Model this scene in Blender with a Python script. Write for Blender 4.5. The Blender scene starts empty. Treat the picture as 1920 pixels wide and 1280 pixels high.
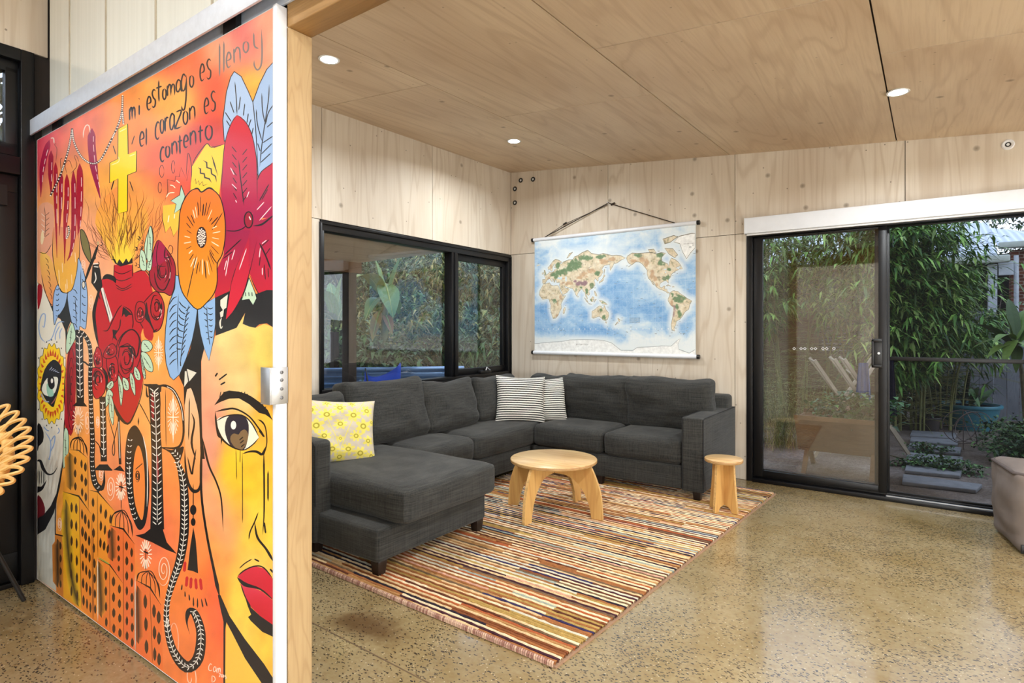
import bpy, bmesh, math, random
from math import sin, cos, pi, radians, atan2, sqrt
from mathutils import Vector, Matrix, noise
random.seed(7)
SC = bpy.context.scene
C = SC.collection
# ------------------------------------------------------------------ camera
H = 1.285                       # eye height
FPX, YAW, HOR = 1090.0, radians(35.63), 617.5
cam_d = bpy.data.cameras.new('camera')
cam = bpy.data.objects.new('camera', cam_d); C.objects.link(cam)
cam.location = (0, 0, H); cam.rotation_euler = (pi/2, 0, YAW)
cam_d.sensor_width = 36.0; cam_d.lens = 36.0*FPX/1920
cam_d.shift_y = (HOR-640)/1920
cam_d.clip_start = 0.05; cam_d.clip_end = 200
SC.camera = cam
# ------------------------------------------------------------------ sky (dusk) and exposure
w = bpy.data.worlds.new('dusk_sky'); SC.world = w; w.use_nodes = True
nt = w.node_tree; nt.nodes.clear()
bg = nt.nodes.new('ShaderNodeBackground'); out = nt.nodes.new('ShaderNodeOutputWorld')
tc = nt.nodes.new('ShaderNodeTexCoord'); sp = nt.nodes.new('ShaderNodeSeparateXYZ'); cr = nt.nodes.new('ShaderNodeValToRGB')
nt.links.new(tc.outputs['Generated'], sp.inputs[0]); nt.links.new(sp.outputs['Z'], cr.inputs[0])
cr.color_ramp.elements[0].position = 0.0; cr.color_ramp.elements[0].color = (0.82, 0.90, 1.0, 1)
cr.color_ramp.elements[1].position = 0.6; cr.color_ramp.elements[1].color = (0.62, 0.76, 1.0, 1)
nt.links.new(cr.outputs[0], bg.inputs[0]); bg.inputs[1].default_value = 2.5
nt.links.new(bg.outputs[0], out.inputs[0])
vs = SC.view_settings
SC.display_settings.display_device = 'sRGB'
vs.view_transform = 'Standard'; vs.look = 'None'; vs.gamma = 1.0; vs.use_curve_mapping = False
vs.exposure = 0.0
SC.cycles.max_bounces = 8; SC.cycles.diffuse_bounces = 5; SC.cycles.glossy_bounces = 4
SC.cycles.transparent_max_bounces = 24; SC.cycles.sample_clamp_indirect = 6.0
SC.cycles.caustics_reflective = False; SC.cycles.caustics_refractive = False

# ------------------------------------------------------------------ frames of the place
DY = 5.2                                           # distance to the back wall
PHI = radians(-1.457)                              # the window wall is slightly out of square
WD = Vector((sin(PHI), cos(PHI), 0)); WN = Vector((WD.y, -WD.x, 0))
WC = Vector((-3.742, DY, 0))                       # corner of the two plywood walls
def Wp(s, z, off=0.0): return WC + WD*s + WN*off + Vector((0, 0, z))
FW = Vector((-sin(YAW), cos(YAW), 0)); RT = Vector((cos(YAW), sin(YAW), 0)); CAMP = Vector((0, 0, H))
def ray(x, y): return FW + RT*((x-960)/FPX) + Vector((0, 0, (HOR-y)/FPX))
def onY(x, y, Y): d = ray(x, y); return CAMP + d*(Y/d.y)
def onX(x, y, X): d = ray(x, y); return CAMP + d*(X/d.x)
def onZ(x, y, z): d = ray(x, y); return CAMP + d*((z-H)/d.z)
def onD(x, y, dep): return CAMP + ray(x, y)*dep
def ceilz(X, Y): return 3.010 - 0.09055*(X+3.7487) + 0.02611*(Y-DY)

# ------------------------------------------------------------------ colour and materials
def s2l(c):
    return tuple(((v/255.0)/12.92 if v/255.0 <= 0.04045 else ((v/255.0+0.055)/1.055)**2.4) for v in c[:3])
def rgb(r, g, b): return s2l((r, g, b)) + (1.0,)
class NT:
    def __init__(s, name):
        s.m = bpy.data.materials.new(name); s.m.use_nodes = True; s.t = s.m.node_tree; s.t.nodes.clear()
        s.o = s.n('ShaderNodeOutputMaterial')
    def n(s, typ, **kw):
        x = s.t.nodes.new(typ)
        for k, v in kw.items(): setattr(x, k, v)
        return x
    def l(s, a, b): s.t.links.new(a, b)
    def val(s, inp, v):
        if hasattr(v, 'is_linked') or hasattr(v, 'links'): s.l(v, inp)
        else: inp.default_value = v
    def coord(s, scale=(1, 1, 1), rot=(0, 0, 0), kind='Object'):
        tc = s.n('ShaderNodeTexCoord'); mp = s.n('ShaderNodeMapping')
        s.l(tc.outputs[kind], mp.inputs[0]); mp.inputs['Scale'].default_value = scale; mp.inputs['Rotation'].default_value = rot
        return mp.outputs[0]
    def noise(s, vec, scale=5, detail=3, rough=0.5, dist=0.0):
        x = s.n('ShaderNodeTexNoise'); s.l(vec, x.inputs['Vector'])
        x.inputs['Scale'].default_value = scale; x.inputs['Detail'].default_value = detail
        x.inputs['Roughness'].default_value = rough; x.inputs['Distortion'].default_value = dist
        return x.outputs['Fac']
    def voro(s, vec, scale=5, feature='F1', rnd=1.0, dim='3D'):
        x = s.n('ShaderNodeTexVoronoi', feature=feature, voronoi_dimensions=dim); s.l(vec, x.inputs['Vector'])
        x.inputs['Scale'].default_value = scale; x.inputs['Randomness'].default_value = rnd
        return x
    def math(s, op, a, b=0.0, c=None, clamp=False):
        x = s.n('ShaderNodeMath', operation=op, use_clamp=clamp); s.val(x.inputs[0], a); s.val(x.inputs[1], b)
        if c is not None: s.val(x.inputs[2], c)
        return x.outputs[0]
    def ramp(s, fac, stops, interp='LINEAR'):
        x = s.n('ShaderNodeValToRGB'); s.l(fac, x.inputs[0]); r = x.color_ramp; r.interpolation = interp
        while len(r.elements) < len(stops): r.elements.new(0.5)
        for e, (p, c) in zip(r.elements, stops):
            e.position = p; e.color = c if len(c) == 4 else tuple(c)+(1,)
        return x.outputs[0]
    def mix(s, fac, a, b, mode='MIX'):
        x = s.n('ShaderNodeMix', data_type='RGBA', blend_type=mode)
        s.val(x.inputs[0], fac); s.val(x.inputs[6], a); s.val(x.inputs[7], b); return x.outputs[2]
    def bsdf(s, color, rough=0.5, spec=0.5, metal=0.0, bump=None, bstr=0.3, bdist=0.01, coat=0.0, coat_r=0.1, sheen=0.0, trans=0.0, emis=None, estr=0.0, link=True):
        p = s.n('ShaderNodeBsdfPrincipled'); s.val(p.inputs['Base Color'], color); s.val(p.inputs['Roughness'], rough)
        p.inputs['Specular IOR Level'].default_value = spec; p.inputs['Metallic'].default_value = metal
        p.inputs['Coat Weight'].default_value = coat; p.inputs['Coat Roughness'].default_value = coat_r
        p.inputs['Sheen Weight'].default_value = sheen; p.inputs['Transmission Weight'].default_value = trans
        if emis: p.inputs['Emission Color'].default_value = emis; p.inputs['Emission Strength'].default_value = estr
        if bump is not None:
            b = s.n('ShaderNodeBump'); b.inputs['Strength'].default_value = bstr; b.inputs['Distance'].default_value = bdist
            s.l(bump, b.inputs['Height']); s.l(b.outputs[0], p.inputs['Normal'])
        if link: s.l(p.outputs[0], s.o.inputs[0])
        return p.outputs[0]
def vary(c, a): return tuple(min(1, max(0, v*a)) for v in c[:3]) + (1,)
def simple(name, c, rough=0.5, spec=0.5, metal=0.0, var=0.12, scale=12, bump=0.0, **kw):
    t = NT(name); v = t.coord(); n = t.noise(v, scale, 4, 0.6)
    col = t.ramp(n, [(0.3, vary(c, 1-var)), (0.7, vary(c, 1+var))])
    t.bsdf(col, rough, spec, metal, bump=(n if bump else None), bstr=bump, **kw); return t.m
def ply(name, base, dark, axis, ring=1.0, knots=0.6, rough=0.55, coat=0.0, scale=1.0, line=0.5):
    """plywood veneer: cathedral grain along `axis`, small knots and filler plugs; each panel differs"""
    t = NT(name)
    geo = t.n('ShaderNodeNewGeometry'); tc = t.n('ShaderNodeTexCoord')
    off = t.n('ShaderNodeVectorMath', operation='SCALE'); t.l(geo.outputs['Random Per Island'], off.inputs['Scale'])
    off.inputs[0].default_value = (17.3, 31.7, 23.1)
    add = t.n('ShaderNodeVectorMath', operation='ADD'); t.l(tc.outputs['Object'], add.inputs[0]); t.l(off.outputs[0], add.inputs[1])
    mp = t.n('ShaderNodeMapping'); t.l(add.outputs[0], mp.inputs[0])
    sc = [2.2*scale]*3; sc[axis] = 0.28*scale; mp.inputs['Scale'].default_value = sc
    n1 = t.noise(mp.outputs[0], 1.4, 2.5, 0.45, 0.5)
    rings = t.math('SINE', t.math('MULTIPLY', n1, 62*ring))
    lines = t.ramp(t.math('MULTIPLY_ADD', rings, 0.5, 0.5), [(0.0, (1, 1, 1)), (0.16, (0.25, 0.25, 0.25)), (0.5, (0, 0, 0))])
    mp2 = t.n('ShaderNodeMapping'); t.l(add.outputs[0], mp2.inputs[0])
    sc2 = [70*scale]*3; sc2[axis] = 2.0*scale; mp2.inputs['Scale'].default_value = sc2
    fine = t.noise(mp2.outputs[0], 1.0, 3, 0.6)
    mp3 = t.n('ShaderNodeMapping'); t.l(add.outputs[0], mp3.inputs[0])
    sc3 = [1.1*scale]*3; sc3[axis] = 0.5*scale; mp3.inputs['Scale'].default_value = sc3
    big = t.noise(mp3.outputs[0], 1.6, 3, 0.5)
    c0 = t.mix(t.ramp(big, [(0.35, (0, 0, 0)), (0.68, (1, 1, 1))]), base, vary(tuple(0.55*b+0.45*d for b, d in zip(base[:3], dark[:3])), 1.0))
    c1 = t.mix(t.math('MULTIPLY', lines, 0.55*line), c0, dark)
    c2 = t.mix(t.math('MULTIPLY', t.ramp(fine, [(0.45, (0, 0, 0)), (0.75, (1, 1, 1))]), 0.28), c1, dark)
    s3 = t.n('ShaderNodeSeparateXYZ'); t.l(add.outputs[0], s3.inputs[0]); c2d = t.n('ShaderNodeCombineXYZ')
    if axis == 2: t.l(t.math('ADD', s3.outputs[0], s3.outputs[1]), c2d.inputs[0]); t.l(s3.outputs[2], c2d.inputs[1])
    else: t.l(s3.outputs[0], c2d.inputs[0]); t.l(s3.outputs[1], c2d.inputs[1])
    vk = t.voro(c2d.outputs[0], 3.6, dim='2D')
    sel = t.n('ShaderNodeSeparateXYZ'); t.l(vk.outputs['Color'], sel.inputs[0])
    kn = t.math('MULTIPLY', t.ramp(vk.outputs['Distance'], [(0.0, (1, 1, 1)), (0.05, (0.6, 0.6, 0.6)), (0.085, (0, 0, 0))]),
                t.math('GREATER_THAN', sel.outputs[0], 1-0.30*knots))
    c3 = t.mix(t.math('MULTIPLY', kn, 0.78), c2, vary(dark, 0.42))
    vp = t.voro(c2d.outputs[0], 4.2, dim='2D'); sp_ = t.n('ShaderNodeSeparateXYZ'); t.l(vp.outputs['Color'], sp_.inputs[0])
    pin = t.math('MULTIPLY', t.math('LESS_THAN', vp.outputs['Distance'], 0.022), t.math('GREATER_THAN', sp_.outputs[1], 0.45))
    c4 = t.mix(t.math('MULTIPLY', pin, 0.75*min(1, knots*1.5)), c3, vary(dark, 0.3))
    t.bsdf(c4, rough, 0.4, bump=fine, bstr=0.05, coat=coat, coat_r=0.25)
    return t.m
M = {}
M['ply_wall'] = ply('whitewashed_plywood', rgb(218, 209, 194), rgb(172, 152, 128), 2, line=0.62)
M['ply_ceiling'] = ply('ceiling_plywood', rgb(220, 200, 173), rgb(170, 140, 110), 1, ring=0.8, knots=0.35, line=0.5)
M['oak'] = ply('oak_board', rgb(188, 160, 118), rgb(146, 112, 74), 2, ring=2.2, knots=0.0, scale=2.4, line=0.5)
M['oak_h'] = ply('oak_beam_wood', rgb(180, 142, 92), rgb(124, 90, 50), 0, ring=2.2, knots=0.0, scale=2.4, line=0.4)
M['table_ply'] = ply('lacquered_plywood', rgb(222, 190, 136), rgb(170, 122, 70), 0, ring=0.55, knots=0.3, rough=0.35, coat=0.25, scale=2.2, line=0.75)
M['leg_ply'] = ply('lacquered_leg_plywood', rgb(218, 176, 108), rgb(172, 118, 62), 2, ring=0.6, knots=0.0, rough=0.35, coat=0.25, scale=2.2, line=0.7)
M['edge_ply'] = simple('plywood_edge', rgb(205, 165, 105), 0.5, var=0.25, scale=60)
M['gap'] = simple('dark_joint', rgb(38, 30, 24), 0.8)
M['black'] = simple('black_powder_coat', rgb(13, 13, 15), 0.38, 0.35, var=0.1)
M['black_plastic'] = simple('black_plastic', rgb(16, 16, 17), 0.4)
M['white'] = simple('white_paint', rgb(226, 228, 230), 0.45, var=0.03)
M['white_metal'] = simple('white_powder_coat', rgb(228, 232, 238), 0.35, var=0.03)
M['alu'] = simple('brushed_aluminium', rgb(200, 204, 210), 0.32, 0.5, 0.85, var=0.06, scale=40)
M['alu_rail'] = simple('anodised_rail', rgb(206, 214, 226), 0.4, 0.5, 0.25, var=0.06, scale=30)
M['steel'] = simple('steel_screw', rgb(120, 120, 122), 0.3, 0.5, 0.9)
M['leg_dark'] = simple('dark_stained_leg', rgb(34, 24, 20), 0.35, var=0.2)
M['black_metal'] = simple('black_metal', rgb(20, 20, 21), 0.45)
M['rattan'] = ply('rattan_cane', rgb(226, 182, 108), rgb(182, 132, 66), 2, ring=1.0, knots=0.0, rough=0.4, scale=4, line=0.5)
# sliding panel cladding seen over the mural
t = NT('translucent_panel'); v = t.coord((1, 1, 1)); n = t.noise(t.coord((60, 1, 0.6)), 1, 2, 0.5); b = t.noise(v, 1.2, 3)
t.bsdf(t.mix(0.35, t.ramp(b, [(0.3, rgb(214, 218, 212)), (0.7, rgb(224, 228, 222))]), t.ramp(n, [(0.35, rgb(208, 211, 204)), (0.65, rgb(226, 229, 223))])), 0.22, 0.5, coat=0.2)
M['poly'] = t.m
# polished concrete with exposed aggregate
t = NT('polished_concrete'); v = t.coord()
b1 = t.noise(v, 0.9, 4, 0.55, 0.4); b2 = t.noise(v, 5, 5, 0.65); b3 = t.noise(v, 45, 3, 0.7)
base = t.mix(t.ramp(b1, [(0.36, (0, 0, 0)), (0.66, (1, 1, 1))]), rgb(130, 110, 70), rgb(146, 131, 98))
base = t.mix(t.math('MULTIPLY', t.ramp(b2, [(0.4, (0, 0, 0)), (0.7, (1, 1, 1))]), 0.4), base, rgb(166, 152, 120))
base = t.mix(t.math('MULTIPLY', t.ramp(b3, [(0.42, (0, 0, 0)), (0.62, (1, 1, 1))]), 0.35), base, rgb(120, 92, 54))
dens = t.ramp(t.noise(v, 1.7, 4, 0.6), [(0.36, (0.0, 0.0, 0.0)), (0.66, (1, 1, 1))])
dis = t.n('ShaderNodeVectorMath', operation='MULTIPLY_ADD'); nz_ = t.n('ShaderNodeTexNoise'); t.l(v, nz_.inputs['Vector']); nz_.inputs['Scale'].default_value = 38; nz_.inputs['Detail'].default_value = 2
t.l(nz_.outputs['Color'], dis.inputs[0]); dis.inputs[1].default_value = (.03, .03, 0); t.l(t.coord((0.85, 1.5, 1), (0, 0, -0.62)), dis.inputs[2])
ve = t.voro(dis.outputs[0], 78, dim='2D'); es = t.n('ShaderNodeSeparateXYZ'); t.l(ve.outputs['Color'], es.inputs[0])
thr = t.math('MULTIPLY_ADD', dens, 0.52, 0.06)
stone = t.math('MULTIPLY', t.math('LESS_THAN', t.math('ADD', ve.outputs['Distance'], t.math('MULTIPLY', t.math('SUBTRACT', b3, 0.5), 0.5)), 0.34), t.math('LESS_THAN', es.outputs[0], thr))
base = t.mix(t.math('MULTIPLY', stone, 0.95), base, t.mix(es.outputs[1], rgb(34, 28, 24), rgb(72, 58, 42)))
ve2 = t.voro(v, 95, dim='2D'); e2 = t.n('ShaderNodeSeparateXYZ'); t.l(ve2.outputs['Color'], e2.inputs[0])
chip = t.math('MULTIPLY', t.math('LESS_THAN', ve2.outputs['Distance'], 0.25), t.math('GREATER_THAN', e2.outputs[2], 0.955))
base = t.mix(t.math('MULTIPLY', chip, 0.6), base, rgb(200, 188, 160))
sp_o = t.n('ShaderNodeSeparateXYZ'); t.l(v, sp_o.inputs[0])
stp = onZ(692, 1172, 0)
sd_ = t.math('SQRT', t.math('ADD', t.math('POWER', t.math('MULTIPLY', t.math('SUBTRACT', sp_o.outputs[0], stp.x), 4.2), 2.0), t.math('POWER', t.math('MULTIPLY', t.math('SUBTRACT', sp_o.outputs[1], stp.y), 7.5), 2.0)))
stn = t.ramp(t.math('ADD', sd_, t.math('MULTIPLY', t.math('SUBTRACT', b2, .5), 1.6)), [(.35, (1, 1, 1)), (1.0, (0, 0, 0))])
base = t.mix(t.math('MULTIPLY', stn, .72), base, rgb(74, 44, 18))
t.bsdf(base, t.ramp(b2, [(0.3, (0.15,)*3), (0.75, (0.26,)*3)]), 0.55, bump=b3, bstr=0.015, coat=0.3, coat_r=0.075)
M['concrete'] = t.m
# charcoal linen-look upholstery
def linen(name, a, b, rough=0.9, k=1.0):
    t = NT(name); n1 = t.noise(t.coord((5*k, 5*k, 230*k)), 1, 2, 0.6); n2 = t.noise(t.coord((210*k, 210*k, 5*k)), 1, 2, 0.6)
    n3 = t.noise(t.coord((230*k, 6*k, 60*k)), 1, 2, 0.6); g = t.noise(t.coord(), 6, 3)
    m = t.math('ADD', t.math('MULTIPLY', n1, 0.4), t.math('ADD', t.math('MULTIPLY', n2, 0.3), t.math('ADD', t.math('MULTIPLY', n3, 0.2), t.math('MULTIPLY', g, 0.1))))
    t.bsdf(t.ramp(m, [(0.36, a), (0.64, b)]), rough, 0.25, bump=m, bstr=0.3, bdist=0.004, sheen=0.08); return t.m
M['sofa'] = linen('charcoal_linen', rgb(28, 29, 29), rgb(68, 68, 65))
M['sofa_piping'] = simple('dark_piping', rgb(26, 26, 28), 0.9)
M['canvas'] = simple('grey_canvas', rgb(118, 109, 104), 0.9, 0.2, var=0.14, scale=5)
M['canvas_dark'] = simple('grey_canvas_piping', rgb(92, 84, 82), 0.9, 0.2)
M['green_leather'] = simple('green_leather', rgb(44, 62, 34), 0.32, 0.5, var=0.2, scale=20, coat=0.15)
M['cord'] = simple('dark_cord', rgb(48, 38, 30), 0.8)
# glass: clear sheet with its real reflection
def glass(name, tint, refl, rough=0.0):
    t = NT(name); tr = t.n('ShaderNodeBsdfTransparent'); tr.inputs[0].default_value = tint
    gl = t.n('ShaderNodeBsdfGlossy'); gl.inputs['Roughness'].default_value = rough; gl.inputs[0].default_value = (1, 1, 1, 1)
    fr = t.n('ShaderNodeLayerWeight'); fr.inputs[0].default_value = .5
    sch = t.math('POWER', fr.outputs['Facing'], 5.0)
    ms = t.n('ShaderNodeMixShader'); t.l(t.math('MULTIPLY_ADD', sch, 0.9, refl, clamp=True), ms.inputs[0]); t.l(tr.outputs[0], ms.inputs[1]); t.l(gl.outputs[0], ms.inputs[2])
    t.l(ms.outputs[0], t.o.inputs[0]); return t.m
M['glass'] = glass('window_glass', (0.97, 0.98, 0.98, 1), 0.07)
M['glass_door'] = glass('door_glass', (0.98, 0.985, 0.985, 1), 0.045)
t = NT('fly_screen_mesh'); tr = t.n('ShaderNodeBsdfTransparent'); df = t.n('ShaderNodeBsdfDiffuse'); df.inputs[0].default_value = (0.02, 0.02, 0.022, 1)
ms = t.n('ShaderNodeMixShader'); ms.inputs[0].default_value = 0.2; t.l(tr.outputs[0], ms.inputs[1]); t.l(df.outputs[0], ms.inputs[2]); t.l(ms.outputs[0], t.o.inputs[0])
M['screen'] = t.m
def lamp_mat(name, col, strength):
    t = NT(name); e = t.n('ShaderNodeEmission'); e.inputs[0].default_value = col; e.inputs[1].default_value = strength; t.l(e.outputs[0], t.o.inputs[0]); return t.m
M['lamp'] = lamp_mat('lamp_diffuser', (1, 0.95, 0.86, 1), 40.0)
def attr_mat(name, rough=0.5, spec=0.5, coat=0.0, var=0.06, bump=0.0, scale=120, coat_r=0.12):
    t = NT(name); a = t.n('ShaderNodeVertexColor'); a.layer_name = 'col'; n = t.noise(t.coord(), scale, 3, 0.6)
    k = t.ramp(n, [(0.3, (1-var,)*3), (0.7, (1+var,)*3)])
    t.bsdf(t.mix(1.0, a.outputs[0], k, 'MULTIPLY'), rough, spec, bump=n if bump else None, bstr=bump, bdist=0.002, coat=coat, coat_r=coat_r); return t.m

# ------------------------------------------------------------------ mesh building
class MB:
    def __init__(s): s.v = []; s.f = []; s.mi = []; s.c = []; s.hascol = False
    def add(s, vs, fs, mi=0, col=None):
        o = len(s.v); s.v += [tuple(p) for p in vs]
        for k, f in enumerate(fs):
            s.f.append(tuple(i+o for i in f)); s.mi.append(mi)
            if col is None: s.c.append(None)
            else:
                s.hascol = True
                s.c.append([col]*len(f) if not isinstance(col, list) else [col[i] for i in f])
        return s
    def box(s, a, b, mi=0, fn=None):
        (x0, y0, z0), (x1, y1, z1) = a, b
        P = [(x0,y0,z0),(x1,y0,z0),(x1,y1,z0),(x0,y1,z0),(x0,y0,z1),(x1,y0,z1),(x1,y1,z1),(x0,y1,z1)]
        if fn: P = [fn(*p) for p in P]
        return s.add(P, [(0,3,2,1),(4,5,6,7),(0,1,5,4),(1,2,6,5),(2,3,7,6),(3,0,4,7)], mi)
    def hexa(s, P, mi=0): return s.add(P, [(0,3,2,1),(4,5,6,7),(0,1,5,4),(1,2,6,5),(2,3,7,6),(3,0,4,7)], mi)
    def tube(s, pts, r, n=8, mi=0, cap=True, closed=False):
        pts = [Vector(p) for p in pts]; m = len(pts); rings = []
        up = Vector((0, 0, 1)); prev = None
        for i, p in enumerate(pts):
            if closed: d = pts[(i+1) % m]-pts[i-1]
            else: d = pts[min(i+1, m-1)]-pts[max(i-1, 0)]
            if d.length < 1e-9: d = Vector((0, 0, 1))
            d.normalize()
            if prev is None:
                a = d.cross(up) if abs(d.z) < 0.95 else d.cross(Vector((1, 0, 0)))
            else: a = prev - d*prev.dot(d)
            if a.length < 1e-6: a = d.orthogonal()
            a.normalize(); prev = a; b = d.cross(a)
            rr = r[i] if isinstance(r, (list, tuple)) else r
            rings.append([p+a*(rr*cos(2*pi*k/n))+b*(rr*sin(2*pi*k/n)) for k in range(n)])
        V = [q for R in rings for q in R]; F = []
        for i in range(m if closed else m-1):
            j = (i+1) % m
            for k in range(n): F.append((i*n+k, i*n+(k+1) % n, j*n+(k+1) % n, j*n+k))
        if cap and not closed: F.append(tuple(range(n))[::-1]); F.append(tuple((m-1)*n+k for k in range(n)))
        return s.add(V, F, mi)
    def lathe(s, prof, cx=0, cy=0, n=32, mi=0, cz=0):
        V = []; F = []
        for (r, z) in prof: V += [(cx+r*cos(2*pi*k/n), cy+r*sin(2*pi*k/n), cz+z) for k in range(n)]
        for i in range(len(prof)-1):
            for k in range(n): F.append((i*n+k, i*n+(k+1) % n, (i+1)*n+(k+1) % n, (i+1)*n+k))
        F.append(tuple(range(n))[::-1]); F.append(tuple((len(prof)-1)*n+k for k in range(n)))
        return s.add(V, F, mi)
    def prism(s, poly, fn, a, b, mi=0, mi_side=None):
        n = len(poly); V = [fn(p[0], p[1], a) for p in poly]+[fn(p[0], p[1], b) for p in poly]
        s.add(V, [tuple(range(n))[::-1], tuple(range(n, 2*n))], mi)
        s.add(V, [(i, (i+1) % n, n+(i+1) % n, n+i) for i in range(n)], mi if mi_side is None else mi_side)
        return s
    def build(s, name, mats, parent=None, smooth=False, bevel=0.0, seg=2, merge=False, sub=0):
        me = bpy.data.meshes.new(name); me.from_pydata(s.v, [], s.f)
        if not isinstance(mats, (list, tuple)): mats = [mats]
        for m in mats: me.materials.append(M[m] if isinstance(m, str) else m)
        me.polygons.foreach_set('material_index', s.mi)
        if s.hascol:
            ca = me.color_attributes.new('col', 'FLOAT_COLOR', 'CORNER'); buf = []
            for f, c in zip(s.f, s.c):
                for k in range(len(f)): buf += list((c[k] if c else (1, 1, 1, 1)))
            ca.data.foreach_set('color', buf)
        bm = bmesh.new(); bm.from_mesh(me)
        if merge: bmesh.ops.remove_doubles(bm, verts=bm.verts, dist=1e-5)
        if not s.hascol or merge: bmesh.ops.recalc_face_normals(bm, faces=bm.faces)
        if bevel:
            es = [e for e in bm.edges if len(e.link_faces) == 2 and e.calc_face_angle(0) > 0.6]
            bmesh.ops.bevel(bm, geom=es, offset=bevel, segments=seg, affect='EDGES', clamp_overlap=True, profile=0.5)
        bm.to_mesh(me); bm.free()
        if smooth or bevel:
            me.polygons.foreach_set('use_smooth', [True]*len(me.polygons))
            try: me.set_sharp_from_angle(angle=radians(50))
            except Exception: pass
        o = bpy.data.objects.new(name, me); C.objects.link(o)
        if parent is not None: o.parent = parent; o.matrix_parent_inverse = parent.matrix_world.inverted() if False else Matrix.Translation(-parent.location)
        if sub:
            md = o.modifiers.new('smooth', 'SUBSURF'); md.levels = sub; md.render_levels = sub
        return o
def tag(o, label=None, cat=None, group=None, kind=None):
    if label: o['label'] = label
    if cat: o['category'] = cat
    if group: o['group'] = group
    if kind: o['kind'] = kind
    return o
def thing(name, loc, label, cat, group=None, kind=None):
    o = bpy.data.objects.new(name, None); C.objects.link(o); o.location = loc; o.empty_display_size = 0.1
    return tag(o, label, cat, group, kind)
def struct(o, label=None, cat=None): o['kind'] = 'structure'; return tag(o, label, cat)
def relmesh(mesh_obj): return mesh_obj
def catmull(pts, n=6, closed=False):
    P = [Vector(p) for p in pts]; m = len(P); R = []
    for i in range(m if closed else m-1):
        p0 = P[i-1] if (i > 0 or closed) else P[0]*2-P[1]; p1 = P[i]; p2 = P[(i+1) % m]
        p3 = P[(i+2) % m] if (closed or i+2 < m) else P[m-1]*2-P[m-2]
        for k in range(n):
            u = k/n
            R.append(0.5*((2*p1)+(p2-p0)*u+(2*p0-5*p1+4*p2-p3)*u*u+(3*p1-p0-3*p2+p3)*u**3))
    if not closed: R.append(P[-1])
    return R
def softbox(size, r, n, fn=None, puff=(0, 0, 0), wr=0.0, seed=0.0, wscale=6.0, pinch=0.0):
    """rounded, stuffed box: cube-sphere grid mapped on a rounded box, faces bulged, creased by noise"""
    sx, sy, sz = [d/2 for d in size]; V = []; F = []; idx = {}
    def vid(p):
        k = tuple(round(c, 6) for c in p)
        if k not in idx: idx[k] = len(V); V.append(p)
        return idx[k]
    g = [-1+2*i/n for i in range(n+1)]
    g = [math.copysign(abs(a)**0.75, a) for a in g]
    for ax in range(3):
        for sg in (-1, 1):
            for i in range(n):
                for j in range(n):
                    q = []
                    for (a, b) in ((g[i], g[j]), (g[i+1], g[j]), (g[i+1], g[j+1]), (g[i], g[j+1])):
                        p = [0, 0, 0]; p[ax] = sg; p[(ax+1) % 3] = a; p[(ax+2) % 3] = b; q.append(vid(tuple(p)))
                    F.append(tuple(q if sg > 0 else q[::-1]))
    W = []
    for p in V:
        full = Vector((p[0]*sx, p[1]*sy, p[2]*sz))
        inner = Vector((max(-sx+r, min(sx-r, full.x)), max(-sy+r, min(sy-r, full.y)), max(-sz+r, min(sz-r, full.z))))
        d = full-inner
        q = inner + (d.normalized()*r if d.length > 1e-9 else Vector())
        u, v_, w_ = (q.x/sx, q.y/sy, q.z/sz)
        for a, (b, c) in enumerate(((v_, w_), (u, w_), (u, v_))):
            q[a] += puff[a]*(u, v_, w_)[a]*max(0, 1-b*b)*max(0, 1-c*c)
        if pinch: 
            for a in (0, 1, 2):
                pass
        if wr:
            e = noise.noise(Vector((q.x*wscale+seed, q.y*wscale-seed*1.7, q.z*wscale*2.2+seed*.3)))
            e2 = noise.noise(Vector((q.x*wscale*2.6-seed, q.y*wscale*2.6, q.z*wscale*3.5+seed)))
            nrm = Vector((u**3, v_**3, w_**3)); 
            if nrm.length > 1e-6: q += nrm.normalized()*(wr*(e+0.4*e2))
        W.append(fn(q) if fn else q)
    return W, F
def soft(name, center, size, r, n, mat, parent=None, rot=None, **kw):
    R = rot.to_3x3() if rot is not None else Matrix.Identity(3); c = Vector(center)
    V, F = softbox(size, r, n, lambda q: c+R@q, **kw)
    mb = MB(); mb.add(V, F); return mb.build(name, mat, parent, smooth=True)
def rbox(name, a, b, bev, mat, parent=None, fn=None):
    mb = MB(); mb.box(a, b, fn=fn); return mb.build(name, mat, parent, bevel=bev, seg=3)

# ================================================================== THE ROOM
XR, YB = 4.3, -3.6              # far side walls the photo does not show
YM = 1.0                        # face of the sliding mural door
# floor
mb = MB(); mb.box((-3.95, YB-.1, -0.12), (XR+.1, DY+.05, 0.0)); struct(mb.build('floor', 'concrete'), 'polished concrete floor with exposed dark aggregate', 'floor')
# expansion joint in the slab between post and rug
a, b_ = onZ(585, 1167, 0), onZ(800, 1278, 0); d = (b_-a).normalized(); b_ = a+d*5.5; a = a-d*1.2; nrm = Vector((-d.y, d.x, 0))*0.003
mb = MB(); mb.add([a-nrm+Vector((0,0,.0006)), b_-nrm+Vector((0,0,.0006)), b_+nrm+Vector((0,0,.0006)), a+nrm+Vector((0,0,.0006))], [(0,1,2,3)])
M['joint'] = simple('saw_cut_joint', rgb(92, 70, 42), 0.7)
struct(mb.build('trim_1', 'joint'))
G = 0.0025                       # half gap between plywood sheets
def sheet(mb, fn, u0, u1, v0, v1, top=None):
    """one plywood sheet: fn(u, v, depth); top(u) gives a sloping upper edge"""
    u0 += G; u1 -= G; v0 += G; v1 -= G
    P = [(u0, v0), (u1, v0), (u1, top(u1) if top else v1), (u0, top(u0) if top else v1)]
    mb.prism(P, fn, 0.0, -0.012)
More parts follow.
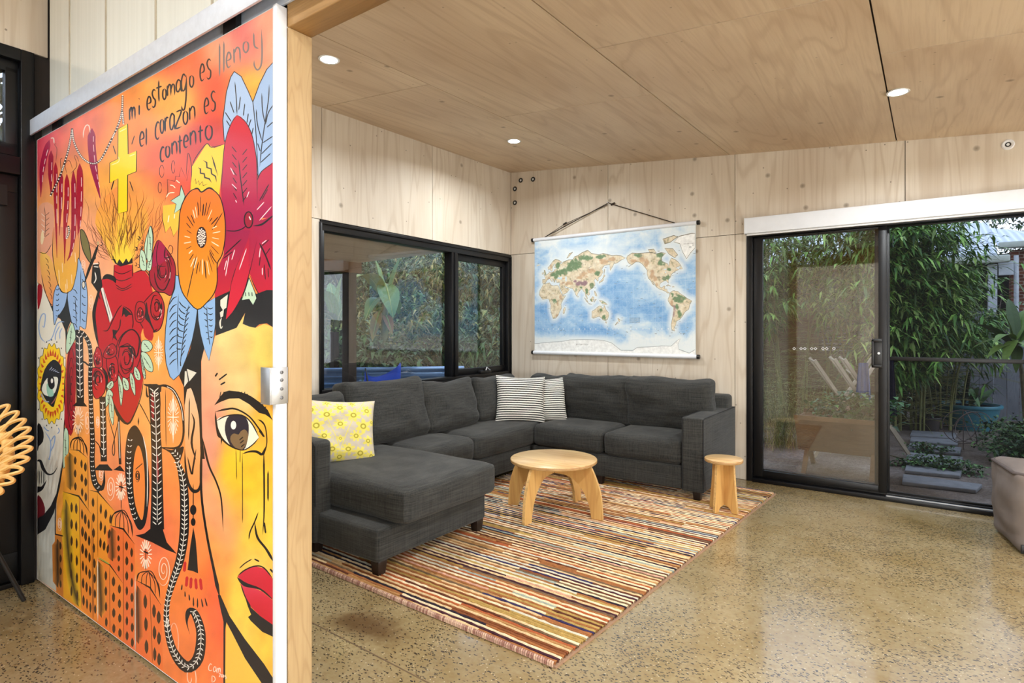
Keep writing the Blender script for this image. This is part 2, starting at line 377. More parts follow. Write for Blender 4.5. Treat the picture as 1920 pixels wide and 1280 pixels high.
# ---- back wall (map, sliding door)
bw = MB(); fn = lambda u, v, d: (u, DY-d, v)
JX = [-3.742, -2.565, -1.359, -0.142, 1.07, 2.28, 3.49, XR]
ct = lambda x: ceilz(x, DY)+0.01
for i in range(len(JX)-1):
    sheet(bw, fn, JX[i], JX[i+1], 2.105, 0, ct)
    if JX[i+1] < -1.3: sheet(bw, fn, JX[i], JX[i+1], 0.0, 2.105)
DX0, DX1 = -1.262, 0.66         # door opening
sheet(bw, fn, -1.359, DX0, 0.0, 2.105)
sheet(bw, fn, DX1, 1.07, 0.0, 2.105)
for i in range(4, len(JX)-1): sheet(bw, fn, JX[i], JX[i+1], 0.0, 2.105)
def solid(mb, x0, x1, z0, z1): mb.box((x0, DY+.013, z0), (x1, DY+.14, z1), 1)
solid(bw, -3.9, DX0, 0, 3.1); solid(bw, DX1, XR, 0, 3.0); solid(bw, DX0, DX1, 2.1, 3.0)
struct(bw.build('wall_back', ['ply_wall', 'gap']), 'back wall of whitewashed plywood sheets', 'wall')
# ---- window wall
ww = MB(); fnw = lambda u, v, d: Wp(u, v, d)
ctw = lambda s: ceilz(Wp(s, 0).x, Wp(s, 0).y)+0.01
SW0, SW1, ZW0, ZW1 = -2.521, -0.012, 0.787, 2.085      # window opening along the wall
SP = -4.13                                              # where the translucent partition meets it
sheet(ww, fnw, -2.505, -1.28, 2.105, 0, ctw); sheet(ww, fnw, -1.28, 0, 2.105, 0, ctw)
sheet(ww, fnw, -3.72, -2.505, 2.105, 0, ctw); sheet(ww, fnw, SP, -3.72, 2.105, 0, ctw)
sheet(ww, fnw, -3.72, SW0, 0, 2.105); sheet(ww, fnw, SP, -3.72, 0, 2.105)
sheet(ww, fnw, SW0, -1.28, 0, ZW0); sheet(ww, fnw, -1.28, 0, 0, ZW0)
def solidw(s0, s1, z0, z1): ww.hexa([Wp(s0,z0,-.14), Wp(s1,z0,-.14), Wp(s1,z0,-.013), Wp(s0,z0,-.013), Wp(s0,z1,-.14), Wp(s1,z1,-.14), Wp(s1,z1,-.013), Wp(s0,z1,-.013)], 1)
solidw(SP, SW0, 0, 3.6); solidw(SW0, SW1, 0, ZW0); solidw(SW0, SW1, ZW1, 3.2); solidw(SW1, 0.15, 0, 3.2)
# wall above and beyond the black door of the near room
SD0, SD1, ZD = -7.0, -4.21, 2.69
OFN = -.075
fnn = lambda u, v, d: Wp(u, v, d+OFN)
sheet(ww, fnn, -6.4, -5.2, ZD, 3.45); sheet(ww, fnn, -5.2, SP-.02, ZD, 3.45); sheet(ww, fnn, -8.85, -6.4, ZD, 3.45); sheet(ww, fnn, -8.85, SD0, 0, ZD)
def solidn(s0, s1, z0, z1): ww.hexa([Wp(s0,z0,-.2), Wp(s1,z0,-.2), Wp(s1,z0,-.013+OFN), Wp(s0,z0,-.013+OFN), Wp(s0,z1,-.2), Wp(s1,z1,-.2), Wp(s1,z1,-.013+OFN), Wp(s0,z1,-.013+OFN)], 1)
solidn(SD0, SD1, ZD, 3.6); solidn(-8.85, SD0, 0, 3.6); solidn(SD1, SP, 0, 3.6)
struct(ww.build('wall_left', ['ply_wall', 'gap']), 'left wall of whitewashed plywood sheets round the black window', 'wall')
# ---- walls behind the camera and to the right
mb = MB()
for y0 in range(-4, 5): sheet(mb, lambda u, v, d: (XR-d, u, v), max(y0*1.2, YB), min((y0+1)*1.2, DY), 0, 3.45)
mb.box((XR+.013, YB, 0), (XR+.12, DY+.1, 3.6), 1)
struct(mb.build('wall_right', ['ply_wall', 'gap']))
mb = MB()
for x0 in range(-4, 4): sheet(mb, lambda u, v, d: (u, YB+d, v), max(x0*1.2, -3.5), min((x0+1)*1.2, XR), 0, 3.45)
mb.box((-3.7, YB-.12, 0), (XR, YB-.013, 3.6), 1)
struct(mb.build('wall_rear', ['ply_wall', 'gap']))
# ---- ceiling of the far room: sheets on a raking plane
G = .004
cm = MB(); fnc = lambda u, v, d: (u, v, ceilz(u, v)-d)
RX = [-3.80, -2.575, -1.403, -0.195, 1.01, 2.22, 3.43, XR]
YC0 = 1.09
offs = [2.69, 3.46, 2.69, 3.39, 2.69, 3.43, 2.69]
for i in range(7):
    ys = [YC0, offs[i], DY] if offs[i]-YC0 < 2.42 else [YC0, offs[i]-2.4, offs[i], DY]
    for k in range(len(ys)-1): sheet(cm, fnc, RX[i], RX[i+1], ys[k], ys[k+1])
cm.hexa([(-3.9, YC0, ceilz(-3.9, YC0)+.013), (XR, YC0, ceilz(XR, YC0)+.013), (XR, DY+.1, ceilz(XR, DY+.1)+.013), (-3.9, DY+.1, ceilz(-3.9, DY+.1)+.013),
         (-3.9, YC0, 3.7), (XR, YC0, 3.7), (XR, DY+.1, 3.7), (-3.9, DY+.1, 3.7)], 1)
struct(cm.build('ceiling', ['ply_ceiling', 'gap']), 'raking plywood ceiling of large sheets', 'ceiling')
cm = MB()
for i in range(7):
    for k in range(4): sheet(cm, lambda u, v, d: (u, v, 3.42-d), RX[i], RX[i+1], YB+k*1.17, YB+(k+1)*1.17)
cm.box((-3.9, YB-.1, 3.433), (XR+.1, YC0, 3.6), 1)
struct(cm.build('ceiling', ['ply_ceiling', 'gap']))

# ---- partition carrying the mural: translucent sheets on battens over the door, plywood on the far side
PX = -1.577                                        # right end of the partition / face of the post
pm = MB(); yf = YM+0.035
xs = [-3.64, -3.36, -2.93, -2.45, -2.02, PX+.0]
for i in range(5): pm.box((xs[i]+.002, yf, 0.0), (xs[i+1]-.002, yf+.012, 3.42), 0)
pm.box((-3.66, yf+.013, 0), (PX, yf+.062, 3.42), 1)
pm.box((-3.69, yf+.063, 0), (PX, yf+.075, 3.05), 2)
struct(pm.build('wall_partition', ['poly', 'gap', 'ply_wall']), 'translucent sheeted partition above the mural door', 'wall')
for i, x in enumerate(xs[1:-1]):
    mb = MB(); mb.box((x-.007, yf-.003, 2.30), (x+.007, yf, 3.42)); struct(mb.build('trim_%d' % (i+2), simple('panel_joiner', rgb(176, 168, 150), 0.4)))
# post and header beam of the opening
mb = MB(); mb.box((PX, yf, 0), (PX+.0065, yf+.082, 2.2)); mb.box((PX-.12, yf+.076, 0), (PX, yf+.083, 2.2)); mb.box((PX-.1, yf+.001, 0), (PX-.002, yf+.0755, 2.2))
mb = MB(); mb.box((PX-.11, yf-.0, 0), (PX+.004, yf+.083, 2.2)); struct(mb.build('post', 'oak', bevel=.003), 'pale oak post at the end of the mural wall', 'post')
mb = MB(); mb.box((PX-.11, yf-.0, 2.2), (XR, yf+.083, 2.42)); struct(mb.build('beam', 'oak_h', bevel=.003), 'oak header beam over the opening', 'beam')
mb = MB(); mb.box((PX-.11, yf+.02, 2.42), (XR, yf+.07, 3.43)); struct(mb.build('wall_header', 'ply_wall'))

# ---- window_1 in the left wall: fixed light and awning light
def bar(mb, s0, s1, z0, z1, o0, o1, mi=0): mb.hexa([Wp(s0,z0,o0), Wp(s1,z0,o0), Wp(s1,z0,o1), Wp(s0,z0,o1), Wp(s0,z1,o0), Wp(s1,z1,o0), Wp(s1,z1,o1), Wp(s0,z1,o1)], mi)
w1 = struct(thing('window_1', Wp((SW0+SW1)/2, ZW0), 'black aluminium window over the charcoal sofa', 'window'))
SMU = -0.965
mb = MB()
for (s0, s1, z0, z1) in ((SW0, SW1, ZW0, ZW0+.045), (SW0, SW1, ZW1-.06, ZW1), (SW0, SW0+.035, ZW0+.045, ZW1-.06), (SW1-.05, SW1, ZW0+.045, ZW1-.06), (SMU-.045, SMU+.045, ZW0+.045, ZW1-.06)):
    bar(mb, s0, s1, z0, z1, -.09, .006)
for (s0, s1, z0, z1) in ((SW0, SW1, ZW0-.001, ZW0+.014), (SW0, SW1, ZW1-.012, ZW1+.012), (SW0-.012, SW0+.01, ZW0, ZW1), (SW1-.01, SW1+.008, ZW0, ZW1)): bar(mb, s0, s1, z0, z1, .005, .016)
bar(mb, SMU-.012, SMU+.012, ZW0+.045, ZW1-.06, .006, .02)
mb.build('window_frame', 'black', w1, bevel=.002)
mb = MB(); bar(mb, SW0+.035, SMU-.045, ZW0+.045, ZW1-.06, -.062, -.056); mb.build('fixed_pane', 'glass', w1)
sash = MB(); a0, a1, z0, z1 = SMU+.047, SW1-.052, ZW0+.047, ZW1-.062
for (s0, s1, q0, q1) in ((a0, a1, z0, z0+.06), (a0, a1, z1-.06, z1), (a0, a0+.05, z0+.06, z1-.06), (a1-.05, a1, z0+.06, z1-.06)): bar(sash, s0, s1, q0, q1, -.07, -.03)
sa = sash.build('awning_sash', 'black', w1, bevel=.002)
mb = MB(); bar(mb, a0+.05, a1-.05, z0+.06, z1-.06, -.055, -.05); mb.build('awning_pane', 'glass', sa)
mb = MB(); sm = (a0+a1)/2+.02; bar(mb, sm-.09, sm+.09, ZW0+.045, ZW0+.075, -.03, .012); mb.tube([Wp(sm-.02, ZW0+.07, .0), Wp(sm-.05, ZW0+.1, .02), Wp(sm-.085, ZW0+.105, .03)], .006)
wi = mb.build('chain_winder', 'black_plastic', w1, bevel=.004)
mb = MB(); mb.tube([Wp(sm+.02, ZW0+.078, -.005), Wp(sm+.03, ZW0+.11, .0)], .007); mb.tube([Wp(sm+.03, ZW0+.105, .0), Wp(sm+.06, ZW0+.075, .02)], .005); mb.build('winder_crank', 'alu', wi)

# ---- door_1: sliding glass door with fly screen
d1 = struct(thing('door_1', (-0.3, DY, 0), 'black sliding glass door to the garden', 'door'))
y0, y1 = DY-.012, DY+.11
ZH = 2.055
mb = MB()
mb.box((DX0, y0, 0), (DX0+.05, y1, 2.1)); mb.box((DX1-.06, y0, 0), (DX1, y1, 2.1)); mb.box((DX0+.05, y0, ZH+.012), (DX1-.06, y1, 2.1)); mb.box((DX0+.05, y0-.02, 0), (DX1-.06, y1, .032))
mb.box((DX0+.05, y0+.028, .032), (DX1-.06, y0+.034, .05)); mb.box((DX0+.05, y0+.07, .032), (DX1-.06, y0+.076, .05))
mb.build('door_frame', 'black', d1, bevel=.003)
mb = MB(); mb.box((-.26, y0-.003, .033), (DX1-.06, y0+.012, .04)); mb.build('track', 'alu', d1)
def leaf(name, x0, x1, yy, th, sl, sr, top, bot, mat, pane, pname, zb=.05, zt=ZH+.01):
    mb = MB(); mb.box((x0, yy, zb), (x0+sl, yy+th, zt)); mb.box((x1-sr, yy, zb), (x1, yy+th, zt))
    mb.box((x0+sl, yy, zb), (x1-sr, yy+th, zb+bot)); mb.box((x0+sl, yy, zt-top), (x1-sr, yy+th, zt))
    o = mb.build(name, mat, d1, bevel=.002)
    mb = MB(); mb.box((x0+sl, yy+th*.45, zb+bot), (x1-sr, yy+th*.45+.005, zt-top)); p = mb.build(pname, pane, o)
    return o, p
lf, pane = leaf('sliding_leaf', DX0+.052, -.255, DY+.003, .034, .075, .055, .012, .05, 'black', 'glass_door', 'glass_pane')
fx, pane2 = leaf('fixed_leaf', DX0+.052, -.258, DY+.062, .03, .05, .08, .012, .05, 'black', 'glass_door', 'glass_pane')
fs, mesh_ = leaf('screen_leaf', -.27, DX1-.062, DY+.045, .014, .03, .06, .012, .012, 'black', 'screen', 'fly_screen')
mb = MB(); mb.box((-.24, DY+.043, 1.05), (DX1-.12, DY+.06, 1.079)); mb.build('midrail', 'black', fs, bevel=.002)
mb = MB(); x = -.318; zc = 1.105
mb.box((x-.034, DY-.012, zc-.11), (x+.034, DY+.003, zc+.11)); mb.box((x-.034, DY-.04, zc-.105), (x-.018, DY-.012, zc+.105)); mb.box((x-.034, DY-.04, zc+.088), (x+.034, DY-.012, zc+.105)); mb.box((x-.034, DY-.04, zc-.105), (x+.03, DY-.012, zc-.088))
hd = mb.build('pull_handle', 'black_plastic', lf, bevel=.003)
mb = MB(); mb.tube([(x+.012, DY-.013, zc+.0), (x+.012, DY-.02, zc)], .009, 12); mb.build('lock_cylinder', 'alu', hd)
mb = MB(); x = .535; zc = 1.27
mb.box((x, DY+.0, zc-.1), (x+.05, DY+.045, zc+.1)); hb = mb.build('screen_latch', 'black_plastic', fs, bevel=.008)
mb = MB(); mb.tube([(x+.012, DY-.004, zc-.02), (x+.03, DY-.012, zc-.015), (x+.045, DY-.006, zc-.03)], .006); mb.tube([(x+.02, DY-.002, zc+.04), (x+.035, DY-.008, zc+.05)], .007); mb.build('latch_lever', 'alu', hb)
# diamond safety stickers on the glass
for px in (1489, 1502, 1509, 1522, 1529, 1543, 1550, 1563.5):
    p = onY(px, 653.3, DY+.0175); a_ = .0125; mb = MB()
    for k in range(4):
        e0, e1 = ((a_, 0), (0, a_), (-a_, 0), (0, -a_))[k], ((a_, 0), (0, a_), (-a_, 0), (0, -a_))[(k+1) % 4]
        mb.add([(p.x+e0[0], p.y, p.z+e0[1]), (p.x+e1[0], p.y, p.z+e1[1]), (p.x+e1[0]*.62, p.y, p.z+e1[1]*.62), (p.x+e0[0]*.62, p.y, p.z+e0[1]*.62)], [(0, 1, 2, 3)])
    mb.build('diamond_sticker', 'white', pane)

# ---- door_2: black glazed door of the near room, only its edge in view
d2 = struct(thing('door_2', Wp(-5.0, 0), 'tall black door with fanlight at the left edge', 'door'))
bar_ = bar
def bar(mb, s0, s1, z0, z1, o0, o1, mi=0): bar_(mb, s0, s1, z0, z1, o0+OFN, o1+OFN, mi)
mb = MB()
bar(mb, SD1-.055, SD1, 0, ZD, -.1, .012); bar(mb, SD0, SD1-.055, ZD-.06, ZD, -.1, .012); bar(mb, SD0, SD1-.055, 2.06, 2.15, -.1, .006); bar(mb, SD0, SD0+.06, 0, ZD, -.1, .012); bar(mb, -5.62, -5.54, 0, ZD-.06, -.1, .006); bar(mb, SD0, SD1-.055, 0, .025, -.1, .0)
mb.build('door_frame', 'black', d2, bevel=.003)
for (s0, s1) in ((-5.53, SD1-.06), (SD0+.06, -5.63)):
    mb = MB()
    for (q0, q1, r0, r1) in ((s0, s1, 2.155, 2.215), (s0, s1, ZD-.12, ZD-.062), (s0, s0+.05, 2.2, ZD-.1), (s1-.05, s1, 2.2, ZD-.1)): bar(mb, q0, q1, r0, r1, -.06, -.015)
    o = mb.build('fanlight_sash', 'black', d2, bevel=.002); mb = MB(); bar(mb, s0+.05, s1-.05, 2.215, ZD-.12, -.045, -.04); mb.build('fanlight_pane', 'glass', o)
    mb = MB()
    for (q0, q1, r0, r1) in ((s0, s1, .03, .17), (s0, s1, 1.97, 2.055), (s0, s0+.08, .17, 1.97), (s1-.08, s1, .17, 1.97)): bar(mb, q0, q1, r0, r1, -.07, -.015)
    o = mb.build('door_leaf', 'black', d2, bevel=.002); mb = MB(); bar(mb, s0+.08, s1-.08, .17, 1.97, -.045, -.039); mb.build('leaf_pane', 'glass', o)
    mb = MB(); bar(mb, s1-.075, s1-.045, 1.9, 2.0, -.015, .0); mb.build('hinge', 'black', o)

# ---- ceiling downlights: three in view, the rest of the grid further along
def downlight(X, Y, lab=None, zc=None, power=29, near=False):
    z = ceilz(X, Y) if zc is None else zc
    t = thing('downlight', (X, Y, z), lab or 'downlight', 'downlight', 'ceiling downlights')
    mb = MB(); mb.lathe([(.047, -.001), (.058, -.001), (.06, -.004), (.056, -.008), (.047, -.006)], X, Y, 32, cz=z); mb.build('trim_ring', 'white', t, smooth=True)
    mb = MB(); mb.lathe([(.0465, -.0035), (.0465, -.006)], X, Y, 32, cz=z); mb.build('diffuser', 'lamp', t)
    l = bpy.data.lights.new('downlight_beam', 'AREA'); l.shape = 'DISK'; l.size = .09; l.energy = power; l.color = (0.915, .965, 1.0); l.spread = radians(165)
    o = bpy.data.objects.new('downlight_beam', l); C.objects.link(o); o.location = (X, Y, z-.02); o.parent = t; o.matrix_parent_inverse = Matrix.Translation(-t.location)
    return t
downlight(-2.81, 2.11, 'downlight in the plywood ceiling close to the oak post')
downlight(-2.89, 4.06, 'downlight in the plywood ceiling above the sofa corner and map')
downlight(-0.143, 4.01, 'downlight in the plywood ceiling in front of the sliding door')
def hidden_lamp(X, Y, z, power):
    l = bpy.data.lights.new('room_downlight', 'AREA'); l.shape = 'DISK'; l.size = .12; l.energy = power; l.color = (0.915, .965, 1.0); l.spread = radians(170)
    o = bpy.data.objects.new('room_downlight', l); C.objects.link(o); o.location = (X, Y, z); return o
hidden_lamp(-.15, 2.1, ceilz(-.15, 2.1)-.03, 34); hidden_lamp(2.4, 4.0, ceilz(2.4, 4.0)-.03, 30); hidden_lamp(2.4, 2.1, ceilz(2.4, 2.1)-.03, 30)
for (x, y) in ((-2.7, -.6), (-.4, -.6), (2.0, -.6), (-2.7, -2.4), (-.4, -2.4), (2.0, -2.4)): hidden_lamp(x, y, 3.38, 34)

# unseen fill lights added low, out of frame, to brighten ceiling and walls
for (x, y, z, e) in ((1.7, -.4, 1.0, 235), (.4, -2.2, 1.2, 120), (3.7, 3.0, .95, 190)):
    l = bpy.data.lights.new('fill_light', 'POINT'); l.shadow_soft_size = .16; l.energy = e; l.color = (0.915, .965, 1.0)
    o = bpy.data.objects.new('fill_light', l); C.objects.link(o); o.location = (x, y, z)

# ---- wall fittings
def wall_disc(name, x, y, r, lab, cat, grp=None, ring=True, mat='black_plastic', core='steel'):
    p = onY(x, y, DY)
    t = thing(name, p, lab, cat, grp); mb = MB()
    prof = [(r*.45, .001), (r*.5, .006), (r*.8, .009), (r, .004), (r, 0.0)]
    n = 24; V = []; F = []
    for (rr, dd) in prof: V += [(p.x+rr*cos(2*pi*k/n), p.y-dd, p.z+rr*sin(2*pi*k/n)) for k in range(n)]
    for i in range(len(prof)-1):
        for k in range(n): F.append((i*n+k, i*n+(k+1) % n, (i+1)*n+(k+1) % n, (i+1)*n+k))
    mb.add(V, F); mb.build('rim', mat, t, smooth=True)
    mb = MB(); mb.add([(p.x+r*.47*cos(2*pi*k/n), p.y-.002, p.z+r*.47*sin(2*pi*k/n)) for k in range(n)], [tuple(range(n))]); mb.build('socket', core, t)
    return t
for (x, y, q) in ((976.5, 338, 'left one of the top pair'), (999.5, 336, 'right one of the top pair'), (965.5, 354, 'middle one, next to the corner'), (965.5, 380, 'lowest one, next to the corner')):
    wall_disc('wall_grommet', x, y, .026, 'small black grommet high on the back wall, '+q, 'grommet', 'black grommets high in the wall corner', core='white')
s_ = wall_disc('ceiling_sensor', 1890, 271, .036, 'small white round sensor on the plywood above the roller blind', 'sensor', mat='white', core='black_plastic'); s_.name = 'wall_sensor'
p = onY(1890, 271, DY); mb = MB(); mb.add([(p.x+.009*cos(2*pi*k/18), p.y-.004, p.z+.009*sin(2*pi*k/18)) for k in range(18)], [tuple(range(18))]); mb.build('lens', 'white', s_)

# ================================================================== ROLLER BLIND over the door
t = thing('roller_blind', (-.3, DY, 2.1), 'long white roller blind box above the sliding door', 'blind')
mb = MB(); X0 = onY(1396, 420, DY-.09).x; z0 = onY(1396, 441, DY-.09).z; z1 = onY(1396, 409, DY-.09).z; X1 = .98
mb.box((X0, DY-.09, z0+.012), (X1, DY-.001, z1)); mb.build('casing', 'white_metal', t, bevel=.004)
mb = MB(); mb.box((X0+.012, DY-.075, z0-.004), (X1-.01, DY-.05, z0+.012)); mb.build('bottom_rail', 'white', t, bevel=.003)
mb = MB(); mb.box((X0-.004, DY-.092, z0+.01), (X0-.0005, DY-.001, z1+.002)); mb.build('end_cap', 'white', t, bevel=.001)

# ================================================================== SLIDING MURAL DOOR (panel; the painting is built further down)
MX0, MX1, MZ0, MZ1 = -3.70, -1.597, 0.012, 2.252
md = thing('mural_door', ((MX0+MX1)/2, YM, 0), 'large sliding door painted with a bright orange mural of faces, heart and flowers', 'sliding door')
mb = MB(); mb.box((MX0-.004, YM, MZ0), (MX1, YM+.03, MZ1)); mb.build('door_panel', 'white', md)
mb = MB(); mb.box((MX1+.0005, YM-.003, MZ0), (MX1+.02, YM+.0325, MZ1+.004)); mb.build('edge_channel', 'white_metal', md, bevel=.0015)
# angle pull plate with four screws on the leading edge
za, zb = onY(515, 757, YM).z, onY(515, 688, YM).z
mb = MB(); xa = onY(492, 700, YM-.02).x
mb.box((xa, YM-.026, za), (MX1+.024, YM-.022, zb)); mb.box((MX1+.0205, YM-.022, za), (MX1+.024, YM+.033, zb))
hp = mb.build('pull_plate', 'alu', md, bevel=.001)
for k in range(4):
    z = zb-.0155-(zb-za-.03)*(0, .29, .62, .95)[k]; n = 14
    mb = MB(); V = []
    for (rr, dd) in ((.0052, .0002), (.005, .002), (.0028, .0024), (.0026, .001)): V += [(MX1+.024+dd, YM+.012+rr*cos(2*pi*q/n), z+rr*sin(2*pi*q/n)) for q in range(n)]
    mb.add(V, [(i*n+q, i*n+(q+1) % n, (i+1)*n+(q+1) % n, (i+1)*n+q) for i in range(3) for q in range(n)]+[tuple(range(3*n, 4*n))]); mb.build('screw', 'steel', hp)
# overhead rail
rt_ = thing('door_rail', (-2.6, YM, 2.28), 'long aluminium sliding rail above the painted door', 'rail')
mb = MB(); mb.box((-3.93, YM-.03, 2.268), (-1.0, YM-.022, 2.345)); mb.box((-3.93, YM-.022, 2.338), (-1.0, YM+.034, 2.345)); mb.box((-3.93, YM+.026, 2.268), (-1.0, YM+.034, 2.338))
mb.build('rail_profile', 'alu_rail', rt_, bevel=.001)
for x in (-3.45, -1.85):
    mb = MB(); mb.box((x-.04, YM+.002, 2.253), (x+.04, YM+.02, 2.33)); mb.build('roller_hanger', 'black_plastic', rt_)

# ================================================================== RUG: thick woven yarn rows
PAL = [(226, 204, 168), (210, 180, 136), (172, 130, 84), (152, 100, 62), (126, 76, 48), (92, 54, 42), (70, 42, 52), (58, 52, 86), (46, 40, 52), (150, 160, 150), (200, 196, 176), (168, 140, 82), (196, 152, 130), (164, 90, 56), (110, 90, 70)]
PW_L = [26, 20, 10, 5, 1, 0, 0, 0, 0, 3, 12, 9, 6, 2, 1]
PW_D = [0, 1, 6, 15, 20, 15, 9, 6, 9, 2, 0, 4, 2, 6, 6]
PW = [20, 14, 14, 9, 9, 7, 7, 4, 6, 3, 8, 8, 5, 4, 5]
r0 = Vector((-1.155, 1.898, 0)); ru = Vector((-1.0, .030, 0)).normalized(); rv = Vector((.175, 2.93, 0)).normalized()
rl, rw = 2.98, 1.98
rug = thing('striped_rug', r0+ru*1+rv*1.4, 'thick striped wool rug in rust, cream and brown under the coffee table', 'rug')
mb = MB(); nrow = 186; nseg = 110; rnd = random.Random(3)
prof = [(-.5, .006), (-.36, .014), (0, .019), (.36, .014), (.5, .006)]
for i in range(nrow):
    pp = 2*rl/nrow; yc = (i//2)*pp+(.30 if i % 2 == 0 else .80)*pp; wr_ = (.60 if i % 2 == 0 else .40)*pp; x = 0; cols = []; prev = None
    while len(cols) < nseg:
        L = rnd.choice((14, 22, 34, 50, 80)); pw = PW_L if i % 2 == 0 else PW_D; c = rnd.choices(PAL, pw)[0]
        while c == prev: c = rnd.choices(PAL, pw)[0]
        cols += [c]*L; prev = c
    V = []; F = []; cc = []
    ph = rnd.random()*9
    for k in range(nseg+1):
        u = k*rw/nseg; wob = .006*noise.noise(Vector((u*2.2, yc*1.5, 1.3)))+.0022*noise.noise(Vector((u*14, ph, 0)))
        hh = 1+.18*noise.noise(Vector((u*30, ph, 3)))
        for (a, z) in prof:
            p = r0+ru*(u+ (.006*noise.noise(Vector((ph*3, k, 0))) if k in (0, nseg) else 0))+rv*(yc+a*wr_*1.02+wob); V.append((p.x, p.y, max(.004, z*hh)))
    for k in range(nseg):
        sh = 1+.1*(rnd.random()-.5); c = rgb(*[min(255, q*sh) for q in cols[k]])
        for q in range(4): mb.add([], []); F.append((k*5+q, (k+1)*5+q, (k+1)*5+q+1, k*5+q+1)); cc.append(c)
    o_ = len(mb.v); mb.v += V
    for f, c in zip(F, cc): mb.f.append(tuple(j+o_ for j in f)); mb.mi.append(0); mb.c.append([c]*4)
mb.hascol = True
M['wool'] = attr_mat('rug_wool', 0.95, 0.1, var=0.22, bump=0.4, scale=260)
pile = mb.build('pile', 'wool', rug); pile.data.flip_normals() if pile.data.polygons[2].normal.z < 0 else None
mb = MB(); q = [r0-rv*.012-ru*.01, r0+ru*rw-rv*.012, r0+ru*rw+rv*(rl+.01), r0+rv*(rl+.01)-ru*.01]
mb.hexa([Vector((p.x, p.y, 0)) for p in q]+[Vector((p.x, p.y, .006)) for p in q]); mb.build('backing', simple('rug_backing', rgb(150, 118, 92), .95), rug)
mb = MB(); rnd = random.Random(5)
for k in range(190):                                  # overcast near edge: slanting whip stitches
    u = k*rw/190; p = r0+ru*u-rv*.004
    c = rgb(*rnd.choice([(186, 152, 134), (168, 132, 118), (200, 168, 146), (146, 106, 94)]))
    a = p+ru*.012; d = Vector((0, 0, 1))
    V = []; 
    for j in range(5):
        an = pi*j/4; off = -rv*(.013*cos(an-pi/2+0)*0)+Vector((0, 0, 0))
        V += [p+rv*(.013*cos(pi-an))+d*(.004+.016*sin(an))+ru*(.010*j/4), p+rv*(.013*cos(pi-an))+d*(.004+.016*sin(an))+ru*(.010*j/4+.0085)]
    mb.add(V, [(2*j, 2*j+1, 2*j+3, 2*j+2) for j in range(4)], 0, c)
mb.build('whipped_edge', 'wool', rug)

# ================================================================== SECTIONAL SOFA
XB, XWF = -3.63, -2.86          # back plane along the window wall, front of its seats
YSF, YSB = 4.27, 5.13           # front and back of the run under the map
XE = -1.50                      # inner face of the right arm
sofa = thing('sectional_sofa', (-3.0, 4.0, 0), 'charcoal corner sofa with chaise on the striped rug', 'sofa')
mb = MB(); mb.box((-3.48, 2.01, .085), (-2.285, 2.905, .262)); b_ch = mb.build('chaise_base', 'sofa', sofa, bevel=.022, seg=3)
mb = MB(); mb.box((-3.48, 2.915, .085), (XWF-.015, 4.93, .262)); mb.build('seat_base', 'sofa', sofa, bevel=.018, seg=3)
mb = MB(); mb.box((XWF-.005, YSF+.012, .085), (XE, 4.93, .262)); mb.build('seat_base', 'sofa', sofa, bevel=.018, seg=3)
for (nm, a, b) in (('back_frame', (XB, 2.01, .085), (-3.44, 5.13, .735)), ('back_frame', (-3.43, 4.96, .085), (-1.36, 5.14, .735))):
    mb = MB(); mb.box(a, b); mb.build(nm, 'sofa', sofa, bevel=.03, seg=3)
mb = MB(); mb.box((-1.495, YSF-.01, .085), (-1.335, 5.13, .632)); arm = mb.build('armrest', 'sofa', sofa, bevel=.014, seg=3)
mb = MB()
for (xx) in (-1.493, -1.337): mb.tube([(xx, YSF-.008, .09), (xx, YSF-.008, .622), (xx, YSF+.02, .63), (xx, 5.11, .63)], .0035, 6)
mb.build('piping', 'sofa_piping', arm, smooth=True)
mb = MB(); mb.box((-3.44, 1.985, .085), (-2.77, 2.105, .66)); a2 = mb.build('armrest', 'sofa', sofa, bevel=.03, seg=3)
mb = MB(); mb.tube([(-2.772, 1.99, .3), (-2.772, 1.99, .63), (-2.80, 1.99, .655), (-3.43, 1.99, .655)], .0035, 6); mb.build('piping', 'sofa_piping', a2, smooth=True)
# seat cushions
soft('seat_cushion', (-2.81, 2.50, .362), (1.24, .80, .196), .045, 12, 'sofa', sofa, puff=(.012, .01, .012), wr=.006, seed=2, wscale=3.2)
soft('seat_cushion', (-3.16, 3.205, .358), (.62, .575, .19), .045, 12, 'sofa', sofa, puff=(.014, .004, .014), wr=.006, seed=4, wscale=4)
soft('seat_cushion', (-3.16, 4.215, .358), (.62, 1.42, .19), .045, 14, 'sofa', sofa, puff=(.012, .004, .014), wr=.006, seed=5, wscale=3.5)
soft('seat_cushion', (-2.505, 4.60, .358), (.675, .655, .19), .045, 12, 'sofa', sofa, puff=(.004, .014, .014), wr=.006, seed=6, wscale=4)
soft('seat_cushion', (-1.83, 4.60, .358), (.655, .655, .19), .045, 12, 'sofa', sofa, puff=(.004, .014, .014), wr=.006, seed=8, wscale=4)
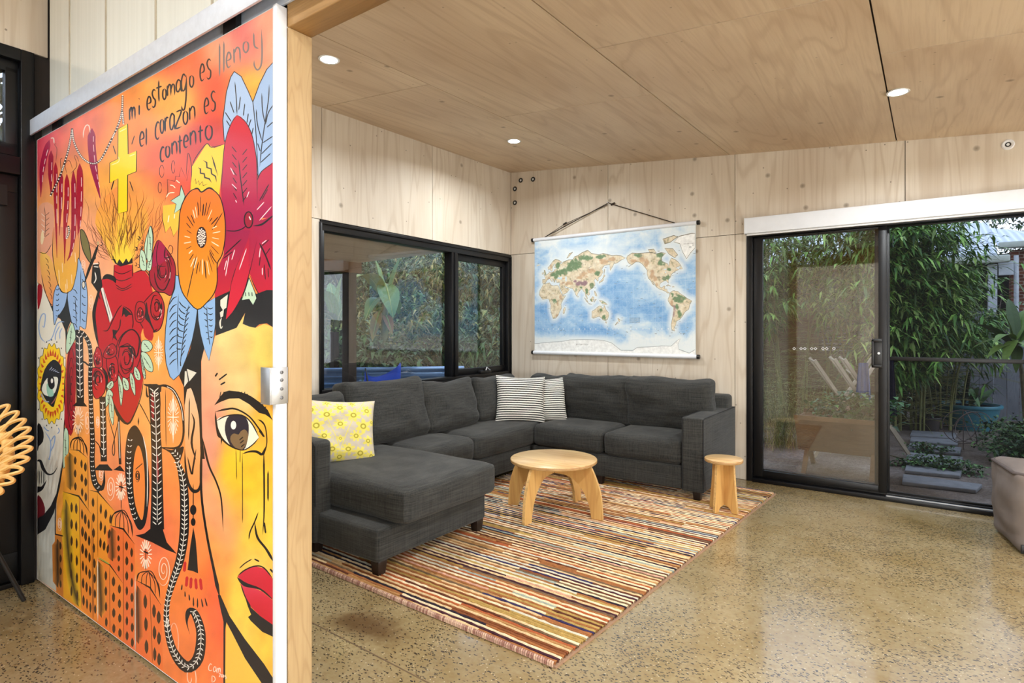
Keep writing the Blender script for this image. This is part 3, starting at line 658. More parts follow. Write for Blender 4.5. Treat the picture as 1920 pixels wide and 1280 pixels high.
# back cushions: slumped, creased
def back(center, size, lean, ax, seed, tw=0.0, sag=.02):
    R = (Matrix.Rotation(lean, 4, 'Y') if ax == 'W' else Matrix.Rotation(lean, 4, 'X')) @ Matrix.Identity(4)
    R = Matrix.Rotation(tw, 4, 'Z') @ R
    R3 = R.to_3x3(); c = Vector(center)
    def fn(q):
        t = q.copy(); L = size[1] if ax == 'W' else size[0]; h = (t.y if ax == 'W' else t.x)/(L/2); k = t.z/(size[2]/2)
        if k > 0: t.z -= sag*(1-h*h)*k*(0.7+.6*noise.noise(Vector((h*1.5, seed, 0)))); 
        if abs(h) > .8 and k > .6: t.z += .012*(abs(h)-.8)/.2
        if k < 0:
            if ax == 'W': t.x *= 1+.12*(-k)
            else: t.y *= 1+.12*(-k)
        return c+R3@t
    V, F = softbox(size, .055, 18, fn, puff=((.035, .006, .008) if ax == 'W' else (.006, .035, .008)), wr=.016, seed=seed, wscale=5.2)
    mb = MB(); mb.add(V, F); return mb.build('back_cushion', 'sofa', sofa, smooth=True)
back((-3.33, 2.28, .655), (.19, .66, .40), radians(-12), 'W', 1.2)
back((-3.325, 2.985, .675), (.20, .74, .46), radians(-13), 'W', 3.1, radians(-2))
back((-3.325, 3.66, .655), (.20, .66, .42), radians(-13), 'W', 5.7, radians(2), .04)
back((-3.33, 4.33, .645), (.19, .62, .41), radians(-12), 'W', 7.9)
back((-2.985, 4.83, .645), (.40, .17, .40), radians(12), 'N', 9.3)
back((-2.46, 4.815, .655), (.70, .19, .43), radians(12), 'N', 11.1)
back((-1.79, 4.80, .655), (.74, .20, .45), radians(12), 'N', 13.6)
def leg(x, y, h=.088):
    mb = MB(); a = .031; b = .024; mb.hexa([(x-b, y-b, 0.014 if -3.1 < x < -.98 else 0), (x+b, y-b, 0.014 if -3.1 < x < -.98 else 0), (x+b, y+b, 0.014 if -3.1 < x < -.98 else 0), (x-b, y+b, 0.014 if -3.1 < x < -.98 else 0), (x-a, y-a, h), (x+a, y-a, h), (x+a, y+a, h), (x-a, y+a, h)])
    return mb.build('leg', 'leg_dark', sofa, bevel=.003)
for p in ((-2.325, 2.055), (-2.325, 2.86), (-2.86, 2.06), (-3.42, 2.06), (-2.91, 3.0), (-3.42, 4.9), (-2.2, 4.32), (-1.40, 4.33), (-1.40, 5.05), (-2.2, 4.9)): leg(*p)

# ---- loose cushions
def pillow(name, center, w_, h_, t_, normal, roll, mat, lab, grp=None, seed=0, wr=.012, uvrot=0):
    nx = 40; N = Vector(normal).normalized(); U = Vector((0, 0, 1)).cross(N).normalized(); Vv = N.cross(U)
    if roll: R = Matrix.Rotation(roll, 3, N); U = R@U; Vv = R@Vv
    V = []; F = []; UV = []; c = Vector(center)
    for side in (1, -1):
        for i in range(nx+1):
            for j in range(nx+1):
                u = -1+2*i/nx; v = -1+2*j/nx
                th = max(0, (1-u**4)*(1-v**4))**.55 * (1-.25*(u*u+v*v)/2)
                pu = u*(1-.075*(1-v*v)**1.0*abs(u)**3); pv = v*(1-.075*(1-u*u)**1.0*abs(v)**3)
                e = wr*noise.noise(Vector((u*2.2+seed, v*2.2, side)))*th+wr*.5*noise.noise(Vector((u*5+seed, v*5, side*3)))*th
                V.append(c+U*(pu*w_/2)+Vv*(pv*h_/2)+N*(side*(t_/2*th+e))); UV.append((i/nx, j/nx))
    m = (nx+1)**2
    for s in (0, 1):
        for i in range(nx):
            for j in range(nx):
                a = s*m+i*(nx+1)+j; q = (a, a+nx+1, a+nx+2, a+1); F.append(q if s == 0 else q[::-1])
    mb = MB(); mb.add(V, F); me_o = mb.build(name, mat, None, smooth=True)
    uv = me_o.data.uv_layers.new(name='UVMap')
    for l in me_o.data.loops: uv.data[l.index].uv = UV[l.vertex_index]
    return tag(me_o, lab, 'cushion', grp)
# houndstooth-like rows
t = NT('black_white_weave'); v = t.coord((1, 1, 1), kind='UV'); sx = t.n('ShaderNodeSeparateXYZ'); t.l(v, sx.inputs[0])
row = t.math('MULTIPLY', sx.outputs[1], 21.0); rf = t.math('FRACT', row); cf = t.math('FRACT', t.math('MULTIPLY_ADD', sx.outputs[0], 36.0, t.math('MULTIPLY', t.math('FLOOR', row), 0.5)))
tri = t.math('ABSOLUTE', t.math('SUBTRACT', t.math('MULTIPLY', cf, 2.0), 1.0))
edge = t.math('ADD', t.math('MULTIPLY', tri, 0.42), 0.20)
d_ = t.math('ABSOLUTE', t.math('SUBTRACT', rf, 0.5))
blk = t.math('LESS_THAN', d_, t.math('MULTIPLY', edge, 0.62))
t.bsdf(t.mix(blk, rgb(232, 230, 222), rgb(20, 20, 22)), 0.9, 0.2, bump=blk, bstr=0.15, bdist=.004); M['weave'] = t.m
t = NT('yellow_floral_print'); sx = t.n('ShaderNodeSeparateXYZ'); t.l(t.coord((1, 1, 1), kind='UV'), sx.inputs[0])
X_ = t.math('ABSOLUTE', t.math('SUBTRACT', sx.outputs[0], .5)); Y_ = sx.outputs[1]
wob = t.noise(t.coord((1, 1, 1), kind='UV'), 30, 2)
fl = None; co = None
for (fx, fy, fr, np_) in ((0, .58, .085, 9), (.17, .72, .10, 7), (.30, .55, .11, 6), (.20, .40, .085, 8), (.36, .80, .09, 7), (.37, .33, .08, 6), (.10, .20, .09, 7), (.26, .14, .10, 8), (0, .84, .09, 8), (.42, .10, .08, 6), (.44, .62, .06, 5), (0, .36, .05, 6), (.0, .08, .08, 7), (.16, .92, .06, 6)):
    dx = t.math('SUBTRACT', X_, fx); dy = t.math('SUBTRACT', Y_, fy); r_ = t.math('SQRT', t.math('ADD', t.math('MULTIPLY', dx, dx), t.math('MULTIPLY', dy, dy)))
    an = t.math('ARCTAN2', dy, dx); pe = t.math('MULTIPLY_ADD', t.math('ABSOLUTE', t.math('SINE', t.math('MULTIPLY', an, np_/2))), .55*fr, .5*fr)
    f_ = t.math('LESS_THAN', r_, t.math('ADD', pe, t.math('MULTIPLY', t.math('SUBTRACT', wob, .5), .05))); c_ = t.math('LESS_THAN', t.math('ABSOLUTE', t.math('SUBTRACT', r_, .3*fr)), .09*fr)
    fl = f_ if fl is None else t.math('MAXIMUM', fl, f_); co = c_ if co is None else t.math('MAXIMUM', co, c_)
st1 = t.math('LESS_THAN', t.math('ABSOLUTE', t.math('SUBTRACT', X_, t.math('MULTIPLY', t.math('POWER', t.math('MAXIMUM', t.math('SUBTRACT', Y_, .1), 0.0), 1.6), .42))), .007)
st2 = t.math('LESS_THAN', t.math('ABSOLUTE', t.math('SUBTRACT', t.noise(t.coord((1, 1, 1), kind='UV'), 11, 2), .5)), .02)
c0 = t.mix(t.math('MAXIMUM', st1, t.math('MULTIPLY', st2, .7)), rgb(196, 186, 170), rgb(216, 204, 120)); c1 = t.mix(fl, c0, rgb(224, 210, 104)); c2 = t.mix(co, c1, rgb(168, 156, 60))
t.bsdf(c2, 0.85, 0.2); M['floral'] = t.m
pillow('throw_cushion', (-3.03, 4.36, .645), .46, .44, .16, (.70, -.72, .30), radians(-3), 'weave', 'black and white woven cushion in front, leaning in the sofa corner', 'black and white cushions', 1.1)
pillow('throw_cushion', (-2.925, 4.575, .625), .44, .42, .14, (.42, -.80, .26), radians(4), 'weave', 'black and white woven cushion tucked behind the other patterned one', 'black and white cushions', 4.2)
pillow('throw_cushion', (-3.06, 2.36, .635), .50, .42, .15, (.72, -.28, .30), radians(-6), 'floral', 'yellow floral cushion on the chaise beside the oak post', None, 7)

# ================================================================== COFFEE TABLE
TX, TY, TZ, TR = -2.12, 3.455, .392, .30
tb = thing('coffee_table', (TX, TY, .017), 'round plywood coffee table with four curved legs on the striped rug', 'table')
mb = MB(); mb.lathe([(TR-.003, TZ-.022), (TR, TZ-.019), (TR, TZ-.003), (TR-.003, TZ)], TX, TY, 72); mb.build('tabletop', 'table_ply', tb, smooth=True)
mb = MB()
for z in (TZ-.016, TZ-.0115, TZ-.007): mb.lathe([(TR+.0004, z), (TR+.0004, z+.0018)], TX, TY, 72)
mb.build('ply_edge', simple('edge_lamination', rgb(150, 104, 56), .6), tb)
prof = [(.012, TZ-.0225), (.275, TZ-.0225), (.302, TZ-.075), (.332, TZ-.15), (.353, TZ-.235), (.364, .018), (.284, .018), (.268, .10), (.236, .175), (.19, .235), (.135, .275), (.075, .29), (.012, .292)]
prof = [(p[0], p[1]) for p in prof]
for k, an in enumerate((185, 269, 6, 89)):
    d = Vector((cos(radians(an)), sin(radians(an)), 0)); s = Vector((-d.y, d.x, 0)); c = Vector((TX, TY, 0))
    outer = catmull([Vector((p[0], p[1], 0)) for p in prof[1:6]], 4); inner = catmull([Vector((p[0], p[1], 0)) for p in prof[6:]], 4)
    poly = [(prof[0][0], prof[0][1])]+[(p.x, p.y) for p in outer]+[(p.x, p.y) for p in inner]
    mb = MB(); mb.prism(poly, lambda u, v, w_: c+d*u+s*w_+Vector((0, 0, v)), -.0105, .0105, 0, 1); mb.build('leg', ['leg_ply', 'edge_ply'], tb, bevel=.0015, seg=1)
# ================================================================== STOOL
SX, SY, SZ = -1.166, 4.17, .386
st = thing('side_stool', (SX, SY, .017), 'small round plywood stool beside the right sofa arm', 'stool')
mb = MB(); mb.lathe([(.124, SZ-.024), (.128, SZ-.02), (.128, SZ-.004), (.124, SZ)], SX, SY, 56); mb.build('seat', 'table_ply', st, smooth=True)
mb = MB()
for z in (SZ-.018, SZ-.0125, SZ-.007): mb.lathe([(.1284, z), (.1284, z+.002)], SX, SY, 56)
mb.build('ply_edge', simple('seat_lamination', rgb(150, 104, 56), .6), st)
half = [(.084, SZ-.0245), (.090, .25), (.102, .12), (.112, .02), (.068, .02), (.064, .036), (.046, .054), (.018, .060)]
for an in (-20, 70):
    d = Vector((cos(radians(an)), sin(radians(an)), 0)); s = Vector((-d.y, d.x, 0)); c = Vector((SX, SY, 0))
    poly = half+[(-p[0], p[1]) for p in half[::-1]]
    mb = MB(); mb.prism(poly, lambda u, v, w_: c+d*u+s*w_+Vector((0, 0, v)), -.009, .009, 0, 1); mb.build('leg_board', ['leg_ply', 'edge_ply'], st, bevel=.0015, seg=1)

# ================================================================== CANVAS POUF at the right edge
pc = Vector((.615, 4.66, 0)); yawp = radians(10)
pf = thing('canvas_pouf', pc, 'grey canvas cube pouf with piped top at the right edge by the door', 'pouf')
R = Matrix.Rotation(yawp, 3, 'Z')
def pfn(q):
    t = q.copy(); k = t.z/.235
    t.x *= 1+.03*k+.02*noise.noise(Vector((t.z*9, t.y*4, 1))); t.y *= 1+.03*k+.02*noise.noise(Vector((t.z*9, t.x*4, 5)))
    return pc+Vector((0, 0, .238))+R@t
V, F = softbox((.50, .50, .47), .05, 18, pfn, puff=(.02, .02, .02), wr=.014, seed=3, wscale=4.5)
mb = MB(); mb.add(V, F); mb.build('body', 'canvas', pf, smooth=True)
mb = MB(); mb.tube([pc+R@Vector((sx*.252, sy*.252, .455)) for sx, sy in [(cos(a), sin(a)) if False else (max(-1, min(1, 1.28*cos(a))), max(-1, min(1, 1.28*sin(a)))) for a in [2*pi*k/48 for k in range(48)]]], .011, 8, closed=True); mb.build('top_piping', 'canvas_dark', pf, smooth=True)
p = pc+R@Vector((-.20, -.262, .045)); mb = MB(); mb.box((-.04, -.006, -.03), (.05, .004, .02), fn=lambda x, y, z: p+R@Vector((x, y, z))); tg = mb.build('handle_tab', 'black_plastic', pf, bevel=.004)
mb = MB(); mb.tube([p+R@Vector((.02, -.008, -.02)), p+R@Vector((.035, -.016, -.03)), p+R@Vector((.055, -.012, -.022))], .006); mb.build('zip_pull', 'alu', pf)

# ================================================================== GREEN LEATHER POUF behind the post
gc = Vector((-3.03, 1.71, 0))
V, F = softbox((.56, .50, .47), .06, 14, lambda q: gc+Vector((0, 0, .265))+q, puff=(.006, .01, .015), wr=.006, seed=9, wscale=4)
gp = thing('leather_pouf', gc, 'dark green leather pouf half hidden behind the oak post', 'pouf')
mb = MB(); mb.add(V, F); mb.build('body', 'green_leather', gp, smooth=True)
mb = MB(); mb.tube([gc+Vector((max(-1, min(1, 1.25*cos(a)))*.284, max(-1, min(1, 1.25*sin(a)))*.254, .455)) for a in [2*pi*k/48 for k in range(48)]], .008, 8, closed=True); mb.build('piping', 'green_leather', gp, smooth=True)
for sx in (-.22, .22):
    for sy in (-.19, .19):
        mb = MB(); mb.lathe([(.018, .0), (.024, .035)], gc.x+sx, gc.y+sy, 14); mb.build('foot', 'leg_dark', gp)

# ================================================================== RATTAN CHAIR at the left edge
rc = Vector((-3.40, .50, 0)); cc = Vector((-3.40, .513, .72)); ax = Vector((.60, -.25, .76)).normalized()
E1 = Vector((0, 0, 1)).cross(ax).normalized(); E2 = ax.cross(E1)
ch = thing('rattan_chair', rc, 'round woven rattan chair with thin black legs at the left edge', 'chair')
def bowl(r, an, dz=0): return cc+E1*(r*cos(an))+E2*(r*sin(an))+ax*(1.4*r*r-.13+dz)
RR = .295
mb = MB(); mb.tube([bowl(RR, 2*pi*k/64) for k in range(64)], .021, 10, closed=True); rim = mb.build('rim', 'rattan', ch, smooth=True)
mb = MB()
for k in range(40):
    a = 2*pi*k/40; pts = []
    for j in range(9):
        an = a+(.5-.5*cos(2*pi*j/8))*0+ (j/8-.5)*.17; rr = RR+.075*sin(pi*j/8)-.035*0
        pts.append(bowl(rr, an, .012*cos(2*pi*j/8)))
    q = [bowl(RR-.06, a-.085, .015)]+[bowl(RR+(.085*sin(pi*j/10)), a+(j/10-.5)*.20, .02*cos(pi*j/5)) for j in range(11)]+[bowl(RR-.06, a+.085, -.008)]
    mb.tube(catmull(q, 3), .0085, 6)
mb.build('edge_loops', 'rattan', ch, smooth=True)
for k in range(28):
    a = 2*pi*k/28; mb = MB(); mb.tube([bowl(.03+(RR-.03)*j/8, a+.06*sin(j)) for j in range(9)], .0105, 7); mb.build('spoke', 'rattan', ch, smooth=True)
mb = MB()
for r in (.07, .13, .20): mb.tube([bowl(r, 2*pi*k/40, .012*(-1)**k) for k in range(40)], .007, 6, closed=True)
for k in range(64):
    a = 2*pi*k/64; c_ = bowl(RR, a); T = (bowl(RR, a+.02)-bowl(RR, a-.02)).normalized(); n1 = ax.cross(T).normalized()
    if k % 4 == 0: mb.tube([c_+T*(.012*j/10-.006)+n1*(.024*cos(2*pi*j/10))+T.cross(n1)*(.024*sin(2*pi*j/10)) for j in range(11)], .005, 5)
mb.build('weaving', 'rattan', ch, smooth=True)
base = cc-ax*.17
foot = onZ(45, 1127, 0)
fts = [foot, Vector((-3.14, .22, 0)), Vector((-3.58, .26, 0))]
mb = MB(); mb.tube([base+Vector((.12*cos(2*pi*k/24), .12*sin(2*pi*k/24), -.01)) for k in range(24)], .008, 6, closed=True); mb.build('support_ring', 'black_metal', ch, smooth=True)
for f in fts:
    d = (f-base); d.z = 0; d.normalize(); mb = MB(); mb.tube([base+d*.12+Vector((0, 0, -.01)), f+Vector((0, 0, .004))], .0095, 8); mb.build('leg', 'black_metal', ch, smooth=True)

# ================================================================== THE GARDEN BEYOND THE GLASS DOOR
GZ = -0.08
M['leaf'] = attr_mat('leaf', 0.5, 0.4, var=0.15, scale=40)
M['bark'] = simple('stem_bark', rgb(92, 84, 56), .8, var=.3, scale=30)
M['cane'] = simple('bamboo_cane', rgb(120, 122, 66), .5, var=.25, scale=12)
t = NT('garden_gravel'); v = t.coord(); vo = t.voro(v, 55); se = t.n('ShaderNodeSeparateXYZ'); t.l(vo.outputs['Color'], se.inputs[0])
n = t.noise(v, 1.4, 4, .6); c = t.mix(t.ramp(n, [(.35, (0, 0, 0)), (.65, (1, 1, 1))]), rgb(96, 80, 64), rgb(140, 128, 120)); c = t.mix(t.math('MULTIPLY', se.outputs[0], .55), c, rgb(62, 50, 40))
t.bsdf(c, .9, .2, bump=vo.outputs['Distance'], bstr=.5, bdist=.02); M['gravel'] = t.m
mb = MB(); mb.box((-4.5, DY+.145, GZ-.1), (12, 26, GZ)); o = struct(mb.build('garden_ground', 'gravel'), 'gravelly garden ground beyond the glass door', 'ground')
mb = MB(); mb.box((-16, -9, GZ-.35), (-3.96, 22, GZ-.2)); M['soil'] = simple('soil', rgb(70, 62, 40), .95, .1, var=.4, scale=3); struct(mb.build('terrace_ground', 'soil'))
def leafquad(mb, p, d, L, W, col, up=Vector((0, 0, 1)), bend=.25, fold=.15):
    d = d.normalized(); s = d.cross(up)
    if s.length < 1e-4: s = d.orthogonal()
    s.normalize(); n = s.cross(d)
    q = [p, p+d*L*.42+s*W*.5+n*W*fold, p+d*L*.5, p+d*L*.42-s*W*.5+n*W*fold, p+d*L-up*(bend*L)]
    mb.add(q, [(0, 2, 1), (0, 3, 2), (1, 2, 4), (2, 3, 4)], 0, col)
def shade(rnd, cols, a=.3):
    c = rnd.choice(cols); k = 1+a*(rnd.random()*2-1); return rgb(*[max(0, min(255, v*k)) for v in c])
def bush(name, c, rad, n, L, W, cols, lab, cat, seed=0, grp=None, clusters=26, droop=.35, stems=8, flat=False, outward=.6):
    rnd = random.Random(seed); c = Vector(c); z0 = c.z-rad[2]
    t = thing(name, (c.x, c.y, GZ), lab, cat, grp)
    mb = MB(); cl = []
    for k in range(clusters):
        while True:
            q = Vector((rnd.uniform(-1, 1), rnd.uniform(-1, 1), rnd.uniform(-1, 1)))
            if .25 < q.length < 1: break
        cl.append(q)
    for k in range(n):
        q = rnd.choice(cl)*.8+Vector((rnd.gauss(0, .17), rnd.gauss(0, .17), rnd.gauss(0, .17)))
        p = c+Vector((q.x*rad[0], q.y*rad[1], q.z*rad[2]))
        if p.z < GZ+.01: p.z = GZ+.01+rnd.random()*.04
        d = Vector((q.x*outward+rnd.gauss(0, .6), q.y*outward+rnd.gauss(0, .6), (.35 if q.z > 0 else 0)-droop+rnd.gauss(0, .35)))
        leafquad(mb, p, d, L*rnd.uniform(.6, 1.25), W*rnd.uniform(.7, 1.2), shade(rnd, cols), bend=.2+droop*.4)
    mb.build('foliage', 'leaf', t)
    if stems:
        mb = MB()
        for k in range(stems):
            q = rnd.choice(cl); p = c+Vector((q.x*rad[0], q.y*rad[1], q.z*rad[2]))*1.0
            b = Vector((c.x+rnd.gauss(0, .12*rad[0]), c.y+rnd.gauss(0, .12*rad[1]), GZ)); p = Vector((p.x, p.y, max(GZ+.1, c.z+q.z*rad[2])))
            mb.tube([b, b.lerp(p, .5)+Vector((0, 0, .08*rad[2])), p], [.012, .009, .004], 5)
        mb.build('stems', 'bark', t)
    return t
BAM = [(96, 138, 56), (76, 116, 48), (120, 156, 70), (60, 96, 44), (140, 166, 86)]
DRK = [(36, 62, 30), (48, 76, 36), (28, 48, 26), (60, 88, 44)]
def bamboo(c, h, spread, n, ncane, lab, seed, zmin=-1):
    rnd = random.Random(seed); c = Vector((c.x, c.y, GZ)); t = thing('bamboo', c, lab, 'bamboo', None)
    canes = []; mbc = MB(); mbl = MB()
    for k in range(ncane):
        a = rnd.random()*2*pi; r = spread*.35*sqrt(rnd.random()); b = c+Vector((r*cos(a), r*sin(a), 0)); lean = Vector((cos(a), sin(a), 0))*spread*rnd.uniform(.25, .95); hh = h*rnd.uniform(.62, 1.0)
        pts = [b+lean*(u*u)+Vector((0, 0, hh*(u-.10*u*u*u))) for u in [j/9 for j in range(10)]]
        mbc.tube(pts, [.013*(1-.8*j/9)+.002 for j in range(10)], 6); canes.append(pts)
    for k in range(n//6):
        pts = rnd.choice(canes); u = (.04+.96*rnd.random()**.9)*8.9; i = int(u); p = pts[i].lerp(pts[i+1], u-i)
        a = rnd.random()*2*pi; out = Vector((cos(a), sin(a), rnd.uniform(-.1, .35))); L = rnd.uniform(.12, .62)*min(1.2, .5+spread)
        tip = p+out*L-Vector((0, 0, .25*L*L)); 
        if k % 3 == 0: mbc.tube([p, p.lerp(tip, .5)+Vector((0, 0, .02)), tip], [.003, .0025, .0015], 4, cap=False)
        for j in range(6):
            q = p.lerp(tip, rnd.uniform(.35, 1.05)); 
            if q.z < max(GZ+.05, zmin+.18*sin(q.x*7)): continue
            d = out*.6+Vector((rnd.gauss(0, .55), rnd.gauss(0, .55), rnd.uniform(-.9, .25)))
            leafquad(mbl, q, d, rnd.uniform(.13, .23), rnd.uniform(.026, .042), shade(rnd, BAM), bend=.25)
    mbc.build('canes', 'cane', t); mbl.build('foliage', 'leaf', t); return t
bamboo(onD(1500, 617, 8.6), 4.1, 1.0, 10000, 9, 'leafy bamboo clump seen through the left glass pane', 11, 1.4)
bamboo(onD(1600, 617, 8.4), 4.3, .9, 10000, 8, 'leafy bamboo clump behind the sliding door handle', 15, 1.62)
bamboo(onD(1692, 617, 7.9), 3.7, .7, 14000, 14, 'leafy bamboo clump seen through the fly screen', 12, .72)
bamboo(onD(1765, 617, 8.1), 1.95, .75, 6000, 14, 'lower bamboo clump reaching across in front of the grey fence', 13, 1.0)
# timber fence: each paling a board of the panel
M['fence'] = ply('weathered_fence', rgb(130, 132, 138), rgb(84, 86, 92), 2, ring=1.4, knots=.4, scale=3, rough=.85)
FY = 11.4
fe = thing('paling_fence', (1.5, FY, GZ), 'weathered grey paling fence behind the pots', 'fence')
mb = MB(); x = -.15; rnd = random.Random(2)
while x < 6.5:
    w_ = rnd.uniform(.14, .17); mb.box((x, FY+rnd.uniform(-.008, .008), GZ), (x+w_-.006, FY+.02, 1.56+rnd.uniform(-.02, .02))); x += w_
mb.build('palings', 'fence', fe)
mb = MB(); mb.box((-.1, FY+.025, .3), (6.5, FY+.07, .38)); mb.box((-.1, FY+.025, 1.2), (6.5, FY+.07, 1.28)); mb.build('rails', 'fence', fe)
# neighbouring houses
t = NT('corrugated_roof'); sx = t.n('ShaderNodeSeparateXYZ'); t.l(t.coord(), sx.inputs[0]); wv = t.math('SINE', t.math('MULTIPLY', sx.outputs[0], 60.0))
t.bsdf(t.mix(t.math('MULTIPLY_ADD', wv, .5, .5), rgb(188, 198, 214), rgb(222, 230, 240)), .45, .5, bump=wv, bstr=.5, bdist=.02); M['roof'] = t.m
M['fascia'] = simple('grey_green_fascia', rgb(172, 178, 168), .6); M['brick'] = None
t = NT('red_brick'); br = t.n('ShaderNodeTexBrick'); t.l(t.coord((1, 1, 1), (pi/2, 0, 0)), br.inputs[0]); br.inputs['Scale'].default_value = 4.2; br.inputs[1].default_value = rgb(118, 70, 52); br.inputs[2].default_value = rgb(92, 52, 40); br.inputs[3].default_value = rgb(150, 140, 126)
t.bsdf(br.outputs[0], .85, .2); M['brick'] = t.m
M['wall_brown'] = simple('brown_weatherboard', rgb(104, 82, 58), .7, var=.2, scale=4)
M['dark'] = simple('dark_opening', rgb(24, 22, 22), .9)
M['house_white'] = simple('pale_post_paint', rgb(186, 192, 198), .6)
hb = thing('brick_house', (3.4, 15.00, GZ), 'neighbouring brick house with pale metal roof behind the fence', 'house')
g = onD(1660, 497, 14.40); Yh = g.y
def hp_(x, y, Y): return onY(x, y, Y)
mb = MB(); a, b_, c_, d_ = hp_(1650, 488, 13.20), hp_(1895, 477, 13.20), hp_(1853, 417, 16.80), hp_(1640, 425, 16.80)
b2 = hp_(1870, 474, 13.20); mb.prism([0], lambda *_: a, 0, 0) if False else None
def slab(mb, q, th=.05):
    n = (q[1]-q[0]).cross(q[2]-q[0]).normalized(); n = n if n.z > 0 else -n
    mb.add([p for p in q]+[p-n*th for p in q], [tuple(range(len(q))), tuple(range(2*len(q)-1, len(q)-1, -1))]+[(i, (i+1) % len(q), len(q)+(i+1) % len(q), len(q)+i) for i in range(len(q))])
slab(mb, [a, b2, c_, d_]); mb.build('roof', 'roof', hb)
mb = MB(); z = hp_(1840, 480, 13.14); mb.box((a.x, 13.10, z.z-.13), (hp_(1894, 480, 13.14).x, 13.22, z.z+.0)); mb.build('gutter', 'fascia', hb, bevel=.02)
mb = MB(); q = [hp_(1857, 427, 15.84), hp_(1990, 440, 15.84), hp_(1990, 450, 13.56), hp_(1872, 456, 13.56)]; slab(mb, q); mb.build('roof', 'roof', hb)
mb = MB(); p0, p1 = hp_(1872, 466, 13.50), hp_(1990, 450, 13.50); mb.box((p0.x, 13.44, p0.z), (p1.x, 13.61, p0.z+.11)); mb.build('gutter', 'fascia', hb, bevel=.02)
mb = MB(); x0 = hp_(1896, 500, 13.68).x; mb.box((x0, 13.68, GZ), (x0+2.5, 14.04, p0.z-.02)); mb.build('brick_wall', 'brick', hb)
mb = MB(); x0 = hp_(1853, 520, 13.32).x; x1 = hp_(1870, 520, 13.32).x; mb.box((x0, 13.32, GZ), (x1, 13.50, z.z-.14)); mb.build('carport_post', 'house_white', hb)
mb = MB(); p0 = hp_(1872, 490, 13.38); p1 = hp_(1900, 515, 13.38); mb.box((p0.x, 13.32, p1.z), (p1.x, 13.44, p0.z)); mb.build('fascia_board', 'house_white', hb)
mb = MB(); p0 = hp_(1905.5, 500, 13.44); mb.tube([(p0.x, 13.44, GZ), (p0.x, 13.44, p0.z+.2)], .035, 10); mb.build('downpipe', 'house_white', hb)
mb = MB(); p0, p1 = hp_(1600, 480, 16.20), hp_(1990, 480, 16.20); mb.box((p0.x, 16.20, GZ), (p1.x, 16.32, 2.9)); mb.build('carport_shade', 'dark', hb)  # near-black sheet stands in for the shade inside the carport
sh = thing('garden_studio', (-.8, 11.2, GZ), 'brown walled studio with louvre window behind the bamboo', 'building')
Ys = 10.4; e0, e1 = onY(1380, 506, Ys), hp_(1700, 506, Ys)
mb = MB(); mb.box((e0.x-1.5, Ys, GZ), (e1.x, Ys+.1, e0.z)); mb.build('wall', 'wall_brown', sh)
mb = MB(); mb.box((e0.x-1.6, Ys-.12, e0.z-.12), (e1.x+.05, Ys-.02, e0.z)); mb.build('fascia', 'fascia', sh)
mb = MB(); slab(mb, [Vector((e0.x-1.7, Ys-.2, e0.z)), Vector((e1.x+.1, Ys-.2, e0.z)), Vector((e1.x+.1, Ys+2.6, e0.z+1.1)), Vector((e0.x-1.7, Ys+2.6, e0.z+1.1))]); mb.build('roof', 'roof', sh)
l0, l1 = hp_(1542, 553, Ys), hp_(1690, 660, Ys)
mb = MB(); mb.box((l0.x-.05, Ys-.03, l1.z-.05), (l1.x+.05, Ys-.005, l0.z+.05)); wf = mb.build('window_recess', 'dark', sh)
M['slat'] = simple('louvre_slat', rgb(150, 162, 182), .4)
mb = MB(); k = l1.z
while k < l0.z: mb.box((l0.x, Ys-.06, k), (l1.x, Ys-.031, k+.022)); k += .052
mb.build('louvre_slats', 'slat', wf)
# stepping sleepers
M['sleeper'] = simple('grey_sleeper', rgb(122, 122, 124), .85, .2, var=.2, scale=9)
for k, q in enumerate([[(1710, 806), (1706, 815), (1790, 821), (1795, 811)], [(1708, 818), (1706, 826), (1795, 833), (1797, 824)], [(1706, 830), (1700, 841), (1800, 849), (1803, 838)], [(1702, 847), (1697, 866), (1800, 874), (1806, 856)], [(1699, 871), (1696, 881), (1800, 891), (1805, 881)], [(1693, 888), (1691, 902), (1830, 918), (1842, 907)]]):
    P = [onZ(x, y, GZ+.035) for x, y in q]; mb = MB(); mb.hexa([Vector((p.x, p.y, GZ)) for p in P]+P)
    lab = ['farthest grey sleeper of the garden path, by the pots', 'second farthest grey sleeper of the garden path', 'third farthest grey sleeper of the garden path', 'broad grey sleeper behind the small ground-cover patch', 'grey sleeper mostly under the creeping ground cover', 'nearest long grey sleeper of the garden path, by the door'][k]
    tag(mb.build('path_sleeper', 'sleeper', None, bevel=.008), lab, 'stepping stone', 'sleepers of the garden path')
# turquoise pot, dark pot, their plants
M['turq'] = simple('turquoise_glaze', rgb(58, 124, 140), .35, var=.12); M['dark_pot'] = simple('dark_pot_glaze', rgb(48, 42, 40), .5, var=.2); M['potsoil'] = simple('potting_soil', rgb(46, 36, 28), .95)
def pot(name, c, r, h, mat, lab, r2=.66):
    t = thing(name, c, lab, 'pot'); mb = MB()
    mb.lathe([(r*r2, 0), (r*.86, h*.55), (r*.93, h*.86), (r*1.0, h*.88), (r*1.02, h*.94), (r*1.0, h), (r*.92, h), (r*.9, h*.9)], c.x, c.y, 40, cz=c.z); mb.build('pot_body', mat, t, smooth=True)
    mb = MB(); mb.lathe([(r*.9, h*.88), (r*.9, h*.9)], c.x, c.y, 32, cz=c.z); mb.build('soil', 'potsoil', t); return t
tp = onD(1818, 617, 8.0); tp.z = GZ; pot('garden_pot', tp, .355, .345, 'turq', 'large turquoise glazed garden pot by the fence')
dp = onD(1740, 617, 7.85); dp.z = GZ; pot('garden_pot', dp, .15, .19, 'dark_pot', 'small dark garden pot left of the turquoise one', .8)
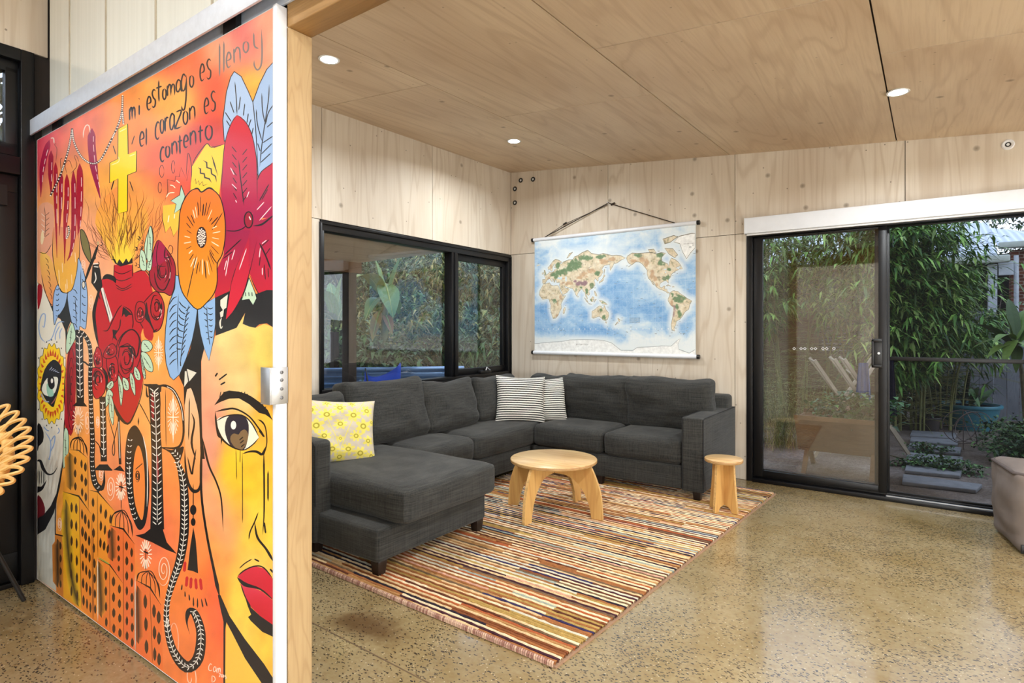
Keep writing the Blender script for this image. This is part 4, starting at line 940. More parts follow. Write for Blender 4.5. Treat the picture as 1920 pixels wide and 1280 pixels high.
bt = onD(1760, 617, 8.5); bt.z = GZ; pot('garden_pot', bt, .14, .2, 'turq', 'small blue garden pot behind the dark one', .8)
def bigleaf(mb, base, tip, W, col, sag=.15, n=8, fold=.12):
    d = tip-base; s = d.cross(Vector((0, 0, 1))); s = (s if s.length > 1e-3 else Vector((1, 0, 0))).normalized(); V = []; F = []
    for i in range(n+1):
        u = i/n; p = base+d*u+Vector((0, 0, sag*4*u*(1-u)*d.length)); w_ = W*.5*(sin(pi*min(1, u**.8*.97+.03)))**.8
        up = s.cross(d).normalized()
        V += [p-s*w_+up*w_*fold, p, p+s*w_+up*w_*fold]
    for i in range(n): F += [(3*i, 3*i+1, 3*i+4, 3*i+3), (3*i+1, 3*i+2, 3*i+5, 3*i+4)]
    mb.add(V, F, 0, col)
t = thing('potted_plant', tp+Vector((0, 0, .31)), 'broad-leaved plant growing in the turquoise pot', 'plant')
mb = MB(); rnd = random.Random(4); b0 = tp+Vector((0, 0, .31))
for (x, y, W) in ((1822, 690, .1), (1845, 705, .13), (1862, 712, .12), (1806, 715, .1), (1790, 730, .09), (1870, 728, .1), (1835, 725, .1), (1815, 735, .08), (1780, 740, .08), (1858, 742, .08)):
    bigleaf(mb, b0+Vector((rnd.uniform(-.12, .12), rnd.uniform(-.1, .1), 0)), onD(x, y, 8.0+rnd.uniform(-.2, .2)), W, shade(rnd, [(52, 84, 44), (66, 96, 52), (42, 66, 40)]), .1)
mb.build('foliage', 'leaf', t)
t = thing('potted_plant', dp+Vector((0, 0, .17)), 'grey-green succulent in the small dark pot', 'plant'); mb = MB()
for k in range(46):
    a = rnd.random()*2*pi; e = rnd.uniform(.1, 1.2); d = Vector((cos(a)*cos(e), sin(a)*cos(e), sin(e))); L = rnd.uniform(.08, .2)
    bigleaf(mb, dp+Vector((rnd.uniform(-.08, .08), rnd.uniform(-.08, .08), .17)), dp+Vector((0, 0, .18))+d*L, .03, shade(rnd, [(92, 108, 88), (74, 92, 72), (120, 96, 84)]), .05, 4)
mb.build('foliage', 'leaf', t)
c = onD(1722, 720, 8.6); bush('shrub', c, (.42, .3, .5), 1500, .075, .03, DRK+[(96, 80, 56)], 'dark mixed shrub behind the small dark pot', 'shrub', 21)
c = onY(1775, 740, FY-.35); bush('shrub', Vector((c.x, FY-.35, .35)), (.5, .2, .45), 1100, .08, .035, DRK, 'dark leafy shrub in front of the fence, left of the turquoise pot', 'shrub', 22)
# broad-leaved young tree on the right
t = thing('frangipani', onD(1905, 617, 6.2)*1.0, 'young tree with long glossy leaves at the right of the fly screen', 'tree'); s0 = onD(1904, 640, 6.2)
mb = MB(); b0 = Vector((s0.x+.1, s0.y, GZ)); mb.tube([b0, s0+Vector((.05, 0, -.3)), s0], [.022, .018, .014], 8); mb.build('trunk', 'bark', t)
mb = MB()
for (x, y, W, dd) in ((1815, 609, .13, -.1), (1868, 572, .15, .1), (1822, 653, .09, .05), (1850, 672, .1, -.2), (1880, 690, .1, -.3), (1925, 580, .13, .2), (1950, 610, .13, 0), (1940, 660, .12, -.2), (1890, 560, .11, .3), (1838, 625, .1, .3), (1905, 700, .1, -.1), (1960, 640, .12, .1), (1862, 645, .1, -.35)):
    bigleaf(mb, s0+Vector((rnd.uniform(-.02, .02), 0, rnd.uniform(-.06, .05))), onD(x, y, 6.2+dd), W, shade(rnd, [(84, 110, 38), (66, 92, 34), (100, 122, 48)], .15), .12, 10)
mb.build('foliage', 'leaf', t)
# mint bank and creeping patches
MINT = [(62, 96, 40), (48, 78, 34), (78, 112, 52), (38, 62, 30)]
c = onD(1892, 850, 6.1); bush('mint_bank', Vector((c.x+.28, c.y+.1, .06)), (.66, .8, .38), 4200, .055, .04, MINT, 'dense green mint bank to the right of the path', 'plant', 31, stems=14, droop=.1)
c = onZ(1738, 848, GZ); bush('ground_cover', Vector((c.x, c.y, GZ+.04)), (.27, .13, .09), 420, .04, .03, MINT, 'small creeping patch on the broad sleeper', 'plant', 32, stems=4, droop=.05)
c = onZ(1760, 882, GZ); bush('ground_cover', Vector((c.x, c.y, GZ+.04)), (.42, .16, .1), 800, .045, .034, MINT, 'wide creeping patch between the two nearest sleepers', 'plant', 33, stems=5, droop=.05)
# wire orb ornament
oc = onD(1806, 800, 6.6); r = .19
t = thing('wire_orb', (oc.x, oc.y, GZ), 'rusty wire hoop orb on the path beside the mint', 'garden ornament')
M['wire'] = simple('rusty_wire', rgb(92, 78, 72), .6, .5, .4)
for k, (a, b_) in enumerate(((0, 0), (50, 20), (100, -15), (140, 30))):
    R = Matrix.Rotation(radians(a), 3, 'Z') @ Matrix.Rotation(radians(b_), 3, 'X'); cc_ = oc+Vector((.03*k, .02*k, 0))
    mb = MB(); mb.tube([cc_+R@Vector((r*cos(2*pi*q/40), 0, r*sin(2*pi*q/40))) for q in range(40)], .005, 6, closed=True); mb.build('hoop', 'wire', t, smooth=True)
mb = MB(); mb.tube([(oc.x, oc.y, GZ), (oc.x, oc.y, oc.z+r)], .005, 6); mb.tube([oc+Vector((-r, 0, 0)), oc+Vector((r, 0, .01))], .004, 6); mb.build('stake', 'wire', t)
# hanging basket
hc = onD(1879, 606, 8.6); t = thing('hanging_pot', hc, 'small dark hanging pot against the fence', 'pot'); mb = MB()
mb.lathe([(.05, -.09), (.1, -.02), (.12, .05), (.11, .05), (.1, .0)], hc.x, hc.y, 24, cz=hc.z); mb.build('pot_body', 'dark_pot', t, smooth=True)
mb = MB()
for a in (0, 2.1, 4.2): mb.tube([hc+Vector((.11*cos(a), .11*sin(a), .05)), hc+Vector((0, .0, .42))], .003, 5)
mb.tube([hc+Vector((0, 0, .42)), hc+Vector((0, .25, .44))], .004, 5); mb.build('hanger', 'wire', t)
# V-shaped timber planter with legs
M['timber'] = ply('planter_timber', rgb(112, 82, 52), rgb(70, 46, 26), 0, ring=1.6, knots=.4, scale=2, rough=.7)
p0 = onZ(1530, 893, GZ); PY = p0.y+.05; xa, xb = onY(1490, 800, PY).x, onY(1655, 800, PY).x; zt = onY(1560, 789, PY).z
t = thing('trough_planter', ((xa+xb)/2, PY, GZ), 'V-shaped timber trough planter on splayed legs outside the left pane', 'planter')
for (nm, yo0, yo1) in (('side_panel', -.02, .19), ('side_panel', .47, .26)):
    mb = MB(); mb.hexa([(xa+.03, PY+yo1, zt-.33), (xb-.03, PY+yo1, zt-.33), (xb-.03, PY+yo1+.02, zt-.33), (xa+.03, PY+yo1+.02, zt-.33), (xa, PY+yo0, zt), (xb, PY+yo0, zt), (xb, PY+yo0+.02, zt), (xa, PY+yo0+.02, zt)]); mb.build(nm, 'timber', t)
for x in (xa, xb-.02):
    mb = MB(); mb.prism([(PY-.01, zt), (PY+.48, zt), (PY+.28, zt-.33), (PY+.19, zt-.33)], lambda u, v, w_: Vector((w_, u, v)), x, x+.02); mb.build('end_panel', 'timber', t)
for x in (xa+.06, xb-.10):
    for (ya, yb) in ((PY-.05, PY+.32), (PY+.52, PY+.15)):
        mb = MB(); mb.hexa([(x, ya, GZ), (x+.04, ya, GZ), (x+.04, ya+.05, GZ), (x, ya+.05, GZ), (x, yb, zt-.16), (x+.04, yb, zt-.16), (x+.04, yb+.05, zt-.16), (x, yb+.05, zt-.16)]); mb.build('leg', 'timber', t)
for yy in (PY-.045, PY+.49): mb = MB(); mb.box((xa, yy, zt-.005), (xb, yy+.025, zt+.035)); mb.build('rim_rail', 'timber', t)
mb = MB(); mb.box((xa+.022, PY+.03, zt-.06), (xb-.022, PY+.45, zt-.03)); mb.build('soil', 'potsoil', t)
bush('leafy_vegetables', Vector(((xa+xb)/2+.1, PY+.23, zt+.1)), (.44, .2, .15), 900, .075, .055, [(52, 92, 40), (66, 108, 50), (40, 74, 36)], 'dark green leafy vegetables growing in the trough planter', 'plant', 41, stems=0, droop=.1)
# fine pale grasses
FEN = [(128, 132, 78), (104, 116, 66), (146, 146, 92), (88, 102, 58)]
c = onD(1462, 720, 6.9)
t = thing('feathery_plant', (c.x, c.y, GZ), 'pale feathery fennel-like plant left of the planter', 'plant'); mb = MB(); rnd = random.Random(17)
for k in range(330):
    b0 = Vector((c.x+rnd.gauss(0, .22), c.y+rnd.gauss(0, .22), GZ)); hh = rnd.uniform(.45, 1.25); d = Vector((rnd.gauss(0, .22), rnd.gauss(0, .22), 0)); p = b0; 
    for j in range(9):
        u = (j+2)/10; p = b0+d*u*u+Vector((0, 0, hh*u)); leafquad(mb, p, Vector((rnd.gauss(0, 1), rnd.gauss(0, 1), rnd.uniform(0, .6))), rnd.uniform(.04, .11), .006, shade(rnd, FEN), bend=.3)
    mb.add([b0-Vector((.002, 0, 0)), b0+Vector((.002, 0, 0)), p], [(0, 1, 2)], 0, shade(rnd, FEN))
mb.build('foliage', 'leaf', t)
# folding timber clothes airer
M['airer'] = simple('pale_airer_timber', rgb(176, 162, 140), .6, var=.12)
da, db = 6.75, 6.25
t = thing('clothes_airer', onZ(1640, 850, GZ), 'folding timber clothes airer with crossed legs behind the planter', 'clothes airer')
def stick(a, b_, w_, mat='airer'):
    mb = MB(); d = (b_-a).normalized(); s = d.cross(FW).normalized()*w_; f = FW*.011
    mb.hexa([a-s-f, a+s-f, a+s+f, a-s+f, b_-s-f, b_+s-f, b_+s+f, b_-s+f]); return mb
for dep, off in ((6.2, 0), (6.75, -9)):
    k = 6.2/dep
    def q(x, y): return onD(960+(x-960)*1+off, 617+(y-617)*k, dep)
    for (nm, a, b_) in (('leg', (1583, 673), (1703, 850)), ('leg', (1645, 675), (1530, 850)), ('cross_bar', (1527, 675), (1606, 790)), ('cross_bar', (1565, 673), (1640, 785))):
        A_, B_ = q(*a), q(*b_)
        if nm == 'leg': B_ = A_+(B_-A_)*((A_.z-GZ)/(A_.z-B_.z))
        stick(A_, B_, .017).build(nm, 'airer', t)
for (x, y) in ((1527, 677), (1565, 675), (1584, 675), (1644, 677), (1596, 700), (1622, 700)):
    A_ = onD(x, y, 6.18); B_ = onD(x-9, 617+(y-617)*6.2/6.75, 6.77); mb = MB(); mb.tube([A_, B_], .008, 7); mb.build('dowel', 'airer', t)
def cloth(name, x0, x1, y0, y1, dep, mat, lab, cat, seed, fold=26):
    mb = MB(); nx, ny = 22, 14; V = []; F = []
    for s_ in (0, 1):
        for i in range(nx+1):
            for j in range(ny+1):
                u = i/nx; v = j/ny; x = (x0+x1)/2+(u-.5)*(x1-x0)*(.62+.38*v); y = y0+(y1-y0)*v
                p = onD(x, y, dep); V.append(p+FW*(.02*sin(u*fold*.35+seed)*v+.012*sin(u*fold+seed)+(.012 if s_ else 0)))
    m = (nx+1)*(ny+1)
    for s_ in (0, 1):
        for i in range(nx):
            for j in range(ny): a = s_*m+i*(ny+1)+j; F.append((a, a+ny+1, a+ny+2, a+1))
    mb.add(V, F); return tag(mb.build(name, mat, None, smooth=True), lab, cat)
M['towel'] = simple('blue_towel', rgb(66, 96, 150), .95, .1, var=.2, scale=20); M['navy'] = simple('dark_cloth', rgb(44, 42, 62), .95, .1, var=.2)
cloth('towel', 1607, 1634, 680, 757, 6.12, 'towel', 'blue towel hanging on the clothes airer', 'towel', 1)
cloth('dark_garment', 1655, 1680, 674, 780, 6.22, 'navy', 'dark garment hanging at the right end of the airer', 'garment', 3)
# trees further back
def tree(name, c, r, lab, seed, n=2600, cols=DRK, L=.16, W=.08): return bush(name, c, r, n, L, W, cols, lab, 'tree', seed, 'trees beyond the houses', clusters=40, stems=6)
tree('garden_tree', Vector((8.4, 19.5, 4.2)), (2.2, 1.5, 2.2), 'dark tree above the neighbouring roof at upper right', 51)
tree('garden_tree', Vector((1.5, 21, 3.2)), (3.2, 1.5, 2.3), 'dark tree far behind the studio roof', 52)

# ================================================================== TERRACE BEYOND THE LEFT WINDOW
TZ0 = GZ-.2
def hill(u, v): return TZ0+max(0, (-u-6.2))*.62+.12*noise.noise(Vector((u*.7, v*.7, 0)))
mb = MB(); nx, ny = 26, 40; V = []; F = []
for i in range(nx+1):
    for j in range(ny+1): u = -4.6-i*.38; v = -6+j*.62; V.append((u, v, hill(u, v)+.02))
for i in range(nx):
    for j in range(ny): a = i*(ny+1)+j; F.append((a, a+1, a+ny+2, a+ny+1))
mb.add(V, F); struct(mb.build('hillside', 'soil', smooth=True), 'planted slope rising beyond the left window', 'ground')
HIL = [(98, 122, 60), (126, 128, 62), (80, 112, 62), (136, 124, 66), (72, 100, 54)]
rnd = random.Random(77); spots = []
qs = ['far left under the post', 'left of the banana plant', 'low, behind the blue chair', 'under the banana leaves', 'right of the banana plant', 'near the window mullion', 'seen through the awning pane', 'in the right corner of the awning pane', 'high on the slope at left', 'high on the slope behind the banana', 'high on the slope at centre', 'high on the slope by the mullion', 'high on the slope in the awning pane', 'topmost at the right']
for k, (x, y, dep, r) in enumerate(((618, 660, 7.2, .55), (668, 640, 8.2, .75), (705, 668, 7.0, .55), (745, 640, 8.0, .7), (795, 625, 8.4, .75), (838, 645, 8.0, .7), (885, 640, 8.2, .7), (930, 650, 8.0, .7), (640, 585, 10.2, 1.0), (700, 560, 10.6, 1.1), (765, 545, 10.4, 1.1), (830, 535, 10.0, 1.1), (890, 545, 10.0, 1.1), (950, 540, 9.8, 1.1))):
    c = onD(x, y, dep); bush('hillside_shrub', c, (r*1.1, r*1.1, r*.8), int(1700*r+700), .2 if k % 2 else .14, .03 if k % 2 else .05, [HIL[k % 5], HIL[(k+2) % 5], HIL[k % 5], DRK[k % 4]], 'shrub on the slope '+qs[k], 'shrub', 100+k, 'shrubs on the slope beyond the window', stems=0)
for k, (x, y, dep) in enumerate(((650, 500, 13), (780, 480, 13), (920, 500, 12.5))):
    c = onD(x, y, dep); bush('hillside_tree', c, (1.9, 1.9, 1.7), 2600, .2, .07, HIL+DRK, 'tree at the top of the slope, '+('left', 'middle', 'right')[k]+' of three', 'tree', 200+k, 'trees on the slope beyond the window', stems=0)
def banana(name, base, leaves, lab, seed):
    rnd = random.Random(seed); t = thing(name, base, lab, 'banana plant'); s0 = leaves[0][0]
    mb = MB(); mb.tube([base, base.lerp(s0, .5), s0], [.07, .055, .035], 10); mb.build('trunk', simple('banana_stem', rgb(96, 104, 62), .6, var=.2), t, smooth=True)
    for (a, b_, W, sag, col) in leaves:
        mb = MB(); bigleaf(mb, a, b_, W, rgb(*col), sag, 14, .25); lf_ = mb.build('leaf', 'leaf', t)
        mb = MB(); d = b_-a; mb.tube([a+d*u+Vector((0, 0, sag*4*u*(1-u)*d.length+.004)) for u in [j/10 for j in range(11)]], [.012*(1-.8*j/10) for j in range(11)], 5); mb.build('midrib', simple('banana_midrib', rgb(150, 166, 96), .6), lf_)
D1 = 7.0
p = lambda x, y, d=D1: onD(x, y, d)
b0 = p(715, 700); b0.z = hill(b0.x, b0.y)
lg, dg, yg = (120, 158, 82), (84, 124, 62), (136, 150, 66)
banana('banana_plant', b0, [(p(722, 570), p(702, 482), .24, .02, lg), (p(728, 560), p(752, 478), .2, .03, (104, 150, 96)), (p(716, 555), p(668, 520, 6.6), .26, .22, yg), (p(722, 532), p(737, 596, 6.4), .25, .06, dg), (p(716, 560), p(685, 600, 6.7), .2, .2, dg), (p(728, 560), p(748, 590, 7.2), .2, .12, lg), (p(712, 585), p(698, 640, 6.8), .14, .1, (140, 116, 58)), (p(722, 590), p(735, 628, 6.8), .12, .1, (140, 100, 60))], 'tall banana plant with broad pale leaves beyond the left window', 5)
b1 = p(634, 700, 7.4); b1.z = hill(b1.x, b1.y)
banana('banana_plant', b1, [(p(630, 600, 7.4), p(640, 520, 7.4), .22, .03, lg), (p(628, 600, 7.4), p(606, 545, 7.2), .2, .2, lg), (p(628, 605, 7.4), p(604, 590, 7.2), .18, .2, dg), (p(632, 605, 7.4), p(652, 570, 7.6), .2, .2, dg), (p(630, 600, 7.4), p(618, 530, 7.7), .18, .1, dg)], 'smaller banana plant at the left end of the window', 6)
bush('sky_blocker_tree', Vector((-8.2, 2.2, 2.4)), (1.6, 4.2, 3.6), 9000, .34, .15, DRK, 'made-up dark tree hiding the bright sky outside the tall black door at the left edge', 'tree', 61, stems=4)  # tree added to block the bright sky behind the fanlight
# verandah soffit of brown plywood
VA, VB = onD(655, 494, 5.9), onD(841, 471, 6.3); vd = (VB-VA); VA2 = VA-vd*1.8; VB2 = VA+vd*1.42
mb = MB(); q = [VA2, VB2, Vector((-3.95, VB2.y, 2.2)), Vector((-3.95, VA2.y, 2.2))]
mb.add(q+[p+Vector((0, 0, .06)) for p in q], [(0, 1, 2, 3), (7, 6, 5, 4), (0, 4, 5, 1), (1, 5, 6, 2), (2, 6, 7, 3), (3, 7, 4, 0)]); tag(struct(mb.build('verandah_soffit', 'ply_ceiling')), 'brown verandah soffit above the left window', 'soffit')
# verandah post and beam, corrugated garden bed, butterfly chair
M['dark_timber'] = simple('dark_verandah_timber', rgb(46, 34, 28), .7, var=.2)
vp = p(655, 617, 5.9); t = thing('verandah_frame', (vp.x, vp.y, TZ0), 'dark verandah post carrying a brown beam beyond the left window', 'verandah')
mb = MB(); mb.box((vp.x-.05, vp.y-.05, TZ0), (vp.x+.05, vp.y+.05, 2.0)); mb.build('verandah_post', 'dark_timber', t)
z0 = p(630, 512, 5.9).z; mb = MB(); mb.box((vp.x-.07, vp.y-4.5, z0-.0), (vp.x+.07, vp.y+.1, z0+.2)); mb.build('verandah_beam', simple('brown_beam', rgb(120, 84, 52), .6, var=.15), t)
v2 = p(627, 617, 6.6); mb = MB(); mb.box((v2.x-.035, v2.y-.035, hill(v2.x, v2.y)-.1), (v2.x+.035, v2.y+.035, p(627, 622, 6.6).z)); tag(mb.build('garden_stake', 'dark_timber', None), 'short dark stake left of the verandah post', 'post')
M['galv'] = simple('galvanised_steel', rgb(116, 146, 186), .35, .5, .5, var=.1)  # blue of the dusk sky light is painted into the steel's base colour
g0, g1 = p(590, 720, 6.2), p(870, 720, 6.6); zt_ = p(620, 694, 6.2).z
t = thing('corrugated_bed', (g0+g1)*.5, 'corrugated steel raised garden bed beyond the left window', 'garden bed'); mb = MB(); V = []; F = []; n = 60
dirv = Vector((g1.x-g0.x, g1.y-g0.y, 0)); nn = Vector((dirv.y, -dirv.x, 0)).normalized()
for i in range(n+1):
    z = TZ0+(zt_-TZ0)*i/n; o_ = nn*(.018*sin(z*2*pi/.075))
    V += [Vector((g0.x, g0.y, z))+o_, Vector((g1.x, g1.y, z))+o_]
F = [(2*i, 2*i+1, 2*i+3, 2*i+2) for i in range(n)]; mb.add(V, F); mb.build('front_sheet', 'galv', t, smooth=True)
mb = MB(); mb.tube([Vector((g0.x, g0.y, zt_)), Vector((g1.x, g1.y, zt_))], .022, 8); mb.build('top_rail', 'galv', t)
mb = MB(); mb.hexa([Vector((g0.x, g0.y, TZ0))-nn*.9, Vector((g1.x, g1.y, TZ0))-nn*.9, Vector((g1.x, g1.y, TZ0))-nn*.03, Vector((g0.x, g0.y, TZ0))-nn*.03, Vector((g0.x, g0.y, zt_-.05))-nn*.9, Vector((g1.x, g1.y, zt_-.05))-nn*.9, Vector((g1.x, g1.y, zt_-.05))-nn*.03, Vector((g0.x, g0.y, zt_-.05))-nn*.03]); mb.build('soil', 'soil', t)
M['blue_canvas'] = simple('blue_canvas', rgb(42, 72, 176), .8, .2, var=.12)
cb = p(714, 760, 5.45); cb = Vector((cb.x, cb.y, TZ0)); t = thing('butterfly_chair', cb, 'blue canvas butterfly chair on the terrace beyond the left window', 'chair')
P_ = {'bl': p(685, 690, 5.5), 'br': p(752, 679, 5.5), 'fl': p(668, 760, 5.1), 'fr': p(748, 760, 5.0)}
mb = MB(); n = 16; V = []; F = []
for i in range(n+1):
    for j in range(n+1):
        u = i/n; v = j/n; top = P_['bl'].lerp(P_['br'], u); bot = P_['fl'].lerp(P_['fr'], u); q = top.lerp(bot, v); q.z -= .11*(4*u*(1-u))**.7*(1-.3*v)+.16*4*v*(1-v); q += Vector((-.05, -.03, 0))*4*u*(1-u); V.append(q)
for i in range(n):
    for j in range(n): a = i*(n+1)+j; F.append((a, a+1, a+n+2, a+n+1))
mb.add(V, F); sl = mb.build('sling', 'blue_canvas', t, smooth=True); sm_ = sl.modifiers.new('thick', 'SOLIDIFY'); sm_.thickness = .006
mb = MB(); zz = TZ0
for (k1, k2) in (('bl', 'fr'), ('br', 'fl')): 
    a, b_ = P_[k1], P_[k2]; ga = Vector((a.x*.6+b_.x*.4, a.y*.6+b_.y*.4, zz+.01)); gb = Vector((b_.x*.8+a.x*.2, b_.y*.8+a.y*.2, zz+.01)); mb.tube([a, gb, ga, b_], .007, 7)
mb.build('frame', 'black_metal', t)
# painted strokes on the far side of the partition (only mirrored in the door glass)

# ================================================================== PAINTED / PRINTED SURFACES: flat polygons on one sheet
from mathutils.geometry import tessellate_polygon
class Art:
    """collects flat coloured shapes lying on a plane; every overlapping shape sits a hair above the ones below it"""
    def __init__(s, plane, step, cell): s.pl = plane; s.mb = MB(); s.occ = {}; s.step = step; s.cell = cell; s.top = 0; s.dots = 0
    def cells(s, pts):
        c = s.cell; R = set(); n = len(pts); ys = [p[1]/c for p in pts]; xs = [p[0]/c for p in pts]
        for i in range(n):
            j = (i+1) % n; k = int(max(abs(xs[j]-xs[i]), abs(ys[j]-ys[i]))*2)+1
            for q in range(k+1): R.add((int((xs[i]+(xs[j]-xs[i])*q/k)//1), int((ys[i]+(ys[j]-ys[i])*q/k)//1)))
        for yy in range(int(min(ys)//1), int(max(ys)//1)+1):
            yc = yy+.5; X = sorted(xs[i]+(yc-ys[i])/(ys[(i+1) % n]-ys[i])*(xs[(i+1) % n]-xs[i]) for i in range(n) if (ys[i] > yc) != (ys[(i+1) % n] > yc))
            for a, b in zip(X[::2], X[1::2]):
                for xx in range(int(a//1), int(b//1)+1): R.add((xx, yy))
        return R
    def layer(s, pts, force=None, group=None):
        R = group if group is not None else s.cells(pts)
        L = 1+max((s.occ.get(k, 0) for k in R), default=0)
        for k in R: s.occ[k] = L
        s.top = max(s.top, L); return L
    def poly(s, pts, col, L=None):
        """col: rgb tuple or function(u, v) -> rgb"""
        pts = [(p[0], p[1]) for p in pts]; L = s.layer(pts, L); n = len(pts)
        tri = tessellate_polygon([[Vector((p[0], p[1], 0)) for p in pts]])
        cs = [rgb(*(col(p[0], p[1]) if callable(col) else col)) for p in pts]
        s.mb.add([s.pl(p[0], p[1], L*s.step) for p in pts], [tuple(t) for t in tri], 0, cs)
    def fine(s, pts, colfn, res, L=None):
        """polygon subdivided so that a colour function shades it smoothly"""
        L = s.layer(pts, L); bm = bmesh.new()
        vs = [bm.verts.new((p[0], p[1], 0)) for p in pts]
        for t in tessellate_polygon([[Vector((p[0], p[1], 0)) for p in pts]]):
            try: bm.faces.new([vs[i] for i in t])
            except ValueError: pass
        for it in range(7):
            es = [e for e in bm.edges if e.calc_length() > res]
            if not es: break
            bmesh.ops.subdivide_edges(bm, edges=es, cuts=1); bmesh.ops.triangulate(bm, faces=bm.faces)
        bm.verts.ensure_lookup_table(); bm.verts.index_update()
        V = [s.pl(v.co.x, v.co.y, L*s.step) for v in bm.verts]; cs = [rgb(*colfn(v.co.x, v.co.y)) for v in bm.verts]
        s.mb.add(V, [tuple(v.index for v in f.verts) for f in bm.faces], 0, cs); bm.free()
    def ribbon(s, pts, w, col, taper=None, L=None, edge=None, smooth=4):
        P = [Vector((p[0], p[1], 0)) for p in pts]
        ws = w if isinstance(w, (list, tuple)) else [w]*len(P)
        if len(P) == 2 and taper: P = [P[0].lerp(P[1], k/8) for k in range(9)]; ws = [ws[0]+(ws[1]-ws[0])*k/8 for k in range(9)]
        elif smooth and len(P) > 2:
            Q = catmull(P, smooth); W = []
            for i in range(len(P)-1): W += [ws[i]+(ws[i+1]-ws[i])*k/smooth for k in range(smooth)]
            W.append(ws[-1]); P = Q; ws = W
        n = len(P); A = []; B = []
        for i in range(n):
            d = P[min(i+1, n-1)]-P[max(i-1, 0)]
            if d.length < 1e-9: d = Vector((1, 0, 0))
            d.normalize(); q = Vector((-d.y, d.x, 0)); ww = ws[i]*.5
            if taper: 
                u = i/(n-1)
                ww *= min(1, (u/taper[0]) if taper[0] else 1, ((1-u)/taper[1]) if taper[1] else 1)*.92+.08
            A.append(P[i]+q*ww); B.append(P[i]-q*ww)
        L = s.layer([(p.x, p.y) for p in A]+[(p.x, p.y) for p in B[::-1]], L); c = rgb(*col)
        if edge is None:
            V = [s.pl(p.x, p.y, L*s.step) for p in A+B]; s.mb.add(V, [(i, i+1, n+i+1, n+i) for i in range(n-1)], 0, c)
        else:
            ce = rgb(*edge); V = [s.pl(p.x, p.y, L*s.step) for p in A+P+B]; cs = [ce]*n+[c]*n+[ce]*n
            s.mb.add(V, [(i, i+1, n+i+1, n+i) for i in range(n-1)]+[(n+i, n+i+1, 2*n+i+1, 2*n+i) for i in range(n-1)], 0, cs)
    def dot(s, c, rx, ry, col, L=None, n=12): s.poly([(c[0]+rx*cos(2*pi*k/n), c[1]+ry*sin(2*pi*k/n)) for k in range(n)], col, L)

# ------------------------------------------------------------------ WORLD MAP hanging on the back wall
MXL, MXR, MZB, MZT = -3.41, -1.69, 1.055, 2.225
YMAP = DY-.028
wm = thing('world_map', ((MXL+MXR)/2, DY, MZB), 'large blue world map centred on the Pacific, hung by a cord above the sofa', 'map')
def mil(la): return 1.25*math.log(math.tan(pi/4+.4*radians(la)))
def ll(lon, lat, off=0.0): 
    x = .004751*lon-3.26798; z = .28793*mil(lat)+1.57854
    return Vector((x, YMAP-.001-off-.012*(((z-1.64)/.6)**2 > 9), z))
t = NT('printed_map_sea'); v = t.coord()
n1 = t.noise(t.coord((1, 1, 1.6)), 2.6, 6, .6, .6); n2 = t.noise(v, 9, 5, .65, .5)
sz = t.n('ShaderNodeSeparateXYZ'); t.l(v, sz.inputs[0])
pole = t.math('ADD', t.ramp(sz.outputs[2], [(.0, (1, 1, 1)), (1, (0, 0, 0))]), 0)
def band(lo, hi): 
    m_ = t.n('ShaderNodeMapRange'); t.l(sz.outputs[2], m_.inputs[0]); m_.inputs[1].default_value = lo; m_.inputs[2].default_value = hi; return m_.outputs[0]
d_ = t.math('ADD', t.math('MULTIPLY', n1, .75), t.math('MULTIPLY', n2, .25))
d_ = t.math('SUBTRACT', d_, t.math('ADD', t.math('MULTIPLY', band(1.28, 1.12), .3), t.math('MULTIPLY', band(1.92, 2.2), .16)))
col = t.ramp(d_, [(.30, rgb(226, 234, 236)), (.40, rgb(190, 214, 232)), (.47, rgb(152, 190, 224)), (.57, rgb(118, 166, 214)), (.70, rgb(84, 138, 198))])
vo = t.voro(v, 22, 'DISTANCE_TO_EDGE'); col = t.mix(t.math('MULTIPLY', t.math('LESS_THAN', vo.outputs['Distance'], .03), .25), col, rgb(196, 216, 232))
gx = t.n('ShaderNodeSeparateXYZ'); t.l(v, gx.inputs[0])
def grid(o_, per): return t.math('LESS_THAN', t.math('FRACT', t.math('MULTIPLY', gx.outputs[o_], 1/per)), .03)
col = t.mix(t.math('MULTIPLY', t.math('MAXIMUM', grid(0, .0713), grid(2, .075)), .22), col, rgb(250, 252, 252))
vc = t.n('ShaderNodeVertexColor'); vc.layer_name = 'col'
col = t.mix(t.math('MULTIPLY', t.math('ADD', vc.outputs[0], t.math('MULTIPLY', t.math('SUBTRACT', n2, .5), .5), clamp=True), t.ramp(vc.outputs[0], [(.02, (0, 0, 0)), (.12, (1, 1, 1))])), col, rgb(226, 234, 236))
t.bsdf(col, .5, .4); M['map_sea'] = t.m
am = Art(lambda x, y, o_: ll(x, y, o_), .00006, .8)
